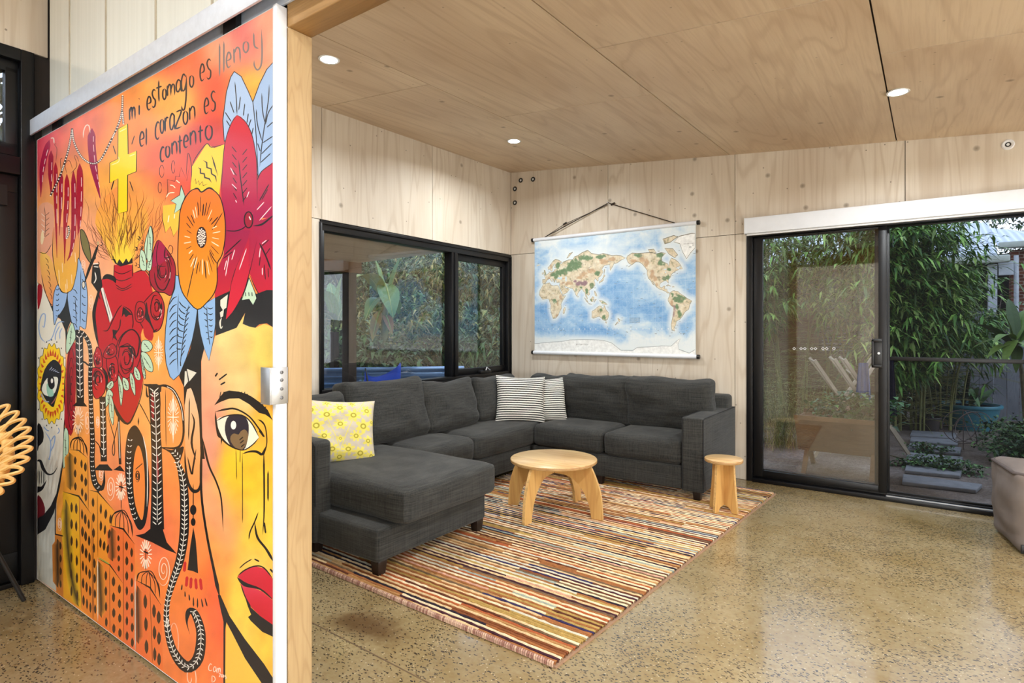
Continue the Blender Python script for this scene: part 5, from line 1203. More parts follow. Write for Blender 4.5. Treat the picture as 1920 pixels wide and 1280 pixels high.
EUAS = [(-9,43.5),(-9,37),(-6,36),(-1,37),(3,42),(7,43.5),(10,44),(12,42),(16,38.5),(18,40),(13,45.5),(19,42),(21,37),(24,38),(23,40.5),(27,41),(27,37),(31,36.5),(36,36.5),(34.5,31.5),(37,25),(40,20),(43,13),(48,14),(54,17),(59.5,22.5),(56,25.5),(51,25),(48,30),(52,28),(57,26.5),(62,25),(67,24.5),(70,21),(73,17),(75,12),(77.5,8),(80,13),(82,16.5),(87,21),(91,22.5),(94,17),(97,16.5),(98.5,10),(101,4),(104,1.5),(103,6),(100,12),(103,11),(106,9),(109,12),(107,18),(110,21),(116,23),(121,28),(121,33),(119,36.5),(122,40),(125,38),(126.5,35),(129,36),(129,41),(135,44),(140,50),(137,54),(143,59),(155,59.5),(156,51),(162,57),(164,60),(172,61),(180,64),(190,66),(180,69),(170,70),(160,70),(140,73),(130,72),(113,74),(104,77.5),(90,75.5),(80,73),(72,72),(68,69),(60,69),(53,68.5),(44,67),(40,64.5),(34,66.5),(41,67),(34,69.5),(25,71),(18,69),(12,65),(5,61),(7,58),(11,59),(13,55.5),(17,57),(17,61),(22,65.5),(25,65),(21,61),(28,60),(23,58),(20,55),(12,54),(8,55),(8,57),(8,53.5),(2,51),(-4,48.5),(-1,46),(-2,43.5)]
AFR = [(-6,35.8),(-9.5,31),(-16.5,22),(-17.5,14.7),(-13,9),(-8,4.5),(2,6),(8,4.5),(9.5,0),(13,-8),(12,-16),(15,-26),(18.5,-34.4),(26,-33.5),(32,-28),(35,-22),(40,-15),(39,-6),(43,1),(51,11),(44,11),(39,16),(36,23),(33,29),(32,31),(25,31.7),(20,31),(15,32.3),(10.5,35),(10,37),(0,36)]
AUS = [(114,-22),(114,-34),(118,-35),(124,-33),(131,-31.5),(136,-34.5),(140,-38),(146,-39),(150,-37),(153,-30),(152,-25),(146,-19),(145,-15),(142.5,-10.7),(141,-16.5),(136,-15),(136.5,-12),(131,-12),(127,-14),(122,-18)]
NAM = [(192,65.6),(195,61),(198,59),(203,57),(196,54.5),(206,58),(212,60.5),(220,60),(226,57),(232,52),(236,48),(236,42),(239,35),(243,32),(248,25),(251,23),(247,30),(246,31.5),(252,25),(255,20),(261,16),(268,13.5),(274,11),(278,8),(282,8),(277,11),(276.5,15.5),(271.5,16),(273,21),(270,21),(266,18),(262,20),(263,26),(270,29.5),(275,30),(278,27),(279.5,25.2),(279,31),(284,36),(286,40.5),(290,42.5),(294,44.5),(300,46),(294,49),(304,52),(298,57),(292,60),(285,62),(282,58),(280,52),(278,55),(266,59),(266,64),(274,68),(265,69),(255,68),(245,70),(232,70),(219,70),(204,71),(194,68)]
SAM = [(282,8),(288,12),(298,10.5),(303,6),(310,2),(315,-2),(325,-7.5),(321,-14),(319,-22),(312,-26),(307,-33),(302,-38),(295,-41),(294,-46),(291,-51),(292,-55),(286,-53),(285,-46),(287,-37),(289,-27),(289.5,-18),(284,-14),(279,-6),(279,-2),(282,3)]
GRN = [(315,60),(308,67),(302,76),(290,78),(300,82),(325,83.3),(331,83),(331,71),(322,66)]
ANT = [(-30,-72),(-10,-71),(10,-70),(40,-69),(60,-67),(90,-66.5),(115,-66.5),(140,-66.8),(160,-70),(168,-73),(180,-77),(205,-77),(215,-74),(245,-73),(265,-72),(285,-72),(297,-66),(303,-64),(298,-70),(300,-75),(320,-78),(331,-75),(331,-80.5),(-30,-80.5)]
ISL = [[(-5,50),(1,51.5),(0,54),(-2,57.5),(-5,58.5),(-5,54)],[(-10,52),(-6,52.5),(-6,55),(-10,54)],[(131,31.5),(136,34),(140.5,36),(141,41),(145,43.5),(142,45.5),(140,41),(136,36.5),(131,34)],[(44,-25),(47,-25),(50,-16),(49,-12.5),(44.5,-17)],[(96,5.5),(104,-2),(106,-6),(101,-2.5)],[(109,1.5),(113,-3.5),(117,-3),(119,5),(116,7),(112,3)],[(119,-5),(121,1),(125,1.5),(121,-2)],[(131,-1),(138,-2),(146,-6.5),(150,-10.5),(143,-9),(138,-8),(134,-4)],[(105,-6.5),(114,-8.5),(108,-7.8)],[(167,-46.5),(171,-44),(174,-41.5),(171.5,-41.5)],[(173,-35),(178.5,-38),(176,-41.5),(174.5,-39)],[(120,18),(124,13),(126,7),(122,8),(120,14)],[(145,-41),(148.5,-41),(147,-43.7)],[(275,22),(285,20),(279,23)],[(288,20),(291.5,18.5),(287,18.3)],[(336-3,66),(331,64)],[(292,62),(298,65),(288,72),(272,73),(280,67),(287,64)],[(242,69.5),(255,69),(250,73),(238,73)],[(272,77),(283,78),(298,82),(290,83),(268,81)],[(53,71),(60,76),(68,77),(57,72)],[(142,46),(144,53),(142.5,54)],[(80,6.5),(82,7),(80.5,9.7)],[(121,22),(122,25),(120.5,24)],[(301,47),(307,47),(304,51.5)]]
ISL = [i for i in ISL if len(i) > 2]
LAND, GREEN, BROWN, MAUVE, ICE = (224, 216, 194), (112, 138, 104), (196, 166, 134), (150, 122, 128), (238, 240, 238)
import numpy as np
smp = []
for pts in [EUAS, AFR, AUS, NAM, SAM, GRN, ANT[:-2]]+ISL:
    for i in range(len(pts)):
        a, b = pts[i], pts[(i+1) % len(pts)]; n_ = max(1, int(math.hypot(b[0]-a[0], b[1]-a[1])/1.5))
        smp += [(a[0]+(b[0]-a[0])*k/n_, mil(max(-81, min(83, a[1]+(b[1]-a[1])*k/n_)))*57.3) for k in range(n_)]
smp = np.array(smp); nx, nz = 150, 100
X_ = np.linspace(MXL, MXR, nx+1); Z_ = np.linspace(MZB, MZT, nz+1); LO = (X_+3.26798)/.004751; LA = (Z_-1.57854)/.28793*57.3
dmin = np.stack([np.min(np.hypot(smp[None, :, 0]-LO[:, None], (smp[None, :, 1]-la)*1.0), axis=1) for la in LA], 1)
shelf = np.clip(1.15-dmin/11, 0, 1)**1.3
arc = np.clip(1-((LO-105)/95)**4, 0, 1)[:, None]*np.clip(1-((LA-88)/26)**2, 0, 1)[None, :]*.85
ber = np.clip(1-((LO-186)/20)**2, 0, 1)[:, None]*np.clip(1-((LA-69)/16)**2, 0, 1)[None, :]
shelf = np.maximum(np.maximum(shelf*.9, arc), ber)
mb = MB(); V = [(x, YMAP, z) for x in X_ for z in Z_]; F = []; cs = [(float(v),)*3+(1.0,) for v in shelf.reshape(-1)]
for i in range(nx):
    for j in range(nz): a = i*(nz+1)+j; F.append((a, a+nz+1, a+nz+2, a+1))
mb.add(V, F, 0, cs)
mb.add([(MXL, YMAP+.0012, MZB), (MXR, YMAP+.0012, MZB), (MXR, YMAP+.0012, MZT), (MXL, YMAP+.0012, MZT)], [(3, 2, 1, 0)], 0, (1.0, 1.0, 1.0, 1.0))
sheet_o = mb.build('map_sheet', 'map_sea', wm)
def landcol(lon, lat):
    n = noise.noise(Vector((lon*.11, lat*.16, 2)))+.6*noise.noise(Vector((lon*.3, lat*.4, 5))); c = LAND
    g = b_ = m_ = 0
    for (x, y, rx, ry) in GB: g = max(g, 1.25-((lon-x)/rx)**2*.55-((lat-y)/ry)**2*.55)
    for (x, y, rx, ry) in BB: b_ = max(b_, 1.25-((lon-x)/rx)**2*.5-((lat-y)/ry)**2*.5)
    for (x, y, rx, ry) in MB_: m_ = max(m_, 1.25-((lon-x)/rx)**2*.5-((lat-y)/ry)**2*.5)
    def mx(a, b, k): k = max(0, min(1, k)); return tuple(p+(q-p)*k for p, q in zip(a, b))
    c = mx(c, (206, 190, 160), .5+n); c = mx(c, GREEN, (g+n*.9)*2.2-.7); c = mx(c, BROWN, (b_+n*.7)*1.4-.35); c = mx(c, MAUVE, (m_+n*.6)*1.6-.5); return c
GB = ((72, 62, 14, 6.5), (46, 55, 11, 5), (32, 52, 7, 4), (30, 62, 5, 4), (100, 70, 14, 2.6), (134, 69.5, 9, 2), (114, 28, 4, 4), (102, 18, 3, 5), (127, 48, 5, 3), (20, 50, 6, 2.5), (60, 58, 8, 4), (88, 25, 3, 2), (27, 46, 5, 2), (300, -3, 10, 6), (302, -28, 3.5, 6), (287, 5, 3, 4), (296, -17, 3, 5), (142, -33, 3.5, 4), (135, -19, 3, 3), (264, 66, 9, 3), (266, 57, 6, 3), (278, 35, 4, 4), (272, 33, 4, 3), (216, 68, 7, 2), (281, 47, 4, 2), (22, 0, 4, 4), (-2, 52, 1.5, 2), (28, -2, 1.6, 2), (106, -1, .1, .1), (112, 0, 2, 2.5), (141, -5, 4, 2), (76, 21, 3, 3))
BB = ((95, 47, 9, 4), (140, 64, 9, 3), (112, 52, 8, 3), (62, 34, 6, 3), (84, 43, 6, 2), (160, 66, 6, 2), (246, 41, 4, 6), (252, 34, 3.5, 4), (235, 57, 4, 5), (257, 25, 2.2, 3), (226, 62, 5, 2.5), (208, 62, 6, 1.8), (37, 8, 3, 4), (44, 35, 5, 2), (53, 33, 3, 3), (286, -10, 2, 6), (8, 45.5, 3, 1.2), (30, -4, 1.6, 5), (13, 63, 1.5, 4), (29, -29, 2.5, 2.2), (45, 42.5, 4, .9))
MB_ = ((87, 33, 10, 3.4), (98, 33, 5, 4), (74, 37, 4, 2), (291.5, -20, 1.6, 5), (290, -30, .9, 5))
for pts in [EUAS, AFR, AUS, NAM, SAM]+ISL: am.fine(pts, landcol, 2.2)
am.poly(GRN, ICE); am.poly(ANT, ICE); am.poly([(-25,64),(-14,65.5),(-18,66.5),(-24,66)], LAND)
rnd = random.Random(9)
for pts in [EUAS, AFR, AUS, NAM, SAM, GRN]+ISL: am.ribbon(pts+[pts[0]], .55, (120, 118, 100), smooth=0)
am.ribbon(ANT[:-2], .5, (150, 158, 160), smooth=0)
for L_ in ([(36, 45), (41, 46.8), (41, 41.5), (34, 42.5), (29, 43.5), (31, 46)], [(49, 46), (53, 46), (53, 38), (50, 38)], [(268, 48), (275, 46.5), (276, 48.5)], [(272, 43), (275, 45), (275, 42)]): am.poly(L_, (206, 224, 234))
for k in range(150):                                       # specks of lettering too small to read
    x = rnd.uniform(-25, 328); y = rnd.uniform(-62, 74); am.ribbon([(x, y), (x+rnd.uniform(1.5, 5), y)], .55, (128, 136, 140), smooth=0)
for k in range(24):
    if k not in (5, 11, 15): am.poly([(-8+13.0*k, -52.6), (-5.6+13.0*k, -52.6), (-5.6+13.0*k, -51.5), (-8+13.0*k, -51.5)], (250, 250, 250))
for r_ in range(5):
    for k in range(14): x = 199+k*1.6+rnd.uniform(-.3, .3); am.ribbon([(x, -35-1.8*r_), (x+1.1, -35-1.8*r_)], .6, (110, 126, 146), smooth=0)
M['map_ink'] = attr_mat('map_ink', .5, .4, var=.13, scale=34)
am.mb.build('printed_land', 'map_ink', wm)
for (txt, lon, lat, sz_) in (('ANTARCTICA', 76, -72.5, .016), ('GREENLAND', 309, 75, .012), ('RUSSIA', 88, 61, .012), ('CANADA', 255, 60, .011), ('AUSTRALIA', 128, -26, .009)):
    cu = bpy.data.curves.new('map_name', 'FONT'); cu.body = ' '.join(txt); cu.size = sz_; p = ll(lon, lat, .0006)
    o = bpy.data.objects.new('map_name', cu); C.objects.link(o); o.location = p; o.rotation_euler = (pi/2, 0, 0)
    dg = bpy.context.evaluated_depsgraph_get(); me = bpy.data.meshes.new_from_object(o.evaluated_get(dg)); me.transform(Matrix.Translation(p) @ Matrix.Rotation(pi/2, 4, 'X')); bpy.data.objects.remove(o)
    me.materials.clear(); me.materials.append(M['cord'] if txt != 'x' else None); oo = bpy.data.objects.new('map_name', me); C.objects.link(oo); oo.parent = sheet_o
for (nm, z) in (('top_rod', MZT+.012), ('bottom_rod', MZB-.014)):
    mb = MB(); n = 14; r = .019
    mb.tube([(MXL-.012, YMAP+.002, z), (MXR+.012, YMAP+.002, z)], r, 16); rod = mb.build(nm, 'white_metal', wm, smooth=True)
    for (xa, xb) in ((MXL-.035, MXL-.011), (MXR+.011, MXR+.035)):
        mb = MB(); mb.tube([(xa, YMAP+.002, z), (xb, YMAP+.002, z)], r*1.08, 16); mb.build('end_cap', 'black_plastic', rod)
pk = onY(1140, 381, DY-.02); mb = MB()
for x in (MXL+.13, MXR-.19): mb.tube([(x, YMAP-.005, MZT+.03), (pk.x+(-.01 if x < pk.x else .01), DY-.014, pk.z)], .0045, 6)
mb.tube([(MXL+.13, YMAP-.004, MZT+.03), (MXL+.36, DY-.014, MZT+.145), (pk.x-.01, DY-.012, pk.z-.012)], .003, 6)
for (x, z) in ((MXL+.365, MZT+.15), (pk.x+.05, pk.z-.012)): mb.tube([(x-.02, DY-.015, z-.008), (x+.02, DY-.016, z+.008)], .009, 6)
mb.build('hanging_cord', 'cord', wm, smooth=True)
mb = MB(); mb.tube([(pk.x, DY, pk.z+.006), (pk.x, DY-.03, pk.z+.008)], .005, 8); mb.build('nail', 'steel', wm)

# ================================================================== THE MURAL on the sliding door
CR = {'p': (0, 0, 1), 'a': (60, 140, 4.571), 'b': (280, 0, 3.7667), 'c': (60, 400, 4.571), 'd': (280, 300, 4.2667), 'e': (60, 600, 4.571), 'g': (280, 560, 4.2667), 'i': (60, 820, 2.846), 'j': (280, 820, 2.781)}
def q_(k, u, v): o_ = CR[k]; return (o_[0]+u/o_[2], o_[1]+v/o_[2])
LIM = (MX0+.004, MX1-.001, MZ0+.003, MZ1-.003)
def mural_pl(x, y, off):
    p = onY(x, y, YM); return Vector((min(LIM[1], max(LIM[0], p.x)), YM-.0004-off, min(LIM[3], max(LIM[2], p.z))))
ART = Art(mural_pl, .000015, 1.6)
def P(k, pts): return [q_(k, *t) if not isinstance(t[0], str) else q_(*t) for t in pts]
def F(k, pts, col, sm=0):
    w_ = P(k, pts)
    if sm: w_ = [(v.x, v.y) for v in catmull([Vector((a, b, 0)) for a, b in w_], sm, True)]
    ART.poly(w_, col); return w_
def S(k, pts, w_, col=(18, 16, 18), tp=(.12, .12), sm=4):
    s = CR[k][2]; ww = [x/s for x in w_] if isinstance(w_, (list, tuple)) else w_/s
    ART.ribbon(P(k, pts), ww, col, tp, smooth=sm)
def FO(k, pts, col, w_=6, sm=3, oc=(18, 16, 18)):
    w = F(k, pts, col, sm); ART.ribbon(w+[w[0]], w_/CR[k][2], oc, None, smooth=0)
def grad(c0, c1, y0, y1): return lambda x, y: tuple(a+(b-a)*max(0, min(1, (y-y0)/(y1-y0))) for a, b in zip(c0, c1))
K = (20, 18, 20); W = (238, 232, 220)
BLOB = [(75, 270, 40, 50, (212, 66, 92)), (150, 260, 45, 45, (232, 108, 78)), (200, 330, 45, 60, (242, 166, 62)), (130, 330, 40, 50, (242, 166, 96)), (260, 230, 45, 40, (240, 140, 60)), (330, 200, 40, 40, (246, 172, 78)), (345, 110, 40, 40, (230, 104, 58)), (420, 90, 35, 40, (244, 172, 132)), (405, 165, 30, 45, (218, 78, 46)), (450, 70, 30, 40, (206, 84, 92)), (500, 60, 40, 50, (232, 150, 120)), (385, 255, 35, 40, (196, 58, 52)), (460, 180, 30, 40, (244, 160, 52)), (300, 300, 40, 45, (226, 92, 58)), (255, 380, 50, 60, (244, 160, 74)), (175, 420, 35, 60, (242, 164, 122)), (335, 335, 35, 35, (214, 74, 52)), (300, 400, 35, 60, (242, 140, 76)), (320, 640, 40, 60, (244, 160, 70)), (300, 780, 40, 70, (246, 166, 92)), (230, 800, 40, 60, (246, 162, 84)), (130, 720, 30, 60, (244, 172, 120)), (250, 910, 40, 50, (240, 130, 82)), (335, 900, 40, 60, (244, 142, 70)), (205, 860, 35, 50, (238, 140, 96)), (300, 1010, 40, 60, (238, 116, 78)), (350, 1000, 30, 60, (244, 140, 74)), (350, 1190, 50, 60, (242, 128, 64)), (410, 1150, 30, 60, (238, 96, 58)), (170, 600, 30, 60, (246, 186, 134)), (180, 1100, 60, 80, (240, 150, 50)), (330, 1100, 50, 50, (242, 128, 52)), (360, 700, 30, 70, (238, 124, 56)), (150, 900, 40, 70, (242, 160, 60))]
def mixb(BL):
    def fn(x, y):
        sw = 1e-9; c = [0, 0, 0]
        for (bx, by, rx, ry, bc) in BL:
            d = ((x-bx)/rx)**2+((y-by)/ry)**2
            if d > 22: continue
            k = math.exp(-d); sw += k
            for i in range(3): c[i] += k*bc[i]
        f = 1+.10*noise.noise(Vector((x*.03, y*.03, 4)))+.05*noise.noise(Vector((x*.09, y*.06, 1)))
        return tuple(min(255, v/sw*f) for v in c) if sw > 1e-6 else (238, 130, 60)
    return fn
BGF = mixb(BLOB)
def proj(Pt): q = Vector(Pt)-CAMP; z = q.dot(FW); return (960+FPX*q.dot(RT)/z, HOR-FPX*q.z/z)
# airbrushed ground coat
nx, nz = 84, 90; V = []; Fc = []; cs = []
for i in range(nx+1):
    for j in range(nz+1):
        x = LIM[0]+(LIM[1]-LIM[0])*i/nx; z = LIM[2]+(LIM[3]-LIM[2])*j/nz; V.append((x, YM-.0004, z)); cs.append(rgb(*BGF(*proj((x, YM, z)))))
for i in range(nx):
    for j in range(nz): a = i*(nz+1)+j; Fc.append((a, a+nz+1, a+nz+2, a+1))
ART.mb.add(V, Fc, 0, cs)
# ---- pale skull face at the far end, raw panel below it
F('i', [(5, 420), (60, 470), (110, 400), (132, 335), (127, 560), (122, 740), (132, 822), (5, 742)], (196, 194, 180))
for k in range(14): S('i', [(18+8*k, 470+14*abs(7-k)*.3), (17+8*k, 750+4.5*k)], 2.2, (214, 214, 202))
F('c', [(30, 590), (50, 600), (95, 640), (150, 770), (195, 880), (250, 915), (287, 1020), ('e', 288, 350), ('e', 280, 520), ('e', 275, 650), ('e', 285, 800), ('e', 275, 900), ('e', 272, 1100), ('i', 168, 100), ('i', 150, 240), ('i', 128, 350), ('i', 70, 470), ('i', 5, 500)], (226, 220, 202))
F('c', [(60, 560), (85, 610), (130, 720), (190, 870), (245, 905), (285, 1000), (292, 1110), (305, 1000), (330, 930), (370, 990), (320, 850), (305, 720), (200, 640), (120, 690)], (36, 40, 42))
for pts in ([(120, 1110), (75, 1060), (60, 960), (85, 870), (115, 870), (105, 970), (88, 960)], [(120, 1100), (170, 1070), (210, 960), (240, 930), (280, 930)], [(200, 1090), (205, 1030), (240, 960)], [(240, 1080), (240, 1020), (260, 980)]): S('c', pts, 9, (134, 164, 206))
for pts in ([(100, 910), (125, 940), (150, 950)], [(110, 950), (160, 1040), (155, 1160), (145, 1190), (160, 1190)], [(155, 1050), (195, 990), (190, 1060), (160, 1130)], [(225, 920), (235, 950), (218, 975)]): S('e', pts, 9, (134, 164, 206))
# sunflower eye
F('e', [(170+125*(1+.05*cos(18*2*pi*k/144))*cos(2*pi*k/144), 545+335*(1+.05*cos(18*2*pi*k/144))*sin(2*pi*k/144)) for k in range(144)], lambda x, y: (246, 204, 34))
for k in range(30):
    a = 2*pi*k/30; S('e', [(170+92*cos(a), 545+240*sin(a)), (170+114*cos(a), 545+300*sin(a))], [20, 8], (214, 92, 24) if k % 2 else (196, 60, 26), (0, .5))
w_ = [(170+125*(1+.05*cos(18*2*pi*k/144))*cos(2*pi*k/144), 545+335*(1+.05*cos(18*2*pi*k/144))*sin(2*pi*k/144)) for k in range(145)]; S('e', w_, 4, sm=0)
for k in range(20): a = 2*pi*k/20; ART.dot(q_('e', 170+140*cos(a), 545+375*sin(a)), 1, 1.6, K)
F('e', [(75, 560), (110, 420), (180, 340), (235, 370), (255, 440), (240, 560), (200, 700), (180, 745), (130, 700), (80, 610)], (28, 28, 32), 3)
F('e', [(85, 585), (128, 500), (190, 485), (225, 505), (200, 615), (150, 650), (105, 635)], (228, 226, 208), 3)
F('e', [(128, 545), (165, 560), (188, 640), (150, 655), (130, 622)], (150, 196, 172), 3)
F('e', [(135, 500), (180, 478), (196, 560), (172, 592), (145, 570)], K, 3); ART.dot(q_('e', 172, 520), 2.2, 4.6, W)
for k in range(5): S('e', [(150+16*k, 430+4*k), (175+15*k, 400+12*k)], 7, (150, 156, 176))
S('e', [(75, 620), (110, 690), (150, 700)], 12, (150, 160, 176)); S('e', [(210, 650), (190, 690), (165, 720)], 9, (150, 90, 80))
# nose, mouth, chin of the skull face
F('e', [(45, 905), (70, 890), (100, 960), (95, 1040), (60, 1080), (45, 1120)], K, 2)
S('i', [(22, 125), (45, 125), (60, 165), (85, 195), (115, 190), (140, 150)], [10, 14, 18, 10, 6, 3]); F('i', [(22, 170), (60, 180), (75, 200), (68, 240), (40, 260), (22, 262)], (214, 212, 196), 2)
for k in range(4): S('i', [(28+12*k, 176), (27+12*k, 248)], 4)
F('i', [(22, 258), (50, 262), (80, 225), (60, 275), (40, 290), (22, 292)], K, 2); F('i', [(22, 312), (48, 320), (70, 375), (62, 420), (24, 428)], (112, 22, 34), 2)
F('i', [(18, 425), (60, 415), (100, 365), (130, 300), (150, 200), (160, 130), (150, 260), (118, 400), (72, 490), (18, 512)], K)
S('e', [(292, 330), (282, 520), (278, 680), (288, 800), (277, 900), (272, 1150), ('i', 150, 240), ('i', 128, 350), ('i', 125, 540), ('i', 130, 815)], 9)
# ---- flowers over the skull face
F('c', [(45, 0), (45, 280), (70, 330), (120, 340), (175, 260), (190, 110), (180, -70), (90, -90)], (228, 160, 128), 2)
F('c', [(80, 330), (72, 450), (105, 640), (150, 760), (185, 790), (220, 640), (190, 460), (150, 370)], grad((238, 190, 90), (230, 140, 84), 470, 570), 2)
F('c', [(185, 120), (178, 350), (212, 560), (250, 660), (290, 680), (345, 650), (392, 500), (410, 300), (400, 180), (330, 140)], grad((226, 142, 104), (238, 176, 66), 430, 500), 3)
S('c', [(185, 120), (178, 350), (212, 560), (250, 660), (290, 680), (345, 650), (392, 500), (410, 300), (400, 180)], 6)
S('c', [(80, 520), (105, 640), (150, 760), (185, 790)], 6); S('c', [(60, 330), (120, 340), (170, 260)], 5)
for k in range(7): S('c', [(115+6*k, 380+50*k), (135+6*k, 400+52*k), (140+5*k, 425+52*k)], 5)
for (x, y) in ((230, 480), (260, 420), (300, 560), (340, 520), (290, 600), (370, 330), (235, 560)): S('c', [(x, y), (x+4, y+90)], 5, (250, 226, 190))
for k in range(5): S('c', [(115, 20+45*k), (150, -10+45*k)], 4); S('c', [(110, 30+45*k), (80, 0+45*k)], 4, W)
S('c', [(105, -60), (118, 60), (110, 220)], 4); F('c', [(82, 160), (98, 155), (102, 220), (88, 268), (74, 240)], (240, 214, 170), 2)
F('c', [(48, 620), (80, 610), (92, 660), (76, 760), (50, 825)], (158, 26, 40), 2)
BLUE = (148, 180, 222)
FO('c', [(222, 610), (190, 680), (180, 800), (192, 955), (215, 900), (280, 800), (303, 700), (298, 685), (250, 670)], BLUE, 5)
FO('c', [(400, 380), (455, 540), (478, 720), (470, 900), (458, 990), (412, 965), (405, 1000), (360, 990), (322, 850), (305, 690), (350, 645), (388, 480)], BLUE, 5)
S('c', [(420, 480), (418, 700), (414, 960)], 5); S('c', [(370, 720), (378, 860), (380, 960)], 5)
for k in range(6):
    S('c', [(205, 650+45*k), (222, 655+45*k), (232, 640+45*k)], 6); S('c', [(352, 650+58*k), (372, 660+58*k), (390, 690+58*k)], 6); S('c', [(430, 560+68*k), (442, 580+68*k), (462, 585+68*k)], 6)
# ---- chillies
def chili(pts, w_, col=(158, 14, 50)):
    S('p', pts, w_, col, (.10, .5)); n_ = len(pts)
    Q = catmull([Vector((x+w_*.22, y, 0)) for x, y in pts], 6); 
    for i in range(3, len(Q)-4, 3): ART.ribbon([(Q[i].x, Q[i].y), (Q[i+1].x, Q[i+1].y), (Q[i+2].x, Q[i+2].y)], 1.1, (244, 210, 206), None, smooth=0)
def qa(*l): return [q_(*t) for t in l]
chili(qa(('a', 150, 560), ('a', 105, 720), ('a', 82, 860), ('a', 76, 1050)), 11, (164, 14, 62))
chili(qa(('a', 165, 650), ('a', 160, 850), ('a', 165, 1040)), 9.5)
chili(qa(('a', 203, 750), ('a', 205, 950), ('a', 205, 1150), ('c', 215, 380)), 8.5, (166, 16, 44))
chili(qa(('a', 250, 830), ('a', 247, 1050), ('c', 235, 190)), 8.5)
chili(qa(('a', 300, 850), ('a', 300, 1080), ('c', 285, 120), ('c', 280, 430)), 10, (170, 16, 40))
chili(qa(('a', 355, 820), ('a', 360, 1050), ('c', 358, 150), ('c', 335, 330), ('c', 300, 410)), 10)
chili(qa(('a', 410, 760), ('a', 412, 1000), ('c', 405, 60), ('c', 395, 190)), 12.5, (168, 14, 42))
chili(qa(('a', 515, 460), ('a', 512, 600), ('a', 530, 780), ('a', 555, 920), ('a', 585, 1060)), 15, (152, 12, 66))
S('a', [(500, 500), (490, 440), (465, 435), (445, 480), (440, 545)], 9, (236, 214, 196)); S('a', [(160, 545), (185, 545), (190, 590)], 9, (236, 214, 196))
for pts in ([(205, 745), (215, 640), (195, 600), (210, 590)], [(250, 820), (245, 730), (262, 715)], [(300, 850), (285, 770), (320, 735), (350, 810)], [(405, 750), (385, 700), (365, 700), (385, 780), (330, 850)]): S('a', pts, 5, (110, 60, 40))
# bead chains
def beads(pts, r=1.45):
    Q = catmull([Vector((*q_('a', *t), 0)) for t in pts], 14); ART.ribbon([(v.x, v.y) for v in Q], 3.8, (44, 30, 30), None, smooth=0); d = 0; last = Q[0]
    L = None
    for v in Q[1:]:
        d += (v-last).length; last = v
        if d > 3.1: ART.dot((v.x, v.y), r, r, (240, 226, 214), L, 8); d = 0
beads([(345, 460), (330, 560), (300, 690), (240, 870), (160, 1035)]); beads([(345, 460), (360, 570), (415, 690), (500, 757), (580, 738), (660, 600), (740, 430), (772, 310), (778, 180)]); beads([(775, 310), (785, 420)])
beads([(312, 1295), (318, 1350), (300, 1400)])
# ---- burning heart: flames
F('c', [(700, 425), (630, 270), (540, 80), (590, -90), (680, -190), (760, -240), (850, -160), (930, -100), (1000, 20), (950, 200), (890, 310), (860, 410)], grad((236, 136, 70), (246, 196, 62), 330, 490), 2)
F('c', [(715, 430), (705, 330), (735, 220), (730, 60), (765, -90), (800, -60), (820, 100), (815, 250), (850, 350), (850, 420)], grad((244, 180, 60), (250, 214, 56), 380, 490), 2)
rnd = random.Random(12)
for k in range(120):
    u = k/119; x = 680+190*u; y = 420; ang = radians(202+136*u); skip = rnd.uniform(0, 420); dist = 0; Lm = skip+rnd.uniform(120, 300); pts = []; ph = rnd.uniform(0, 6.3)
    while dist < Lm:
        a_ = ang+.42*sin(dist/42+ph)+(radians(270)-ang)*min(1, dist/900); x += 15*cos(a_)*.85; y += 15*sin(a_)*1.2; dist += 17
        if dist > skip and y > -420: pts.append((x, y))
    if len(pts) > 3: S('c', pts, 3.4, (104, 48, 22), (.25, .4), 2)
for k in range(16):
    a = rnd.choice((rnd.uniform(500, 690), rnd.uniform(880, 960))); y = rnd.uniform(180, 450); S('c', [(a, y), (a+14, y+10), (a+10, y+30), (a-6, y+24)], 6, K)
# cross
FO('a', [(740, 465), (822, 422), (826, 682), (900, 652), (896, 830), (822, 860), (820, 1170), (738, 1190), (740, 892), (668, 928), (670, 755), (738, 722)], (246, 212, 20), 6, 0)
S('a', [(752, 490), (812, 460)], 7, (250, 240, 170)); S('a', [(680, 775), (745, 745), (745, 700)], 6, (250, 240, 170)); S('a', [(835, 700), (888, 678)], 6, (250, 240, 170))
for pts in ([(695, 605), (720, 685)], [(880, 520), (855, 600)], [(838, 910), (870, 1002)], [(705, 905), (680, 990)]): S('a', pts, 8)
# heart body
F('c', [(600, 560), (560, 720), (530, 850), (545, 1000), (575, 1150), ('e', 600, 420), ('e', 640, 560), ('e', 690, 680), ('e', 740, 810), ('e', 822, 890), ('e', 885, 790), ('e', 930, 650), ('e', 955, 500), ('e', 945, 300), ('e', 935, 120), (945, 1000), (1010, 900), (1045, 720), (1015, 560), (960, 485), (870, 512), (864, 440), (705, 440), (702, 545), (640, 530)], grad((196, 16, 38), (180, 14, 30), 500, 790))
S('c', [(600, 570), (560, 720), (532, 850), (545, 1000), (575, 1160)], [14, 24, 30, 26, 12]); S('c', [(602, 565), (645, 540), (700, 560), (720, 600)], [20, 44, 40, 10])
S('e', [(690, 680), (740, 810), (822, 888), (885, 790), (935, 650), (958, 500)], [10, 30, 18, 10, 8, 8])
S('c', [(870, 512), (960, 486), (1010, 545), (1020, 640)], 8)
F('c', [(690, 385), (715, 430), (760, 455), (865, 425), (862, 375), (830, 420), (810, 385), (780, 430), (750, 390), (730, 430), (712, 390)], K)
for pts in ([(705, 490), (740, 512), (790, 515), (862, 480)], [(705, 555), (770, 578), (862, 545)], [(712, 605), (780, 645), (862, 600)], [(720, 635), (780, 660), (862, 625)], [(705, 440), (702, 545)], [(864, 430), (864, 545)]): S('c', pts, 7)
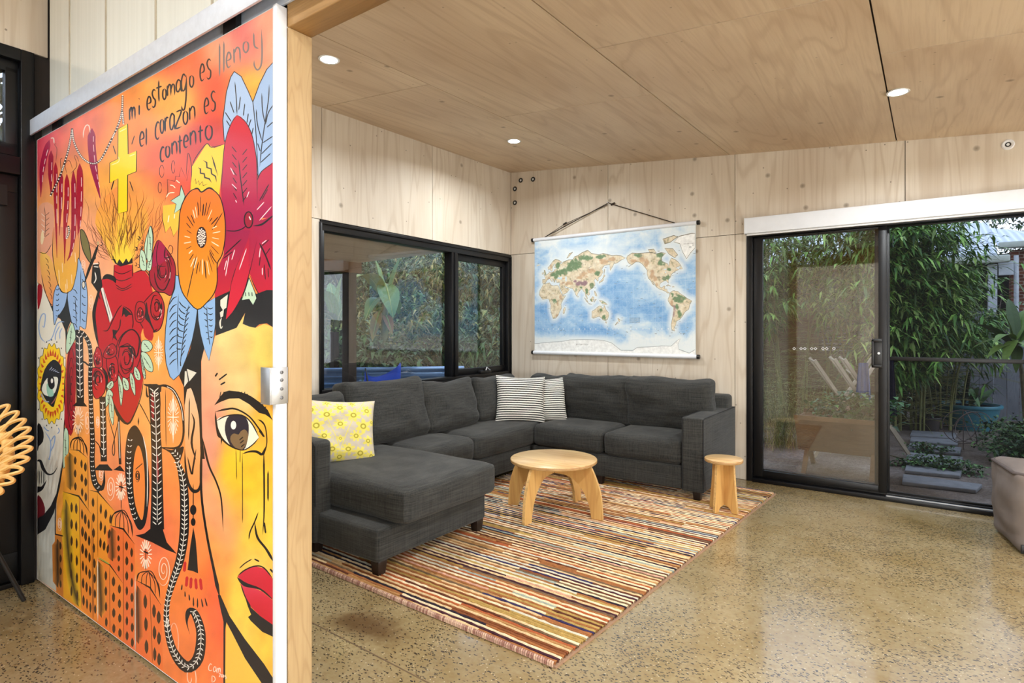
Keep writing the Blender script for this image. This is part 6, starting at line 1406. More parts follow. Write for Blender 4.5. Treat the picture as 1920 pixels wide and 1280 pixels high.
for pts in ([(605, 1005), (650, 1000), (690, 920), (740, 820), (775, 780)], [(780, 790), (850, 840), (868, 930), (860, 990)], [(760, 900), (750, 980), (700, 1050)]): S('c', pts, 9)
F('c', [(780, 800), (800, 810), (862, 870), (830, 870), (805, 890), (790, 860), (770, 890)], K)
# sword
F('c', [(590, 640), (612, 635), (692, 890), (668, 938)], (232, 228, 218)); S('c', [(585, 640), (668, 938)], 7); S('c', [(612, 640), (640, 760), (678, 900)], 4)
F('c', [(520, 440), (570, 430), (585, 480), (605, 620), (575, 690), (508, 592)], K); S('c', [(525, 432), (570, 430)], 9, W); S('c', [(530, 455), (572, 460)], 9, W); S('c', [(540, 500), (550, 560), (530, 600)], 9, W); S('c', [(560, 630), (585, 740)], 8)
FO('c', [(416, 140), (450, 158), (490, 260), (508, 400), (490, 412), (440, 320), (418, 220)], (118, 110, 62), 7)
S('c', [(570, 262), (530, 380), (490, 480), (450, 600)], [22, 26, 24, 14]); ART.dot(q_('c', 568, 255), 2.2, 3.6, (200, 170, 120)); FO('c', [(432, 590), (450, 585), (456, 620), (440, 642), (430, 620)], (222, 214, 196), 6)
# roses
def rose(k, pts, c, rx, ry, col, n_=5, seed=0):
    rr = random.Random(seed); FO(k, pts, col, 7, 3)
    for i in range(n_):
        f = .25+.75*i/n_; a0 = rr.uniform(0, 6.28); arc = rr.uniform(2.2, 4.2)
        S(k, [(c[0]+rx*f*cos(a0+arc*j/6)*(1+.1*rr.uniform(-1, 1)), c[1]+ry*f*sin(a0+arc*j/6)*(1+.1*rr.uniform(-1, 1))) for j in range(7)], 7+3*rr.random(), K if i % 3 else (90, 6, 16))
    for i in range(4):
        a = rr.uniform(0, 6.28); f = rr.uniform(.4, .9); S(k, [(c[0]+rx*f*cos(a), c[1]+ry*f*sin(a)), (c[0]+rx*f*cos(a+.4), c[1]+ry*f*sin(a+.4))], 5, (238, 190, 186))
rose('d', [(75, 640), (130, 700), (180, 770), (206, 830), (212, 940), (180, 1080), (120, 1060), (60, 1050), (10, 980), (0, 880), (20, 790), (42, 700)], (105, 880), 85, 190, (160, 16, 44), 7, 1)
F('d', [(78, 640), (130, 700), (140, 790), (70, 840), (20, 850), (45, 700)], (164, 14, 66), 2); S('d', [(78, 640), (60, 740), (70, 840), (140, 850)], 6); S('d', [(130, 700), (125, 780), (180, 770)], 9)
rose('g', [(0, -20), (60, -60), (110, 10), (122, 100), (100, 215), (60, 262), (0, 262), (-50, 230), (-80, 150), (-60, 60)], (60, 70), 55, 120, (182, 18, 34), 6, 2)
F('c', [(985, 760), (1000, 860), (1050, 1000), (1080, 985), (1045, 1018), (1000, 990), (972, 900), (970, 800)], K, 2)
F('c', [(905, 740), (960, 760), (980, 800), (960, 900), (900, 930), (880, 900)], (190, 20, 36), 2); rose('c', [(905, 760), (965, 770), (975, 850), (945, 930), (895, 920), (885, 840)], (930, 850), 35, 70, (186, 18, 34), 4, 3)
F('c', [(970, 900), (1040, 1000), (1030, 1090), (970, 1060), (955, 980)], (188, 18, 34), 2)
rose('e', [(740, 180), (800, 100), (870, 85), (925, 160), (938, 260), (902, 400), (820, 500), (750, 450), (718, 300)], (812, 330), 80, 150, (184, 14, 36), 8, 4)
S('e', [(730, 250), (780, 130), (860, 80), (920, 150), (910, 280), (880, 340)], 12); S('e', [(740, 230), (860, 230), (890, 330)], 14); F('e', [(820, 230), (860, 240), (880, 310), (850, 280)], K)
rose('e', [(640, 330), (680, 300), (725, 320), (742, 430), (722, 520), (680, 520), (650, 440)], (692, 440), 36, 80, (186, 16, 36), 6, 5)
rose('e', [(500, 440), (540, 405), (600, 430), (632, 500), (622, 620), (550, 675), (510, 580)], (568, 510), 48, 100, (192, 18, 34), 7, 6)
rose('e', [(560, 228), (590, 260), (602, 330), (600, 400), (545, 400), (528, 320), (545, 260)], (567, 330), 28, 60, (184, 16, 34), 4, 7)
rose('e', [(640, 240), (690, 200), (725, 240), (720, 300), (660, 330), (610, 310)], (672, 265), 45, 45, (176, 14, 34), 4, 8)
S('e', [(600, 400), (640, 480), (640, 640)], [10, 24, 8]); F('e', [(690, 80), (740, 90), (715, 130), (735, 180), (700, 150), (690, 180), (695, 130)], K)
# dark rose panel at left
F('e', [(370, 190), (322, 240), (298, 360), (285, 600), (278, 860), (300, 940), (335, 992), (365, 880), (376, 600), (378, 330)], (162, 20, 36), 2)
for f in (.95, .72, .5, .3, .14): S('e', [(338+36*f*cos(2*pi*j/14+.5), 590+370*f*sin(2*pi*j/14+.5)) for j in range(13)], 5)
# leaves
LG = (188, 218, 188)
for k, pts in (('e', [(948, 178), (1005, 178), (1036, 228), (1000, 270), (940, 262)]), ('e', [(935, 278), (990, 288), (1034, 370), (1036, 440), (990, 430), (958, 380)]), ('e', [(934, 290), (958, 380), (976, 470), (966, 506), (945, 430)]), ('e', [(740, 470), (780, 560), (776, 680), (762, 735), (745, 600)]), ('e', [(780, 490), (825, 520), (832, 590), (800, 600), (780, 555)]), ('e', [(850, 450), (880, 520), (886, 648), (852, 580), (838, 490)]), ('e', [(882, 398), (920, 440), (932, 505), (900, 510), (875, 460)]), ('e', [(692, 520), (700, 560), (670, 592), (640, 570), (660, 535)]), ('e', [(655, 590), (692, 620), (690, 660), (640, 740), (618, 770), (630, 660)]), ('e', [(672, 640), (702, 720), (702, 840), (692, 900), (660, 780)]), ('e', [(345, 20), (368, 80), (376, 150), (330, 240), (296, 290), (294, 170), (318, 70)]), ('c', [(1022, 108), (1042, 200), (1030, 320), (988, 400), (964, 300), (985, 190)]), ('c', [(930, 320), (970, 345), (982, 480), (928, 470)]), ('c', [(1032, 360), (1022, 480), (984, 482), (998, 395)]), ('e', [(280, 930), (310, 950), (316, 1100), (292, 1230), (268, 1260), (270, 1050)]), ('d', [(0, 540), (22, 560), (30, 640), (15, 800), (-20, 780)])):
    FO(k, pts, LG, 5, 3); w_ = P(k, pts); cx_ = sum(a for a, b in w_)/len(w_); cy_ = sum(b for a, b in w_)/len(w_)
    ART.ribbon([(cx_+(w_[0][0]-cx_)*.7, cy_+(w_[0][1]-cy_)*.7), (cx_, cy_), (cx_-(w_[0][0]-cx_)*.6, cy_-(w_[0][1]-cy_)*.6)], 1.0, K, (.2, .4))
    for s_ in (-.4, 0, .4): ART.ribbon([(cx_+(w_[0][0]-cx_)*s_-2, cy_+(w_[0][1]-cy_)*s_), (cx_+(w_[0][0]-cx_)*s_+2, cy_+(w_[0][1]-cy_)*s_+2)], .8, K, None)
# ---- city
def bld(pts, c0, c1): F('i', pts, grad(c0, c1, 840, 1240))
YEL, ORG = (240, 178, 44), (238, 120, 48)
bld([(190, 130), (205, 65), (250, 70), (298, 112), (302, 400), (250, 312), (165, 290)], (238, 160, 50), (240, 150, 50))
bld([(122, 515), (168, 525), (170, 860), (130, 822)], (216, 140, 50), (200, 110, 40))
bld([(165, 290), (252, 312), (265, 912), (168, 850)], (238, 186, 30), (240, 160, 30))
bld([(305, 280), (352, 290), (440, 390), (440, 480), (415, 478), (415, 1052), (322, 978), (315, 400)], (240, 166, 44), (238, 130, 48))
bld([(252, 312), (313, 405), (327, 982), (264, 912)], (238, 160, 40), (236, 126, 44))
bld([(415, 470), (490, 490), (548, 566), (553, 1162), (415, 1052)], (236, 118, 54), (234, 110, 54))
bld([(350, 645), (415, 680), (485, 776), (490, 1102), (350, 1000)], (238, 150, 46), (238, 118, 50))
bld([(552, 760), (630, 800), (690, 895), (690, 1262), (555, 1164)], (236, 120, 50), (236, 110, 54)); F('j', [(-10, 765), (0, 780), (62, 872), (72, 1215), (40, 1200), (-10, 1180)], (236, 116, 52))
for pts, c1, c2 in (([(180, 330), (190, 560), (215, 760), (250, 900)], (64, 56, 26), (238, 186, 34)), ([(135, 540), (140, 800)], (40, 34, 20), (210, 130, 48)), ([(355, 660), (365, 800), (372, 960)], (50, 42, 20), (238, 148, 48)), ([(425, 480), (432, 660)], (60, 50, 26), (236, 120, 54)), ([(562, 790), (570, 1100)], (50, 36, 22), (236, 120, 52)), ([(200, 80), (208, 280)], (70, 60, 26), (238, 160, 50))):
    ART.ribbon(P('i', pts), 19, c1, (.1, .1), edge=c2)
for pts, w_ in (([(205, 65), (250, 68), (298, 110)], 6), ([(165, 288), (250, 312), (315, 405)], 9), ([(305, 280), (352, 290), (440, 392)], 7), ([(415, 468), (488, 488), (548, 568)], 10), ([(350, 645), (415, 678), (485, 776)], 7), ([(552, 758), (630, 800), (690, 895)], 9), ([(122, 515), (168, 525)], 7)): S('i', pts, w_, sm=0)
for pts in ([(252, 312), (265, 912)], [(298, 112), (302, 390)], [(350, 292), (352, 640)], [(327, 470), (330, 980)], [(415, 680), (417, 1052)], [(487, 490), (490, 1100)], [(552, 760), (555, 1162)], [(630, 800), (645, 1240)], [(320, 400), (325, 980)]): S('i', pts, 3, (120, 60, 24))
for k in (352, 552): S('i', [(k-1, 640 if k == 352 else 730), (k, 980 if k == 352 else 1150)], 4, W)
S('i', [(355, 640), (415, 676)], 6, (150, 170, 80))
rnd = random.Random(5)
def wins(quad, nc, nr, w_=9):
    w_ *= 1.45
    A_, B_, C_, D_ = quad
    for r in range(nr):
        for c in range(nc):
            u = (c+.5)/nc; v = (r+.5)/nr
            def at(v_): return ((A_[0]*(1-u)+B_[0]*u)*(1-v_)+(D_[0]*(1-u)+C_[0]*u)*v_, (A_[1]*(1-u)+B_[1]*u)*(1-v_)+(D_[1]*(1-u)+C_[1]*u)*v_)
            p0 = at(v-.32/nr); p1 = at(v+.32/nr); S('i', [p0, ((p0[0]+p1[0])/2+rnd.uniform(-1, 1), (p0[1]+p1[1])/2), p1], w_*rnd.uniform(.85, 1.15), (64, 40, 18), (.3, .25), 3)
wins([(200, 325), (248, 335), (258, 900), (195, 850)], 2, 6, 8); wins([(258, 350), (312, 430), (322, 960), (268, 905)], 3, 6, 9); wins([(215, 85), (246, 90), (246, 300), (220, 290)], 1, 3, 9); wins([(255, 95), (296, 125), (298, 370), (260, 315)], 2, 3, 9)
wins([(304, 300), (348, 310), (350, 960), (328, 950)], 1, 8, 9); wins([(356, 320), (436, 410), (412, 640), (356, 600)], 3, 3, 9); wins([(440, 510), (482, 510), (484, 760), (445, 690)], 1, 4, 9); wins([(492, 520), (546, 590), (550, 1150), (494, 1080)], 2, 7, 10); wins([(376, 690), (412, 700), (414, 1040), (380, 1010)], 1, 4, 9); wins([(420, 705), (482, 790), (486, 1090), (422, 1050)], 2, 4, 11); wins([(580, 810), (628, 820), (640, 1220), (585, 1130)], 1, 3, 12); wins([(638, 850), (690, 920), (690, 1250), (645, 1200)], 2, 3, 13); wins([(140, 540), (164, 545), (165, 830), (145, 800)], 1, 4, 8)
def dome(cx, cy, w_, h_, tilt):
    for f in (-1, -.6, -.2, .2, .6, 1): S('i', [(cx+w_*f, cy+tilt*f), (cx+w_*f*.85, cy-h_*.6+tilt*f*.6), (cx, cy-h_)], 4)
    S('i', [(cx-w_, cy-tilt), (cx-w_*.8, cy-h_*.65-tilt*.5), (cx-w_*.3, cy-h_*.97), (cx+w_*.3, cy-h_*.95), (cx+w_*.8, cy-h_*.5+tilt*.5), (cx+w_, cy+tilt)], 5)
dome(480, 500, 58, 112, 30); dome(622, 812, 62, 100, 45); dome(250, 80, 46, 82, 20)
for (x, y0_, y1_) in ((477, 200, 390), (608, 560, 712), (247, -70, 0)): S('i', [(x, y0_), (x, y1_)], 4); S('i', [(x-13, y0_+(y1_-y0_)*.33-4), (x+15, y0_+(y1_-y0_)*.33+8)], 8)
def burst(k, cx, cy, rx, ry, n_=18, w_=6, cross=False, r0_=.35):
    for j in range(n_):
        a = 2*pi*j/n_; S(k, [(cx+rx*r0_*cos(a), cy+ry*r0_*sin(a)), (cx+rx*cos(a), cy+ry*sin(a))], w_, (250, 226, 200))
    if cross: S(k, [(cx, cy-ry*1.3), (cx, cy+ry*1.4)], w_*1.4, (250, 232, 214)); S(k, [(cx-rx*.75, cy), (cx+rx*.75, cy+ry*.02)], w_*1.4, (250, 232, 214))
burst('i', 475, 262, 30, 75); burst('i', 608, 622, 34, 80); burst('e', 395, 855, 50, 125); burst('g', 75, 430, 38, 105, 22, 5, True); burst('g', 190, 945, 52, 170, 22, 6, True)
def spiral(k, cx, cy, rx, ry, w_=5, col=(250, 214, 190), turns=2.4):
    S(k, [(cx+rx*(.12+.88*j/26)*cos(turns*2*pi*j/26), cy+ry*(.12+.88*j/26)*sin(turns*2*pi*j/26)) for j in range(27)], w_, col)
spiral('i', 420, 268, 24, 70, 4); spiral('i', 370, 195, 16, 36, 4); spiral('i', 650, 700, 0.1, 0.1, 4) if False else None
spiral('j', 75, 690, 36, 85, 4); spiral('e', 475, 870, 26, 110, 5); spiral('e', 563, 870, 16, 55, 6); spiral('j', 125, 1050, 34, 130, 4, (250, 180, 150), 1.3); spiral('c', 440, 440, 20, 50, 5); spiral('c', 505, 760, 22, 80, 5); spiral('j', 215, 1250, 34, 90, 4, (250, 214, 190), 1.2); spiral('i', 148, 460, 12, 40, 4)
# ---- A M O R
def orn(k, pts, w_, step, col=W, mid=True):
    s = CR[k][2]; Q = catmull([Vector((*P(k, [t])[0], 0)) for t in pts], 16); d = 0; last = Q[0]; L = None
    for i, v in enumerate(Q[1:-1], 1):
        d += (v-last).length; last = v
        if d > step/s:
            d = 0; T = (Q[i+1]-Q[i-1]).normalized(); N = Vector((-T.y, T.x, 0)); ww = w_/s*.5
            for sg in (-1, 1): ART.ribbon([(v.x+N.x*sg*ww*.15, v.y+N.y*sg*ww*.15), (v.x+N.x*sg*ww*.8-T.x*ww*.55, v.y+N.y*sg*ww*.8-T.y*ww*.55)], 1.75, col, (.1, .4), L)
    if mid: ART.ribbon([(v.x, v.y) for v in Q[3:-3]], 1.2, col, None, L, smooth=0)
LT = [('e', 405, 90), ('e', 410, 400), ('e', 415, 700)]
S('e', [t[1:] for t in LT], 66, K, (0, 0)); F('e', [(350, 735), (390, 695), (440, 695), (475, 740)], K); orn('e', LT, 66, 44)
RT_ = [('e', 375, 92), ('e', 440, 115), ('e', 490, 200), ('e', 505, 330), ('e', 500, 500), ('e', 510, 800), ('e', 520, 1050), ('i', 322, 130), ('i', 335, 235), ('i', 368, 280)]
S('e', RT_, [26, 34, 36, 34, 36, 40, 44, 44, 50, 60], K, (0, 0)); orn('e', RT_, 36, 34, W, False); S('i', [(368, 285), (385, 240), (386, 170)], [24, 14, 4])
S('e', [(430, 350), (460, 365), (485, 385), (520, 380)], 14)
ML = [('e', 605, 655), ('e', 612, 900), ('e', 617, 1210)]; S('e', ML, 54, K, (0, 0)); F('e', [(530, 1285), (580, 1235), (650, 1235), (690, 1290)], K); orn('e', ML, 54, 48)
S('e', [(540, 1030), (580, 1080), (590, 1150)], 8); S('e', [(640, 780), (690, 950), (705, 1010), (710, 1120), (700, 1160), (690, 1100), (720, 960), (745, 840)], 7)
S('e', [(745, 825), (748, 1000), (757, 1235)], [18, 22, 22], K, (0, 0)); orn('e', [('e', 745, 840), ('e', 748, 1000), ('e', 757, 1225)], 2, 300); F('i', [(435, 172), (470, 148), (496, 182)], K); F('i', [(340, 168), (375, 150), (410, 152), (432, 174)], K)
S('e', [(915, 700), (960, 780), (1020, 900), (1050, 960)], [10, 8, 6, 6]); S('e', [(915, 830), (912, 905)], 14, K, (.5, .5)); S('e', [(1000, 660), (985, 640), (980, 560)], [20, 16, 6])
OUT = [(252, 797), (240, 812), (235, 850), (236, 900), (243, 950), (255, 985), (264, 993), (274, 978), (280, 930), (279, 880), (273, 835), (263, 808)]
F('p', OUT, K, 4); F('p', [(259, 835), (252, 858), (250, 900), (253, 940), (261, 967), (268, 972), (272, 930), (271, 880), (266, 848)], (238, 134, 58), 4)
orn('p', [(245, 815), (242, 860), (243, 910), (249, 955), (258, 980)], 11, 9, W, False); orn('p', [(243, 862), (243, 920)], 10, 200); S('p', [(268, 815), (275, 850), (277, 900), (276, 950)], 1.6, W)
spiral('p', 258, 892, 4.5, 12, 1.6, K); S('p', [(254, 880), (268, 868)], 1.6)
STM = [(289, 722), (292, 780), (294, 850), (295, 920), (295, 992)]
F('d', [(0, 0)]*3, K) if False else None
S('p', STM, [22, 21, 20, 22, 26], K, (0, 0)); F('i', [(553, 522), (600, 512), (640, 480), ('p', 305, 990), ('p', 313, 1016), ('p', 332, 1038), ('p', 312, 1030), ('p', 285, 1016)], K)
ART.ribbon([(286, 735), (287, 790)], 5, (140, 12, 36), (.2, .2)); ART.ribbon([(295, 850), (296, 905)], 4, (150, 14, 36), (.2, .2))
F('g', [(-110, -140), (0, 680), (100, 690), (95, 745), (0, 740)][1:], K); S('e', [(955, 548), (1000, 560), (1095, 560)], [6, 24, 30])
BWL = [('g', 60, 700), ('g', 130, 695), ('g', 200, 740), ('g', 255, 860), ('g', 275, 1000), ('g', 268, 1120), ('g', 225, 1190), ('g', 100, 1190)]
F('g', [(95, 760), (130, 725), (190, 755), (240, 850), (262, 1000), (252, 1130), (200, 1182), (100, 1180)], (240, 150, 76), 3); S('g', [(130, 720), (135, 1185)], 5)
S('g', BWL, [10, 22, 24, 22, 18, 16, 20, 8], K, (0, 0)); orn('g', BWL[1:5], 3, 55); burst('g', 192, 945, 48, 150, 22, 6, True)
orn('p', STM, 22, 9); orn('g', [('g', 50, 720), ('g', 40, 800)], 60, 40)
F('g', [(100, 1188), (180, 1210), (268, 1180), (276, 1200), ('j', 172, 90), ('j', 150, 140), ('j', 110, 80), ('j', 65, 55)], K, 2)
LEG = [('j', 140, 110), ('j', 172, 200), ('j', 184, 320), ('j', 182, 500), ('j', 160, 640), ('j', 120, 760), ('j', 95, 860), ('j', 92, 970), ('j', 125, 1110), ('j', 195, 1195), ('j', 255, 1150), ('j', 270, 1020), ('j', 240, 920), ('j', 208, 905), ('j', 196, 960), ('j', 212, 1025)]
S('j', LEG, [14, 40, 46, 48, 44, 36, 26, 30, 42, 60, 58, 48, 40, 30, 14, 5], K, (0, .1)); orn('j', LEG[:-2], 42, 22); orn('j', [('j', 120, 65), ('j', 160, 110)], 40, 16, W, False); spiral('j', 93, 960, 9, 32, 5, W, 1.5)
# ---- yellow back flower, spiky petals
F('d', [('b', 405, 1015), ('b', 300, 1180), (330, 250), (360, 250), (560, 275), (585, 60), ('b', 530, 1020), ('b', 460, 1045)], (244, 196, 36))
S('b', [(300, 1180), (330, 1110), (405, 1015), (440, 1040), (530, 1018)], 6); S('b', [(260, 1250), (275, 1080), (300, 1180), (295, 1290)], 5)
for pts, w_ in (([(390, 60), (410, 70), (410, 105), (440, 110), (445, 140), (480, 150), (500, 182)], 13), ([(430, 0), (460, 20), (462, 60), (495, 70), (500, 110), (530, 130), (540, 180)], 12), ([(500, -40), (520, 30), (550, 130)], 13), ([(350, 182), (370, 150), (375, 190), (395, 165), (402, 200), (425, 172), (432, 205), (470, 190)], 7)): S('d', pts, w_, sm=0)
S('d', [(118, 350), (150, 250), (145, 155), (205, 170), (212, 128), (240, 135), (255, 60), (300, 165), (330, 20)], 5, sm=0)
F('d', [(110, 365), (215, 350), (205, 425), (255, 390), (240, 540), (195, 610), (170, 530), (130, 582), (108, 480)], (244, 190, 66)); S('d', [(110, 365), (108, 480), (130, 582), (170, 530), (195, 612), (238, 540)], 5, sm=0)
for pts in ([(135, 300), (160, 265), (205, 260)], [(165, 200), (190, 205), (210, 225)], [(215, 160), (245, 185)], [(150, 500), (160, 440)], [(200, 470), (205, 430)]): S('d', pts, 7, (250, 236, 206))
FO('d', [(255, 200), (288, 290), (252, 390), (200, 428), (216, 352), (172, 326), (245, 280)], (178, 212, 190), 5, 0)
for (x, y, rx, ry) in ((100, 90, 18, 48), (192, 55, 14, 50), (85, 220, 14, 42)): S('d', [(x+rx*cos(2*pi*j/12), y+ry*sin(2*pi*j/12)) for j in range(13)], 5)
S('d', [(150, 720), (165, 682), (188, 700), (182, 745), (160, 752)], 5)
# blue leaves at the top right
FO('b', [(600, 505), (650, 540), (700, 645), (732, 720), (752, 850), (758, 1000), (768, 1240), (700, 1000), (628, 815), (560, 950), (530, 1000), (520, 850), (545, 650), (575, 545)], (160, 186, 222), 6, 0)
FO('b', [(732, 720), (780, 590), (830, 490), (876, 440), (900, 425), (900, 1140), (770, 1250), (752, 900)], (150, 178, 216), 6, 0)
for pts in ([(605, 575), (615, 700), (620, 810)], [(645, 680), (632, 780)], [(570, 715), (600, 800)], [(675, 730), (665, 820)], [(535, 790), (580, 860)], [(545, 850), (570, 890)], [(700, 800), (690, 870)], [(720, 840), (700, 900)], [(735, 900), (720, 970)], [(848, 595), (840, 720), (800, 990), (780, 1180)], [(795, 655), (800, 780), (822, 880)], [(755, 770), (765, 880), (798, 1000)], [(876, 740), (840, 800), (822, 880)], [(876, 860), (830, 900)], [(876, 960), (800, 1010)], [(870, 1010), (790, 1090)], [(860, 1080), (785, 1150)], [(765, 1010), (785, 1070)]): S('b', pts, 7)
# red flower
RD = grad((196, 22, 44), (160, 12, 72), 240, 420)
F('d', [(600, 520), (612, 640), (760, 720), (860, 720), (900, 560), (900, 420), (760, 440)], (164, 12, 60))
F('d', [('b', 620, 812), ('b', 575, 880), ('b', 535, 1010), ('b', 518, 1180), (575, 260), (595, 400), (615, 560), (740, 560), (800, 470), (865, 330), (862, 60), ('b', 752, 1080), ('b', 725, 950), ('b', 680, 860)], RD, 2)
F('d', [(1010, 10), (900, 90), (865, 160), (862, 330), (810, 480), (1010, 450)], grad((186, 16, 50), (158, 10, 72), 310, 410))
F('d', [(612, 565), (595, 760), (540, 880), (525, 1000), (525, 1120), (570, 1115), (640, 1050), (670, 930), (760, 720), (810, 560)], grad((150, 10, 66), (196, 20, 44), 440, 560))
F('d', [(840, 480), (800, 900), (870, 1060), (940, 1120), (1010, 1132), (1010, 440), (900, 480)], grad((156, 10, 66), (190, 16, 42), 420, 560))
F('d', [(800, 620), (700, 850), (655, 1000), (625, 1180), (615, 1275), (680, 1200), (760, 1050), (800, 910), (862, 640), (840, 560)], grad((162, 12, 60), (204, 24, 46), 450, 570))
for pts, w_ in (([('b', 620, 812), ('b', 575, 880), ('b', 535, 1010), ('b', 518, 1180), (575, 260)], 6), ([('b', 620, 812), ('b', 680, 860), ('b', 725, 950), ('b', 752, 1080), (862, 60), (864, 340)], 6), ([(995, 20), (900, 90), (865, 160)], 7), ([(612, 562), (680, 568), (740, 552), (775, 525)], 9), ([(830, 528), (900, 515), (960, 470), (995, 440)], [8, 16, 14, 8]), ([(805, 625), (700, 850), (655, 1000), (625, 1180), (615, 1275), (680, 1200), (760, 1050), (800, 910), (862, 640)], 6), ([(525, 1120), (570, 1115), (640, 1050)], 6), ([(800, 910), (870, 1060), (940, 1120), (1005, 1132)], 7), ([(600, 760), (740, 630)], 9), ([(715, 0), (735, 180), (760, 365)], 9), ([(880, 660), (930, 760), (975, 880)], 12), ([(880, 330), (960, 190)], 9)): S('d', pts, w_)
for k in range(7): S('d', [(700-4*k*0, -60+62*k), (660+2*k, -110+62*k)], 7); S('d', [(745, -40+62*k), (785, -90+62*k)], 7)
for (x, y, x2, y2) in ((650, 60, 680, 120), (660, 190, 700, 230), (690, 320, 700, 340), (780, 300, 800, 250), (860, 400, 920, 335), (880, 485, 980, 370), (780, 705, 720, 880), (715, 900, 680, 1010), (685, 715, 660, 800), (640, 760, 610, 930), (700, 1030, 670, 1110), (890, 700, 880, 780), (905, 860, 905, 920), (940, 640, 900, 670), (600, 880, 620, 800)): S('d', [(x, y), (x2, y2)], 7, (246, 206, 210))
for (x, y, x2, y2) in ((930, 760, 970, 700), (900, 690, 960, 635), (890, 770, 880, 850), (920, 830, 930, 960), (950, 860, 955, 940), (590, 790, 670, 730), (780, 890, 800, 830), (900, 320, 950, 230)): S('d', [(x, y), (x2, y2)], 7)
FO('d', [(795+34*cos(2*pi*k/14), 478+64*sin(2*pi*k/14)) for k in range(14)], (150, 12, 44), 10); S('d', [(800, 450), (812, 480)], 9, W)
# blue feather leaves hanging
FO('g', [(-50+260, -190), (205, -80), (165, 20), (148, 90), (130, 250), (125, 400), (136, 520), (165, 620), (195, 650), (245, 605), (300, 470), (345, 330), (372, 200), (386, 90), (330, 20), (290, -40), (260, -100), (240, -180)], (142, 180, 224), 6, 0)
FO('g', [(388, 88), (460, 30), (530, -10), (532, 200), (515, 330), (480, 500), (440, 400), (410, 280), (392, 170)], (142, 180, 224), 6, 0)
S('g', [(235, -40), (225, 200), (225, 420), (232, 600)], 6); S('g', [(320, 40), (290, 180), (260, 420), (250, 520)], 6); S('g', [(462, 50), (465, 180), (480, 330), (485, 370)], 6)
for k in range(9):
    S('g', [(224, -20+62*k), (190, 0+62*k), (160, 50+60*k)], [4, 9, 6]); S('g', [(300-6*k, 80+46*k), (260-5*k, 50+50*k), (240-2*k, 20+52*k)] if k < 8 else [(250, 500), (252, 540)], 8); S('g', [(292-5*k, 100+46*k), (330-6*k, 60+44*k)], 7)
for k in range(6): S('g', [(466+3*k, 70+46*k), (490+2*k, 80+46*k), (512-1*k, 70+46*k)], [5, 9, 5]); S('g', [(464+3*k, 90+46*k), (430+6*k, 60+52*k)], 7)
# orange flower
FO('d', [(390, 230), (340, 242), (290, 300), (250, 400), (237, 560), (230, 720), (233, 900), (256, 1030), (300, 1110), (385, 1195), (460, 1140), (522, 1060), (546, 960), (545, 830), (582, 760), (606, 640), (609, 500), (590, 370), (556, 280), (482, 225), (420, 258)], grad((234, 112, 26), (244, 152, 20), 350, 580), 8, 3)
S('d', [(300, 1110), (330, 980), (380, 750)], 7); S('d', [(545, 830), (510, 780), (480, 720)], 8); S('d', [(590, 415), (540, 500), (500, 565)], 7); S('d', [(350, 235), (390, 228), (420, 256), (480, 222), (530, 250)], 12)
for a in [2*pi*k/34 for k in range(34)]:
    r0_ = rnd.uniform(.5, .62); r1_ = rnd.uniform(.75, 1.05); S('d', [(420+150*r0_*cos(a), 620+330*r0_*sin(a)), (420+150*r1_*cos(a+.04), 620+330*r1_*sin(a+.04))], rnd.choice((5, 7, 9)), K if rnd.random() < .65 else (250, 224, 190))
F('d', [(420+42*cos(2*pi*k/16), 618+86*sin(2*pi*k/16)) for k in range(16)], (40, 16, 14)); L_ = None
for k in range(42):
    a = k*2.4; r = sqrt((k+.5)/42)*.88; ART.dot(q_('d', 420+38*r*cos(a), 618+80*r*sin(a)), 1.25, 1.7, (244, 222, 206), L_, 8)
# ---- large face at the near end
FACE = mixb([(385, 700, 18, 60, (238, 176, 132)), (395, 790, 22, 60, (228, 150, 122)), (440, 640, 30, 40, (236, 200, 132)), (490, 640, 40, 50, (216, 190, 92)), (450, 720, 30, 40, (228, 192, 128)), (505, 800, 20, 70, (240, 176, 58)), (460, 890, 30, 40, (242, 190, 48)), (425, 960, 25, 50, (240, 160, 112)), (440, 900, 18, 60, (244, 200, 40)), (490, 1000, 30, 50, (240, 196, 66)), (400, 1060, 25, 50, (240, 156, 80)), (470, 1120, 30, 50, (246, 196, 66)), (505, 1190, 25, 60, (246, 190, 68)), (405, 1130, 18, 50, (244, 150, 50)), (450, 1190, 30, 60, (246, 202, 84)), (480, 1060, 25, 30, (244, 186, 90)), (450, 820, 25, 30, (240, 178, 70))])
fc = P('g', [(530, 296), (600, 270), (700, 232), (770, 115), (748, 200), (850, 232), (920, 200), (1000, 228), (1000, 1400), ('j', 650, 1275), ('j', 560, 1180), ('j', 480, 1080), ('j', 395, 950), ('j', 340, 700), ('j', 290, 450), ('j', 274, 270), ('g', 425, 1100), ('g', 418, 800), ('g', 418, 480), ('g', 440, 400), ('g', 480, 500), ('g', 518, 330)])
ART.fine(fc, FACE, 14)
F('j', [(400, 960), (396, 1280), (600, 1280), (480, 1100)], (240, 190, 74))
F('g', [(386, 90), (372, 200), (330, 400), (292, 500), (240, 620), (276, 700), (282, 900), (300, 725), (340, 712), (370, 800), (402, 960), (412, 1100), (420, 1280), (446, 1280), (426, 1100), (420, 900), (416, 500), (440, 400), (410, 280), (392, 170)], K)
F('g', [(530, -10), (530, 296), (600, 270), (700, 232), (768, 112), (748, 200), (800, 222), (850, 232), (880, 205), (940, 196), (1010, 228), (1010, -70), (940, -70), (860, -40), (800, -60), (740, -10), (640, -60)], K)
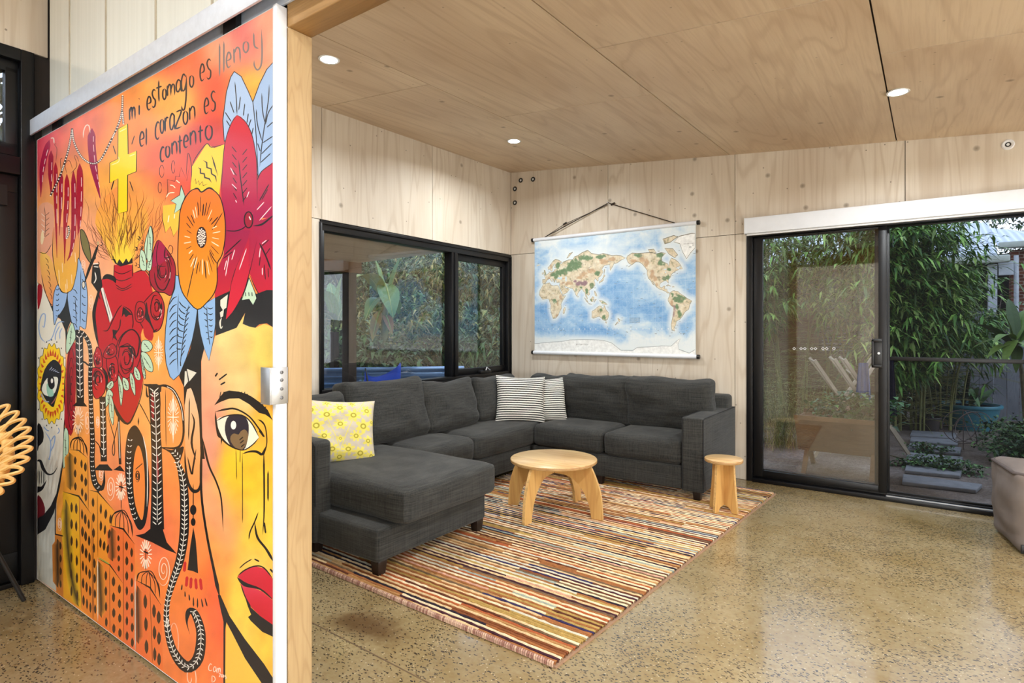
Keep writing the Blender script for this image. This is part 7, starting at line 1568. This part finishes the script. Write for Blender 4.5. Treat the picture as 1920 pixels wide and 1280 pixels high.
F('d', [(570, 1120), (630, 1074), (618, 1180), (590, 1200), (570, 1165)], (222, 218, 202)); F('g', [(565, 110), (598, 85), (592, 140), (572, 150)], (222, 218, 202)); S('g', [(580, 150), (568, 190), (575, 235), (590, 215)], [8, 14, 10, 5], (222, 218, 202))
FO('d', [(800, 940), (848, 1060), (860, 1105), (832, 1160), (800, 1112), (740, 1120), (772, 1030)], (188, 214, 186), 5, 0)
for x in (770, 797, 822): S('d', [(x, 1055), (x+3, 1090)], 6)
F('d', [(800, 620), (700, 850), (655, 1000), (625, 1180), (615, 1275), (680, 1200), (760, 1050), (798, 910)], grad((176, 14, 54), (206, 26, 52), 450, 570)); S('d', [(655, 1000), (625, 1180), (615, 1275), (680, 1200), (760, 1050), (798, 910)], 6); S('d', [(780, 705), (720, 880)], 7, (246, 206, 210))
F('g', [(302, 560), (380, 590), (322, 660)], (222, 218, 202)); F('g', [(286, 580), (299, 578), (312, 660), (280, 706)], (222, 218, 202))
F('g', [(300, 724), (335, 712), (370, 800), (402, 960), (412, 1290), ('j', 262, 250), ('j', 232, 280), ('j', 200, 230), ('j', 190, 130), (284, 1000), (284, 850)], grad((232, 196, 160), (240, 150, 80), 720, 900)); S('g', [(284, 850), (300, 724), (335, 708), (370, 800), (404, 960), (414, 1290)], 9); S('j', [(186, 60), (190, 150), (205, 240), (235, 280), (268, 250), (275, 100)], [6, 10, 14, 20, 12, 6])
S('g', [(322, 790), (320, 950), (316, 1130)], 9); S('g', [(338, 910), (362, 990), (340, 1150), (375, 1290)], [5, 14, 18, 10]); S('j', [(200, 100), (222, 190), (230, 150), (245, 60)], 9)
# eye
F('g', [(520, 852), (570, 780), (600, 745), (640, 733), (720, 742), (780, 760), (830, 788), (900, 838), (950, 890), (992, 975), (965, 950), (930, 925), (880, 912), (800, 842), (720, 796), (640, 798), (570, 825)], K)
for k in range(16): S('g', [(560+24*k, 815-4*k if k < 6 else 770+(k-6)*14), (575+24*k, 740+(0 if k < 8 else (k-8)*17))], 7, K)
F('g', [(530, 975), (620, 938), (740, 930), (820, 998), (878, 1108), (800, 1190), (740, 1206), (660, 1190), (590, 1112)], (234, 228, 208), 2)
F('g', [(640, 935), (740, 932), (790, 980), (796, 1080), (770, 1190), (730, 1208), (665, 1190), (620, 1110), (606, 1020)], (28, 30, 48), 3)
F('g', [(715, 1086), (680, 1076), (652, 1100), (655, 1145), (700, 1200), (745, 1206), (782, 1150), (792, 1080), (766, 1044), (732, 1060)], (122, 98, 68), 2)
ART.dot(q_('g', 675, 1010), 5.2, 8.2, (240, 238, 228)); 
for (x, y) in ((722, 1120), (728, 1145), (735, 1175)): S('g', [(x, y+10), (x+30, y-16)], 9)
for pts, w_ in (([(525, 905), (600, 886), (690, 880), (800, 940), (880, 1040), (925, 1105)], [8, 16, 14, 12, 12, 18]), ([(535, 978), (620, 936), (740, 930), (820, 995), (880, 1108)], 10), ([(540, 1000), (565, 1090), (620, 1155), (690, 1196), (760, 1208), (830, 1165), (880, 1108)], [16, 20, 14, 10, 9, 9, 9]), ([(528, 900), (538, 1000), (555, 1090), (578, 1115), (576, 1170)], [12, 16, 20, 14, 6]), ([(865, 962), (905, 985), (932, 1035), (942, 1150), (918, 1255)], [6, 14, 10, 9, 8]), ([(740, 1242), (800, 1222), (860, 1222), (905, 1242), (932, 1180)], [6, 14, 20, 22, 8]), ([(548, 592), (528, 622)], 13), ([(625, 598), (556, 650)], 12), ([(610, 665), (570, 688)], 13), ([(880, 1050), (922, 1105)], 16)): S('g', pts, w_)
for pts, w_ in (([(452, 60), (457, 222)], 3.4), ([(475, 60), (474, 132)], 3.4), ([(486, 75), (487, 330), (487, 447)], 4), ([(598, 60), (600, 370), (592, 508)], [10, 8, 3]), ([(620, 170), (620, 335)], 8), ([(600, 440), (608, 500)], 9), ([(570, 388), (550, 440), (527, 490), (520, 532)], 7), ([(550, 440), (565, 520), (610, 580), (648, 645)], [7, 12, 12, 16]), ([(470, 682), (500, 655), (538, 632)], 6), ([(548, 632), (575, 646)], 8), ([(630, 684), (648, 705)], 9)): S('j', pts, w_)
# lips
F('j', [(460, 725), (500, 690), (555, 670), (600, 682), (650, 742), (650, 845), (580, 790), (510, 762)], grad((206, 40, 62), (196, 18, 44), 1060, 1100)); F('j', [(475, 762), (520, 772), (590, 802), (650, 850), (650, 978), (580, 930), (530, 882), (500, 832)], grad((212, 60, 84), (196, 18, 40), 1090, 1140))
for pts, w_ in (([(458, 727), (500, 765), (580, 790), (650, 848)], [10, 22, 9, 7]), ([(460, 722), (500, 690), (555, 669), (600, 680), (650, 742)], 7), ([(478, 765), (502, 832), (532, 884)], 6)): S('j', pts, w_)
F('j', [(500, 832), (530, 884), (580, 930), (650, 978), (650, 1040), (590, 1012), (530, 955), (516, 935), (532, 922), (515, 880)], K)
# jaw and neck outlines
S('j', [(274, 0), (272, 280), (300, 500), (340, 700), (368, 830)], [16, 12, 12, 14, 26]); F('j', [(358, 820), (372, 820), (420, 930), (500, 1050), (600, 1180), (650, 1255), (650, 1290), (590, 1284), (500, 1150), (430, 1012), (404, 962), (397, 1000), (397, 1290), (387, 1290), (388, 960), (372, 890)], K)
S('j', [(278, 0), (310, 140), (350, 230), (376, 320), (387, 492)], [12, 10, 9, 8, 5])
# ear-ring, petals, ticks
S('j', [(230, 240), (230, 460)], 5); ART.dot(q_('j', 230, 377), 6, 9.6, K, None, 16); ART.dot(q_('j', 230, 440), 4.4, 7.4, K, None, 16); F('j', [(230, 468), (215, 560), (200, 690), (228, 696), (255, 708), (250, 620), (242, 530)], K)
for (a, b) in (((198, 722), (193, 778)), ((219, 728), (216, 788)), ((242, 733), (246, 792)), ((266, 733), (273, 796)), ((188, 645), (183, 700))): S('j', [a, b], 15, (196, 32, 38), (.1, .1))
for (a, b) in (((172, 765), (168, 796)), ((186, 800), (188, 832)), ((207, 815), (211, 850)), ((230, 830), (231, 882)), ((252, 835), (252, 888)), ((271, 838), (281, 886)), ((290, 834), (302, 880))): S('j', [a, b], [5, 9], K, (.2, .2))
# ---- hand lettering: letters as brush strokes in a unit box (0,0 top left; 1,1 bottom right)
GLY = {'m': [[(0, .15), (.04, 1)], [(.03, .5), (.22, .12), (.42, .2), (.46, .95)], [(.46, .5), (.66, .1), (.9, .2), (.96, .92)]], 'i': [[(.5, .28), (.5, 1)], [(.42, -.12), (.58, -.16)]],
       'e': [[(.05, .58), (.85, .42), (.8, .12), (.45, .0), (.1, .3), (.08, .75), (.4, 1), (.95, .85)]], 's': [[(.95, .1), (.5, .0), (.15, .2), (.4, .45), (.85, .6), (.8, .9), (.4, 1), (.05, .9)]],
       't': [[(.5, 0), (.48, .6), (.55, 1)], [(.05, .38), (.98, .28)]], 'o': [[(.5, .02), (.1, .25), (.08, .75), (.5, 1), (.92, .72), (.9, .22), (.5, .02)]], 'a': [[(.85, .2), (.45, .02), (.08, .4), (.15, .9), (.5, .95), (.85, .5)], [(.85, .05), (.85, .6), (1, 1)]],
       'g': [[(.85, .1), (.4, .0), (.08, .2), (.2, .45), (.6, .42), (.85, .15)], [(.85, .02), (.82, .6), (.6, .95), (.25, 1), (.08, .88)]], 'l': [[(.5, 0), (.5, 1)]], 'n': [[(.05, .1), (.1, 1)], [(.08, .45), (.45, .08), (.85, .2), (.95, .95)]],
       'c': [[(.95, .12), (.55, .02), (.12, .35), (.1, .8), (.5, 1), (.95, .85)]], 'r': [[(.1, .05), (.15, 1)], [(.12, .4), (.5, .08), (.95, .12)]], 'z': [[(.05, .1), (.9, .04), (.05, .96), (.98, .9)]], 'y': [[(.08, .08), (.15, .4), (.5, .48)], [(.75, .0), (.8, .6), (.7, .9), (.4, 1), (.15, .9), (.12, .76)]],
       '2': [[(.1, .2), (.5, 0), (.85, .3), (.1, 1), (.95, .95)]], '0': [[(.5, .02), (.1, .3), (.1, .75), (.5, 1), (.9, .7), (.88, .25), (.5, .02)]], '1': [[(.5, 0), (.5, 1)]], '5': [[(.9, .02), (.2, .05), (.15, .45), (.7, .45), (.9, .75), (.5, 1), (.1, .9)]],
       'C': [[(.95, .15), (.5, .0), (.1, .4), (.12, .85), (.6, 1), (.95, .85)]], 'D': [[(.1, .02), (.12, 1)], [(.1, .02), (.8, .2), (.9, .7), (.12, 1)]]}
def letters(seq, w_, col=(24, 18, 16)):
    for (ch_, x0, x1, y0_, y1_) in seq:
        for st_ in GLY[ch_]: ART.ribbon([(x0+u*(x1-x0), y0_+v*(y1_-y0_)+(.5-u)*.0) for u, v in st_], w_, col, (.1, .14), smooth=5)
letters([('m', 243, 254, 199, 226), ('i', 259, 263.5, 189, 216), ('e', 275.5, 284, 181, 206), ('s', 284.5, 292.5, 168, 201), ('t', 292, 304, 150, 191), ('o', 305, 312, 165.5, 186.5), ('m', 314, 328.5, 156, 181), ('a', 330, 340.5, 149, 172.5), ('g', 339.5, 351.5, 139, 206), ('o', 355.5, 363.5, 140.5, 163.5), ('e', 375, 384, 120, 151.5), ('s', 387, 396.5, 111, 148)], 3.0)
letters([('l', 410, 414, 81, 144), ('l', 418, 422, 77, 136.5), ('e', 424.5, 434, 98, 126.5), ('n', 438, 451.5, 87, 119.5), ('o', 456, 466.5, 77, 98.5), ('y', 474, 496, 55, 131)], 3.1, (116, 108, 108))  # black lettering greyed: the glare on it is painted into the colour
letters([('e', 262, 271, 247, 274), ('l', 272.6, 276.4, 239, 273), ('c', 291, 299.5, 228, 261), ('o', 300.5, 307.5, 222, 250), ('r', 309, 316.5, 218, 247.5), ('a', 318, 328.5, 212, 243.5), ('z', 329, 341.5, 207, 240.5), ('o', 343.5, 352.5, 207, 233), ('n', 355, 366.5, 198, 226), ('e', 383, 392, 184, 213), ('s', 395, 405, 171, 208)], 3.0)
letters([('c', 300.5, 308.7, 275, 303), ('o', 310.5, 318.7, 272.5, 295), ('n', 322, 332.5, 264, 290.5), ('t', 332.5, 342.5, 252, 289.5), ('e', 344.5, 353.5, 253.5, 276.5), ('n', 356.5, 368, 244, 273), ('t', 370.5, 381.5, 234, 268.5), ('o', 385, 398.5, 233.5, 262)], 3.2)
letters([('C', 391, 398, 1244, 1257), ('a', 400, 406, 1249, 1259), ('m', 407, 414, 1251, 1262), ('2', 411, 414, 1262, 1268), ('0', 415, 418, 1263, 1269), ('1', 419, 421, 1264, 1270), ('5', 422, 425, 1265, 1272), ('D', 397, 404, 1266, 1279)], 1.3, (246, 222, 200))
M['mural_paint'] = attr_mat('mural_paint', .36, .45, coat=.25, var=.05, bump=.12, scale=420, coat_r=.16)
ART.mb.build('mural_painting', 'mural_paint', md)
open('/tmp/layers.txt','w').write(str((ART.top, am.top)))
